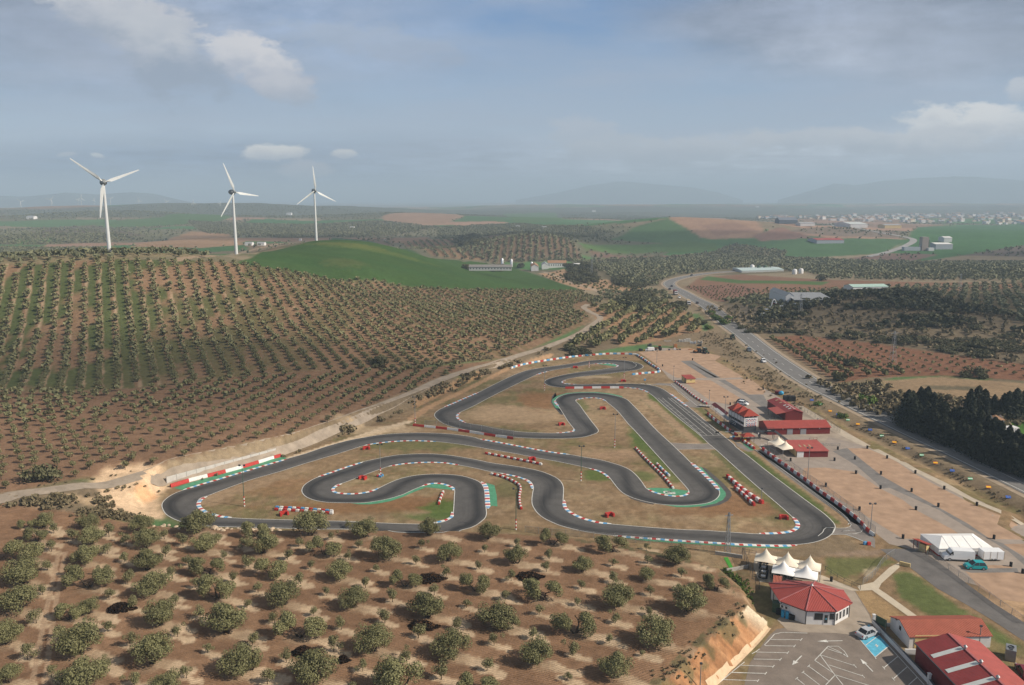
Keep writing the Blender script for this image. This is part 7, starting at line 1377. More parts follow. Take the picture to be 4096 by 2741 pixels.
# --- lamp masts
def mast(w, b, top, label, band=True, heads=2, col=None, group='floodlight masts'):
    p = g1(w, *b); vb = W_(w, [b])[0]; vt = W_(w, [top])[0]; tt = p.y*cP-(p.z-CAMH)*sP; h = (vb[1]-vt[1])*tt/FV/.955; t = empty('lamp_mast', p, 0, label, 'lamp mast', group); h = max(h, 4)
    m2 = MB(); m2.tube((0, 0, 0), (0, 0, h), .11, .06, 8); m2.build('pole', col or M_STEEL, t)
    if band:
        for k in range(6): m2 = MB(); m2.tube((0, 0, k*.45), (0, 0, k*.45+.45), .15, .15, 10); m2.build('painted_band', M_WHITE if k % 2 == 0 else M_RED, t)
    if heads == 2:
        m2 = MB(); m2.box((0, 0, h), (1.5, .08, .08)); m2.build('cross_arm', M_DKSTEEL, t)
        for sg in (-1, 1): m2 = MB(); m2.box((sg*.6, -.1, h+.15), (.45, .3, .34), rx=.5); m2.build('lamp_head', M_DKSTEEL, t)
    else: m2 = MB(); m2.box((0, 0, h), (.4, .3, .25)); m2.build('lamp_head', M_DKSTEEL, t)
    return t
G_ = paint('green_mast_paint', (.05, .10, .07), .6)
for a in [('A',(1107,955),(1078,480),'green floodlight mast inside the left hairpin'),('B',(945,610),(930,235),'grey floodlight mast with blue and white blocks at its foot'),('C',(1120,380),(1118,155),'floodlight mast inside the upper left bend'),('C',(1777,915),(1780,610),'floodlight mast beside the long middle straight'),('C',(1865,278),(1867,80),'floodlight mast behind the red block at the top hairpin'),('C',(1538,165),(1538,40),'thin floodlight mast on the top infield'),
    ('D',(1535,655),(1540,255),'dark floodlight mast inside the middle S-bend'),('D',(773,1230),(770,750),'dark floodlight mast at the edge of the near grove'),('S',(1661,1703),(1660,1592),'floodlight mast at the end of the red-white wall on the left')]: mast(*a, col=G_ if 'green' in a[3] or 'dark' in a[3] else None)
for a in [('J',(1380,1095),(1400,765),'tall floodlight mast standing by the fence near the shade tents',False),('G',(2270,1110),(2297,720),'tall floodlight mast at the lower end of the pit fence',False),('a',(455,800),(485,75),'tall floodlight mast in front of race control',False),('F',(757,485),(760,260),'thin lamp post at the edge of the upper paddock',False,1),('F',(495,205),(497,30),'thin lamp post near the tyre barrier in the upper paddock',False,1),('F',(1315,805),(1318,635),'thin lamp post left of the awning roof',False,1),('L',(520,830),(530,545),'lamp post standing in front of the cut cliff',False,1),('K',(1735,640),(1735,440),'white globe lamp behind the barn roof',False,1),('G',(815,715),(810,545),'small lamp post at the lower tyre row',False,1)]: mast(*a)
def pylon(p, h, lab, w=2.2):
    t = empty('lattice_pylon', p, .3, lab, 'pylon'); m2 = MB(); N_ = 7
    for k in range(N_):
        z0, z1 = h*k/N_, h*(k+1)/N_; a, b = w/2*(1-k/N_*.75), w/2*(1-(k+1)/N_*.75)
        for i in range(4):
            c = [(-1, -1), (1, -1), (1, 1), (-1, 1)]; p0, p1 = c[i], c[(i+1) % 4]; m2.tube((p0[0]*a, p0[1]*a, z0), (p0[0]*b, p0[1]*b, z1), .07, n=4, cap=False); m2.tube((p0[0]*a, p0[1]*a, z0), (p1[0]*b, p1[1]*b, z1), .05, n=4, cap=False)
    m2.build('lattice', M_STEEL, t); m2 = MB(); m2.box((0, 0, h*.93), (w*1.9, .15, .15)); m2.build('cross_arm', M_STEEL, t)
pylon(g1('E', 1490, 1510), 9.5, 'grey lattice mast beside the lower straight above the tents', 1.0); pylon(g1('U', 1518, 1178), 15, 'lattice pylon on the brown olive field'); pylon(g1('U', 940, 885), 14, 'lattice pylon on the scrub hill'); pylon(g1('U', 1938, 735), 16, 'far lattice pylon in the right olive grove'); pylon(g1('O', 1952, 480), 22, 'thin far pylon on the bushy mound')
# --- marshal posts: U-shaped red barriers
for k, (w, x, y, a, lab) in enumerate([('A',1570,1055,.5,'by the white-red row in the left hairpin'),('B',778,285,.1,'beside the kerb of the upper left straight'),('B',735,635,-.4,'inside the second left hairpin'),('C',1408,170,0,'on the top infield'),('C',1857,297,0,'below the top hairpin'),('C',1665,555,.1,'inside the middle hairpin'),('C',1278,705,.3,'on the dry infield near the upper corner'),('D',960,412,.2,'behind the long red-white row'),('D',1868,1070,.4,'on the lower infield'),('E',2152,1100,-.2,'near the lower right corner')]):
    t = empty('marshal_post', g1(w, x, y), a, 'red U-shaped marshal barrier '+lab, 'barrier', 'red marshal barriers')
    for b_ in [((0, .55, .42), (2.0, .5, .84)), ((-.85, -.2, .42), (.5, 1.2, .84)), ((.85, -.2, .42), (.5, 1.2, .84))]: m2 = MB(); m2.box(*b_, taper=.93); m2.build('panel', M_RED, t, bevel=.06)
# --- plastic / tyre barrier blocks
def blk(L, D, H, mat):
    m2 = MB(); m2.box((0, 0, H/2), (L*.96, D, H), taper=.9); o = m2.build('block', mat, bevel=min(.09, H*.2)); me = o.data; bpy.data.objects.remove(o); return me
CM = {'w': ('white', M_WHITE), 'r': ('red', M_RED), 'b': ('blue', M_BLUE)}
def row(w, pts, L, D, H, cols, lab, group, z=0., skip=0):
    C = smooth_curve([p[:2] for p in gw_(w, pts)], L); me = {c: blk(L, D, H, CM[c][1]) for c in set(cols)}
    for k in range(len(C)-1):
        c = cols[k % len(cols)]; d = C[k+1]-C[k]; m = (C[k]+C[k+1])/2; o = link('barrier_block', me[c]); o.location = (m[0], m[1], gz_(m[0], m[1])+z); o.rotation_euler = (0, 0, math.atan2(d[1], d[0])); tag(o, f'{CM[c][0]} barrier block {lab}', 'barrier block', group)
row('A', [(1455,1000),(1800,1020),(2150,1047)], 1.05, .6, .62, 'rw', 'in the front row inside the left hairpin', 'front barrier row in the left hairpin'); row('A', [(1468,985),(1800,1002),(2150,1032)], 1.05, .6, .8, 'bwr', 'in the rear row inside the left hairpin', 'rear barrier row in the left hairpin')
row('D', [(408,340),(700,395),(950,445),(1080,472)], 1.05, .6, .62, 'rw', 'in the straight row between the two upper legs', 'straight barrier row between the legs'); row('D', [(475,582),(620,618),(760,680),(815,720),(828,760),(815,830),(815,900),(825,960),(838,995)], .95, .6, .62, 'wr', 'in the curved row beside the S-bend', 'curved barrier row')
row('B', [(1680,790),(1655,850),(1625,940)], 1.0, .55, .62, 'wr', 'in the short row by the green lawn', 'short barrier row'); row('E', [(415,275),(500,370),(640,510),(740,610),(860,755)], 1.1, .6, .62, 'rw', 'in the long row left of the middle straight', 'long barrier row left of the middle straight'); row('E', [(665,462),(740,540),(815,608)], 1.15, .6, .62, 'wrwb', 'in the short row next to the long one', 'short row beside the long one')
row('E', [(1488,610),(1600,710),(1750,830),(1910,930)], 1.5, .9, .95, 'rw', 'in the upper of the two rows before the last corner', 'upper barrier row before the last corner'); row('E', [(1575,740),(1680,830),(1750,900),(1810,955)], 1.4, .7, .9, 'rw', 'in the lower of the two rows before the last corner', 'lower barrier row before the last corner')
row('C', [(805,178),(860,158),(1000,127),(1200,95),(1400,68),(1600,50),(1730,42),(1860,43),(1980,48)], 1.9, .7, .8, 'wbwr', 'in the long tyre wall behind the top of the circuit', 'tyre wall behind the top of the circuit'); row('C', [(1982,50),(2060,100),(2130,150),(2195,190),(2198,208),(2150,218),(2050,225),(1940,237)], 1.6, .7, .8, 'wbwr', 'in the tyre wall around the top hairpin', 'tyre wall around the top hairpin')
row('F', [(785,505),(950,630),(1100,750),(1280,855)], 1.35, .6, .7, 'rw', 'in the row between the pit lane and the paddock', 'barrier row along the pit lane'); row('b', [(60,960),(130,1010),(240,1080),(340,1150)], 1.2, .6, .75, 'rw', 'in the row beside the kiosk', 'barrier row beside the kiosk')
for x, y, c, l in [(915,608,'r','red barrier block at the foot of the grey floodlight mast'),(940,615,'b','blue barrier block at the foot of the grey floodlight mast, left'),(965,600,'b','blue barrier block at the foot of the grey floodlight mast, right'),(928,600,'w','white barrier block at the foot of the grey floodlight mast')]: o = link('barrier_block', blk(.9, .5, .6, CM[c][1])); o.location = g1('B', x, y); o.rotation_euler = (0, 0, x*.1); tag(o, l, 'barrier block')
for w, x, y, c, l in [('a',630,1170,'w','white barrier block at the pit exit beside the kiosk'),('a',690,1160,'b','blue barrier block at the pit exit beside the kiosk'),('a',790,1195,'r','long red barrier block at the pit exit beside the kiosk'),('C',2060,287,'b','lone blue block on the dry strip below the top hairpin'),('G',2205,1265,'b','blue drum block beside the lower pit gate'),('G',2250,1270,'r','red block beside the lower pit gate')]: o = link('barrier_block', blk(2.4 if 'long' in l else 1.0, .6, .75, CM[c][1])); o.location = g1(w, x, y); o.rotation_euler = (0, 0, .1); tag(o, l, 'barrier block')
# --- red and white concrete walls
def jersey(w, pts, seg, H, lab, th=.5, cols=(M_RED, M_WHITE), nm='concrete_barrier', z0=0.):
    C = smooth_curve([p[:2] for p in gw_(w, pts)], seg/2); n = len(C); N = normals2(C); V = []; F = []; mi = []
    for k in range(n):
        z = gz_(*C[k, :2])+z0
        for o, h in ((-th/2, -.1), (-th/2, .18), (-th*.22, H), (th*.22, H), (th/2, .18), (th/2, -.1)): V.append((C[k, 0]+N[k, 0]*o, C[k, 1]+N[k, 1]*o, z+h))
    for k in range(n-1):
        for j in range(5): F.append((k*6+j, k*6+j+1, k*6+7+j, k*6+6+j)); mi.append((k//2) % 2)
    return tag(mesh_np(nm, V, F, list(cols), mi=mi), lab, 'barrier wall')
jersey('G', [(830,0),(900,50),(1020,130),(1150,230),(1300,335),(1450,445),(1600,565),(1800,705),(1980,840),(2100,940),(2180,1020),(2240,1095),(2330,1160)], 1.9, .85, 'long red and white concrete barrier under the paddock fence'); jersey('a', [(0,525),(200,690),(400,830),(560,950),(720,1060),(800,1110)], 2.0, .85, 'red and white pit wall in front of race control'); jersey('b', [(540,1160),(640,1250),(770,1360),(900,1450),(1090,1560)], 1.9, .85, 'red and white barrier beside the shade tents')
jersey('B', [(1325,12),(1700,52),(2100,108),(2343,145)]+[((1700+x/2.343-1200)*2.929, (1400+y/2.343-1700)*2.929) for x, y in [(500,790),(700,818),(825,838)]], 4.2, .75, 'red and white concrete wall between the two left legs'); jersey('C', [(1315,364),(1500,362),(1700,360),(1860,361)], 3.4, .85, 'red and white concrete wall below the top hairpin', cols=(M_RED, M_WALLW))
jersey('A', [(240,732),(500,655),(1000,530),(1535,372)], 5.2, .95, 'red and white tyre wall at the foot of the white panels', .7, nm='tyre_wall')
# white panel wall on the left
P = gw_('A', [(215,722),(1495,358)]); d = P[1]-P[0]; t = empty('panel_wall', P[0], math.atan2(d.y, d.x), 'wall of pale concrete panels above the red and white tyre wall', 'panel wall'); L = d.length
for k in range(12): m2 = MB(); m2.box((L*(k+.5)/12, .75, 1.15), (L/12-.06, .12, 2.7)); m2.build('panel', paint('pale_panel', (.52, .50, .46), .9, .2, .1, .8, dirt=.25), t); m2 = MB(); m2.box((L*k/12, .75, 1.2), (.16, .2, 2.9)); m2.build('post', M_CONCR, t)
# --- fences
def fence(w, pts, h, lab, sp=3., wire=True, rail=False, mat=None, z=0.):
    P = smooth_curve([p[:2] for p in gw_(w, pts)], sp); t = empty('wire_fence' if wire else 'railing', (P[0][0], P[0][1], 0), 0, lab, 'fence'); O = Vector((P[0][0], P[0][1], 0)); V = []
    q = [Vector((x, y, gz_(x, y)+z))-O for x, y in P[:, :2]]
    for k, a in enumerate(q[:95]): m2 = MB(); m2.tube(a-Vector((0, 0, .1)), a+Vector((0, 0, h)), .045, n=6); m2.build('post', mat or M_STEEL, t)
    if wire: m2 = MB(); m2.add([v for a in q for v in (a+Vector((0, 0, .05)), a+Vector((0, 0, h-.05)))], [(2*k, 2*k+2, 2*k+3, 2*k+1) for k in range(len(q)-1)]); m2.build('wire_mesh', M_WIRE, t, fix=False)
    m2 = MB()
    for a, b in zip(q[:-1], q[1:]):
        for zz in ([h] if not rail else [h, h*.5]): m2.tube(a+Vector((0, 0, zz)), b+Vector((0, 0, zz)), .03, n=5, cap=False)
    m2.build('top_rail', mat or M_STEEL, t); return t
fence('G', [(860,20),(1160,225),(1460,440),(1820,705),(2120,930),(2190,1010),(2250,1090),(2335,1150)], 2.1, 'chain-link fence on the red and white barrier of the paddock', 3., z=.3); fence('D', [(880,1260),(1200,1295),(1600,1320),(1750,1340),(2343,1400)], 1.6, 'wire fence between the near grove and the racetrack'); fence('E', [(170,1340),(700,1390),(1300,1460),(1700,1500)], 1.5, 'wire fence along the lower straight')
fence('h', [(430,170),(500,330),(590,560),(690,700)], 1.9, 'dark fence on the left side of the restaurant terrace', 2., mat=M_DKSTEEL); fence('h', [(420,130),(640,170)], 1.1, 'short railing behind the left cream tent', 2., False, True, M_DKSTEEL); fence('h', [(1720,400),(1900,520),(2080,620),(2270,700)], 1.0, 'dark railing of the ramp right of the restaurant', 1.6, False, True, M_DKSTEEL); fence('I', [(840,820),(920,760),(1000,650),(1080,595)], 1.4, 'curved wire fence beside the footpath', 2.)
fence('I', [(1240,570),(1450,690),(1680,850),(1900,1010),(2043,1110)], 1.4, 'wire fence between the access road and the gravel', 3.); fence('b', [(1190,160),(1330,190),(1700,400),(1950,500),(2323,770)], 1.8, 'wire fence behind the long red sheds', 2.5); fence('b', [(1560,1085),(1960,1080),(2323,1075)], 1.0, 'low fence beside the small red shed', 2.5); fence('C', [(0,720),(300,735),(560,770),(830,815)], 1.6, 'thin wire fence on the red and white wall between the left legs', 4., z=.6)
fence('b', [(1605,975),(1785,965)], 1.3, 'red steel frame gate behind the small red shed', 1.2, False, True, M_SHED)
wall_along('h', [(0,150),(250,185),(430,215)], .8, .3, M_CONCR, 'retaining_wall', 'grey concrete retaining wall at the grove corner', 'wall'); wall_along('h', [(180,425),(520,360)], .7, .3, M_CONCR, 'retaining_wall', 'short concrete beam across the drainage gully', 'wall'); wall_along('I', [(1115,670),(1195,690)], .8, .3, M_CREAM, 'yellow_wall', 'short yellow wall where the footpath meets the access road', 'wall')
C = smooth_curve([p[:2] for p in gw_('L', [(1235,190),(1180,260),(1080,370),(950,500),(780,640),(600,790)])], 1.5); st(ribbon('concrete_gutter', C, .45, .45, paint('pale_gutter_concrete', (.60, .44, .29), .9, .1, .12, 1), .10, 3)); area('h', [(135,200),(200,195),(290,370),(235,385)], paint('artificial_turf', (.06, .26, .04), .9, .1, .2, 3), .05, 'artificial_turf')
# --- painted flag boards in the roadside ditch
fy = paint('flag_yellow', (.75, .45, .01), .6); fr = paint('flag_red', (.55, .05, .02), .6); fg = paint('flag_green', (.03, .32, .12), .6); fw = paint('flag_white', (.72, .74, .72), .6); fbm_ = paint('flag_blue', (.015, .10, .42), .6)
for k, (w, x, y, kind) in enumerate([('J',1425,270,'b'),('J',1515,316,'g'),('J',1615,385,'y'),('J',1697,422,'b'),('J',1800,478,'g'),('M',82,655,'y'),('M',210,714,'b'),('M',332,778,'g'),('M',463,846,'y'),('M',601,908,'b'),('M',749,980,'g'),('M',893,1062,'y'),('M',1068,1142,'b'),('M',1256,1228,'g'),('M',1447,1315,'y'),('M',1653,1420,'b')]):
    p = g1(w, x, y); p.z = max(p.z, -.2)+.25; t = empty('flag_board', p, R(-10), f'{ {"b": "blue starred", "g": "green and white", "y": "red and yellow"}[kind]} flag board in the ditch, {ORD[k]} from the far end', 'flag board', 'painted flag boards in the ditch'); t.scale = (.46, .46, .46); c = {'b': (fbm_, fbm_, fbm_), 'g': (fg, fw, fg), 'y': (fr, fy, fr)}[kind]; hs_ = {'b': (1, 1, 1), 'g': (1, 1, 1), 'y': (.6, 1.8, .6)}[kind]; z = -.9
    for j in range(3): m2 = MB(); h = hs_[j]*.55; m2.box((0, (z+h/2)*.75, (z+h/2)*.62+.3), (2.6, h*.98, .12), rx=.68); m2.build('stripe', c[j], t); z += h
    if kind == 'b': 
        m2 = MB()
        for j in range(10): a = j*.628; m2.box((math.cos(a)*.45, math.sin(a)*.4*.75-.05, math.sin(a)*.4*.62+.36), (.11, .11, .1), rx=.68)
        m2.build('stars', fy, t)
# --- far buildings
A, B = pr('O', (515, 420), (1015, 418)); house('poultry_shed', 'long low white farm shed at the edge of the green field', 'farm shed', A, B, 12, 3.4, 5.2, paint('grey_white_render', (.46, .45, .44), .85), paint('weathered_grey_roof', (.20, .19, .18), .8), .3, wins=14, z=A.z)
A, B = pr('O', (1440, 392), (1655, 378)); A.z = B.z = min(A.z, B.z); house('farmhouse', 'white farmhouse with brown tiled roof on the mound', 'farmhouse', A, B, 14, 6.8, 9.5, M_WALLW, M_BTILE, .4, wins=8)
A, B = pr('O', (1245, 425), (1330, 432)); house('farm_barn', 'white gabled barn on the left of the farmhouse', 'barn', A, B, 34, 5.5, 8, M_WALLW, M_BTILE, .3, along=False); A, B = pr('O', (1370, 405), (1445, 395)); house('farm_barn', 'white gabled barn between farmhouse and left barn', 'barn', A, B, 22, 5.5, 8.2, M_WALLW, M_GROOF, .3, along=False)
for x, y, h, lab in [(905,365,9,'left white silo behind the farm shed'),(1012,375,9,'right white silo behind the farm shed'),(1250,400,8,'white silo beside the left barn')]:
    p = g1('O', x, y); t = empty('silo', p, 0, lab, 'silo'); m2 = MB(); m2.lathe([(1.7, 0), (1.7, h), (.1, h+1.6)], 14); m2.build('tank', M_SILV, t, smooth=True)
p = g1('O', 1790, 378); t = empty('round_water_tank', p, 0, 'round white water tank on the bushy mound', 'water tank'); m2 = MB(); m2.lathe([(5.5, -1), (5.5, 4.2), (5.2, 4.5), (0, 4.8)], 20); m2.build('tank', M_WALLW, t)
for x, y, W in [(490,405,8),(800,425,9),(860,420,11),(960,420,7),(1120,390,10),(1700,385,8),(1650,380,8)]: p = g1('O', x, y); bush(random.choice(BUSH), p, W, 'dark tree beside the white farm buildings', 'tree', 'trees beside the farm buildings', 1.2, 'farm_tree')
A, B = pr('e', (540, 440), (715, 455)); house('white_warehouse', 'white corrugated warehouse with open lean-to beyond the scrub hill', 'warehouse', A, B, 34, 6.5, 8.5, M_WALLW, M_GROOF, .2, along=False); A2 = g1('e', 720, 455); B2 = A2+(B-A).normalized()*26; house('open_shed', 'open-fronted shed with white roof joined to the warehouse', 'shed', A2+Vector((.3, 0, 0)), B2, 24, 4.2, 6.4, M_DKSTEEL, M_GROOF, .3, flat='mono')
p = Vector(cp(1985, 677, 640)); p.z = gz_(p.x, p.y); house('green_roofed_shed', 'long shed with a pale green roof behind the scrub hill', 'shed', p+Vector((-12, 0, 0)), p+Vector((18, 4, 0)), 14, 7.5, 9.0, M_WALLW, paint('pale_green_roof', (.36, .50, .44), .6), .3)
for x, y, mt, lab, h in [(290,500,M_WALLW,'white arch of a fairground ride stored by the warehouse',6),(290,515,M_BLUEP,'blue fairground platform stored by the warehouse',1.2),(440,520,M_RED,'red fairground cabin stored by the warehouse',2),(370,420,M_RED,'red fairground cars stored by the warehouse',1.4),(190,600,M_YEL,'yellow fairground booth stored by the warehouse',2.4),(70,690,M_WALLW,'white fairground booths at the left of the yard',2.5),(240,660,M_CONCR,'grey fairground trailer in the yard',2),(810,480,M_WALLW,'white container in front of the open shed',2.5),(1100,430,M_YEL,'yellow and green ride parts by the open shed',2)]:
    p = g1('e', x, y); t = empty('fairground_ride' if h != 2.5 else 'yard_container', p, .2, lab, 'fairground ride' if h != 2.5 else 'container')
    if h == 6: m2 = MB(); [m2.tube((math.cos(a)*1.8, 0, max(math.sin(a), 0)*6), (math.cos(a+.35)*1.8, 0, max(math.sin(a+.35), 0)*6), .4) for a in np.arange(0, 3.0, .35)]; m2.build('arch', mt, t)
    else: m2 = MB(); m2.box((0, 0, h/2), (5, 3, h)); m2.build('body', mt, t, bevel=.1); m2 = MB(); m2.box((0, 0, h+.12), (5.4, 3.3, .2)); m2.build('roof', M_SILV, t)
def dpt(x, y): return g1('d', x, y)
A, B = pr('d', (537, 338), (775, 340)); house('red_roofed_warehouse', 'big warehouse with a red roof and grey walls in the green plain', 'warehouse', A, B, 45, 6.5, 9.0, paint('grey_cladding', (.36, .38, .42), .7), M_ROOF, .3); A, B = pr('d', (1572, 388), (1720, 388)); house('grey_warehouse', 'grey warehouse with white roof right of the concrete plant', 'warehouse', A, B, 30, 8.5, 10.5, paint('grey_cladding', (.36, .38, .42)), M_WALLW, .3)
p = dpt(1465, 398); t = empty('concrete_plant', p, 0, 'tall brownish concrete plant tower in the plain before the town', 'plant'); m2 = MB(); m2.box((0, 0, 11), (10, 10, 22)); m2.build('tower', paint('brown_cladding', (.30, .24, .21), .8), t); m2 = MB(); m2.lathe([(2.5, 0), (2.5, 17), (.4, 19)], 12, c=(9, 3, 0)); m2.build('silo', M_DKGREEN, t); m2 = MB(); m2.box((-20, 0, 3), (26, 9, 6)); m2.build('low_wing', paint('grey_cladding', (.36, .38, .42)), t); m2 = MB(); m2.box((8, -7, 2.5), (9, 6, 5)); m2.build('white_hopper', M_WALLW, t); m2 = MB(); m2.tube((-9, -3, 5), (0, -3, 17), .8); m2.build('conveyor', M_STEEL, t)
A, B = pr('d', (830, 200), (980, 205)); house('pale_hall', 'wide hall with a pale roof at the near edge of the town', 'hall', A, B, 90, 8, 12, M_WALLW, M_SKYL, .3); A, B = pr('d', (1130, 205), (1275, 195)); house('cream_hall', 'row of cream industrial halls at the near edge of the town', 'hall', A, B, 40, 8, 10, M_CREAM, M_GROOF, .3); A, B = pr('d', (1645, 325), (1715, 325)); house('white_hall', 'small white hall behind the grey warehouse', 'hall', A, B, 20, 8, 10, M_WALLW, M_WALLW, .3); A, B = pr('d', (395, 185), (520, 188)); house('grey_hall', 'low grey hall left of the town edge', 'hall', A, B, 30, 6, 8, M_WALLW, M_GROOF, .3); A, B = pr('d', (210, 165), (370, 170)); house('dark_hall', 'dark round-roofed hall left of the town', 'hall', A, B, 30, 8, 14, paint('dark_hall_wall', (.10, .12, .15)), paint('dark_hall_roof', (.16, .18, .22)), .3)
A, B = pr('U', (575, 612), (870, 628))
for k in range(6):
    p0 = A.lerp(B, k/6)+Vector((0, k*3, 0)); p1 = A.lerp(B, (k+.92)/6)+Vector((0, k*3, 0)); p0.z = gz_(p0.x, p0.y); house('greenhouse', f'low pale green greenhouse in the row beyond the highway bend, {ORD[k]} from the left', 'greenhouse', p0, p1, 40, 2.2, 3.2, M_SKYL, paint('greenhouse_plastic', (.46, .55, .53), .5, .4, .1, .3), .1, group='greenhouses')
for x, y, mt, lab in [(640,592,M_WALLW,'white tank left of the greenhouses'),(682,598,M_DKGREEN,'green tank beside the white one'),(722,596,M_DKGREEN,'dark tank right of the green one'),(905,622,M_WALLW,'pale tunnel at the right end of the greenhouses'),(945,618,M_WALLW,'rightmost pale tunnel of the greenhouses')]:
    p = g1('U', x, y); t = empty('farm_tank', p, 0, lab, 'tank'); m2 = MB(); m2.lathe([(2.6, 0), (2.6, 4.5), (1.6, 5.6), (0, 6)], 14); m2.build('tank', mt, t, smooth=True)
p = g1('M', 1630, 765); t = empty('container_office', p, R(8), 'white container office with wire front on the car park behind the conifers', 'container'); m2 = MB(); m2.box((0, 1, 1.3), (8.6, 2.6, 2.6)); m2.build('body', M_WALLW, t); m2 = MB()
for k in range(9): m2.box((-4.1+k*1.02, -.33, 1.35), (.06, .06, 2.2))
m2.build('bars', M_STEEL, t)
A, B = g1('M', 1545, 740), g1('M', 1648, 735); house('white_hut', 'small white hut with brown pyramid roof behind the container', 'hut', A+Vector((0, 2.5, 0)), B+Vector((0, 2.5, 0)), 4., 3.9, 5.0, M_WALLW, M_BTILE, .3, hip=2.0, wins=1)
def boxhouse(seed):
    r = np.random.default_rng(seed); L, D, h = 9+9*r.random(), 8+6*r.random(), 3.5+5*r.random(); m2 = MB(); m2.add([(x, y, z) for x in (0, L) for y, z in [(0, -3), (D, -3), (D, h), (D/2, h+1.6), (0, h)]], [(0, 1, 2, 3, 4), (9, 8, 7, 6, 5)]+[(i, (i+1) % 5, 5+(i+1) % 5, 5+i) for i in (0, 1, 4)]); m2.add([(-.3, -.3, h), (L+.3, -.3, h), (L+.3, D/2, h+1.7), (-.3, D/2, h+1.7), (L+.3, D+.3, h), (-.3, D+.3, h)], [(0, 1, 2, 3), (4, 5, 3, 2)], 1)
    for k in range(3): m2.box((L*(k+.5)/3, -.05, h*.55), (1.0, .1, 1.3), 2)
    wallm = [M_WALLW, paint('town_white', (.74, .72, .70), .9, .1), paint('town_cream', (.58, .50, .40), .9, .1), paint('town_grey', (.42, .41, .42), .9, .1)][seed % 4]; o = m2.build('house', [wallm, [M_BTILE, M_GROOF, paint('town_tile', (.36, .22, .16), .9, .1)][seed % 3], M_GLASS]); me = o.data; bpy.data.objects.remove(o); return me
TH = [boxhouse(900+k) for k in range(12)]; cnt = 0
for k in range(900):
    if cnt >= 285: break
    x = random.uniform(1735, 2343); f = (x-1735)/608; lo, hi = 497-9*f, 503+12*f; y = lo+(hi-lo)*random.random()**1.2
    if x < 1950 and random.random() < .55: continue
    p = ground(x, y); 
    if p.y < 1500: continue
    o = link('town_house', random.choice(TH)); o.location = p; o.rotation_euler = (0, 0, random.choice((0, .3, 1.57, -.4))+random.random()*.2); s = random.uniform(.8, 1.6); o.scale = (s, s, s); tag(o, 'small pale house in the hazy town on the plain', 'town house', 'houses of the town on the plain'); cnt += 1
for x, y, lab in [(560,562,'white farm cottages beyond the second wind turbine, left one'),(588,562,'white farm cottages beyond the second wind turbine, right one'),(684,551,'white transformer hut beside the third wind turbine'),(655,492,'white far farm left of the third wind turbine'),(800,523,'white far farm right of the third wind turbine'),(878,551,'tiny white hut at the edge of the green hill'),(1240,523,'far white farm in the middle distance'),(60,502,'far white farm at the left'),(1730,475,'far white hall on the right-hand plain'),(1355,485,'far long white building in the middle of the plain'),(1180,521,'far white cottage near a winding track')]:
    p = ground(x, y); o = link('farm_cottage', TH[1] if 'hut' not in lab else TH[0]); o.location = p; s = .7 if y > 515 else 1.4; s = .45 if 'hut' in lab else s; o.scale = (s, s, s); tag(o, lab, 'cottage')
# boulders at the lip of the near grove
rk = []
for k in range(3):
    bm = bmesh.new(); bmesh.ops.create_icosphere(bm, subdivisions=2, radius=.5); r = np.random.default_rng(k)
    for v in bm.verts: v.co *= .8+.4*vnoise(v.co.x*3+k*9, v.co.y*3+v.co.z*4, k); v.co.z *= .7
    me = bpy.data.meshes.new('rock'); bm.to_mesh(me); bm.free(); me.materials.append(paint('pale_rock', (.46, .36, .26), .95, .1, .25, 3)); rk.append(me)
for k in range(46):
    u = random.random(); x = 20+1530*u; y = 1205+20*(u > .5)+random.uniform(-14, 14)-18*(u < .2); p = g1('A', x, y); o = link('boulder', random.choice(rk)); o.location = p; s = random.uniform(.5, 1.1)*(2.0 if k == 0 else 1); o.scale = (s*1.3, s, s); o.rotation_euler = (0, 0, random.random()*6); tag(o, 'pale boulder in the row along the lip between grove and track', 'boulder', 'pale boulders along the grove edge')
# people by the kiosk
def person(p, rz, shirt, legs, label):
    V = [(0, 0, .95), (.09, 0, .9), (.10, .02, .48), (.10, 0, .06), (.10, -.12, .03), (-.09, 0, .9), (-.10, .05, .48), (-.10, .08, .06), (-.10, -.04, .03), (0, 0, 1.2), (0, 0, 1.42), (0, 0, 1.5), (0, -.01, 1.62), (0, -.01, 1.74), (.19, 0, 1.4), (.25, -.02, 1.12), (.24, -.14, .88), (-.19, 0, 1.4), (-.25, .03, 1.12), (-.25, -.05, .87)]
    E = [(0, 1), (1, 2), (2, 3), (3, 4), (0, 5), (5, 6), (6, 7), (7, 8), (0, 9), (9, 10), (10, 11), (11, 12), (12, 13), (10, 14), (14, 15), (15, 16), (10, 17), (17, 18), (18, 19)]; rad = [.15, .10, .07, .05, .045, .10, .07, .05, .045, .14, .12, .06, .10, .08, .07, .05, .04, .07, .05, .04]
    me = bpy.data.meshes.new('person'); me.from_pydata(V, E, []); o = bpy.data.objects.new('person', me); COL.objects.link(o); o.location = p; o.rotation_euler = (0, 0, rz); m = o.modifiers.new('skin', 'SKIN'); o.modifiers.new('sub', 'SUBSURF').levels = 1
    for v, r in zip(me.skin_vertices[0].data, rad): v.radius = (r, r*.8)
    me.skin_vertices[0].data[0].use_root = True
    mt, t, b = new_mat('clothed_figure', .8, .2); g = t.new('ShaderNodeTexCoord').outputs['Object']; s = t.new('ShaderNodeSeparateXYZ'); t.l.new(g, s.inputs[0]); c = t.mix(t.math('GREATER_THAN', s.outputs[2], .95), legs, shirt); c = t.mix(t.math('GREATER_THAN', s.outputs[2], 1.5), c, (.45, .28, .2)); c = t.mix(t.math('GREATER_THAN', s.outputs[2], 1.72), c, (.03, .02, .015)); t.put(b.inputs['Base Color'], c); me.materials.append(mt); return tag(o, label, 'person')
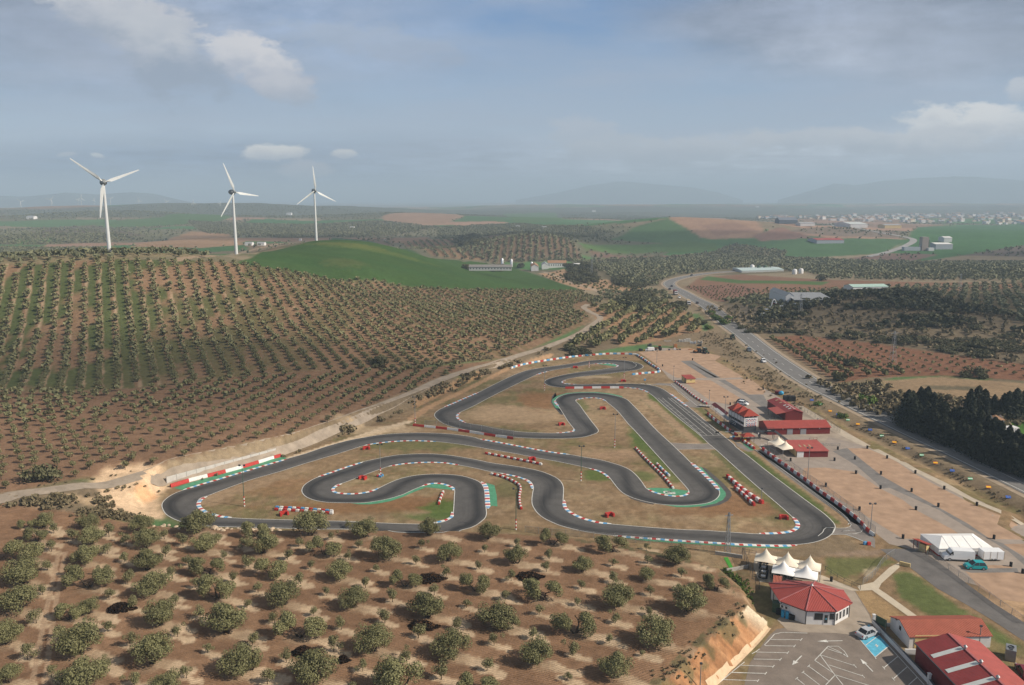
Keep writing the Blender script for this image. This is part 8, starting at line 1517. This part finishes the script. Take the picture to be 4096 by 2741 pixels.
person(uz('a', 1360, 1130), .6, (.6, .6, .62), (.03, .04, .09), 'person in a pale shirt standing under the footbridge, the left one'); person(uz('a', 1395, 1150), 2.4, (.04, .05, .10), (.03, .03, .04), 'person in dark clothes standing under the footbridge, the right one')
# ------------------------------------------------------------------ air
def build_haze():
    mb = MB(); mb.box((0, 14000, 185), (76000, 64000, 402)); o = mb.build('haze', None); tag(o, kind='stuff')
    m = bpy.data.materials.new('hazy_air'); m.use_nodes = True; n = m.node_tree.nodes; n.remove(n['Principled BSDF'])
    v = n.new('ShaderNodeVolumePrincipled'); v.inputs['Color'].default_value = (.66, .84, 1.0, 1); v.inputs['Density'].default_value = 1.7e-4
    v.inputs['Density Attribute'].default_value = ''; v.inputs['Anisotropy'].default_value = .0
    m.node_tree.links.new(v.outputs[0], n['Material Output'].inputs['Volume']); o.data.materials.append(m); return o
HAZE = build_haze()
# ------------------------------------------------------------------ unseen clouds above the frame, added so their shadows dapple the land
CLM = bpy.data.materials.new('shade_cloud_vapour'); CLM.use_nodes = True; _n = CLM.node_tree.nodes; _n.remove(_n['Principled BSDF']); _v = _n.new('ShaderNodeVolumePrincipled')
_v.inputs['Color'].default_value = (1, 1, 1, 1); _v.inputs['Density'].default_value = .0040; _v.inputs['Density Attribute'].default_value = ''; CLM.node_tree.links.new(_v.outputs[0], _n['Material Output'].inputs['Volume'])
def cloud(gx, gy, rx, ry, rz, label, z=820., seed=1):
    k = (z)/math.tan(SUN_EL); c = (gx+math.sin(SUN_AZ)*k, gy+math.cos(SUN_AZ)*k, z); bm = bmesh.new(); bmesh.ops.create_icosphere(bm, subdivisions=5, radius=1)
    for v in bm.verts:
        f = .72+.7*(float(fbm(v.co.x*1.6+seed*7, v.co.y*1.6+v.co.z, 4, seed))-.2); v.co = Vector((v.co.x*rx*f, v.co.y*ry*f, v.co.z*rz*f))
    me = bpy.data.meshes.new('cloud'); bm.to_mesh(me); bm.free(); o = link('cloud', me, CLM); o.location = c; tag(o, label, 'cloud')
for a in [(-140, 315, 210, 62, 60, 'broad flat cloud above the left hill, added for shading'), (330, 520, 190, 110, 70, 'broad flat cloud above the right scrub hill, added for shading'), (-60, 1500, 700, 260, 90, 'long cloud above the middle distance, added for shading'), (900, 1150, 420, 170, 80, 'cloud above the right-hand groves, added for shading')]: cloud(*a, seed=len(a[5]))
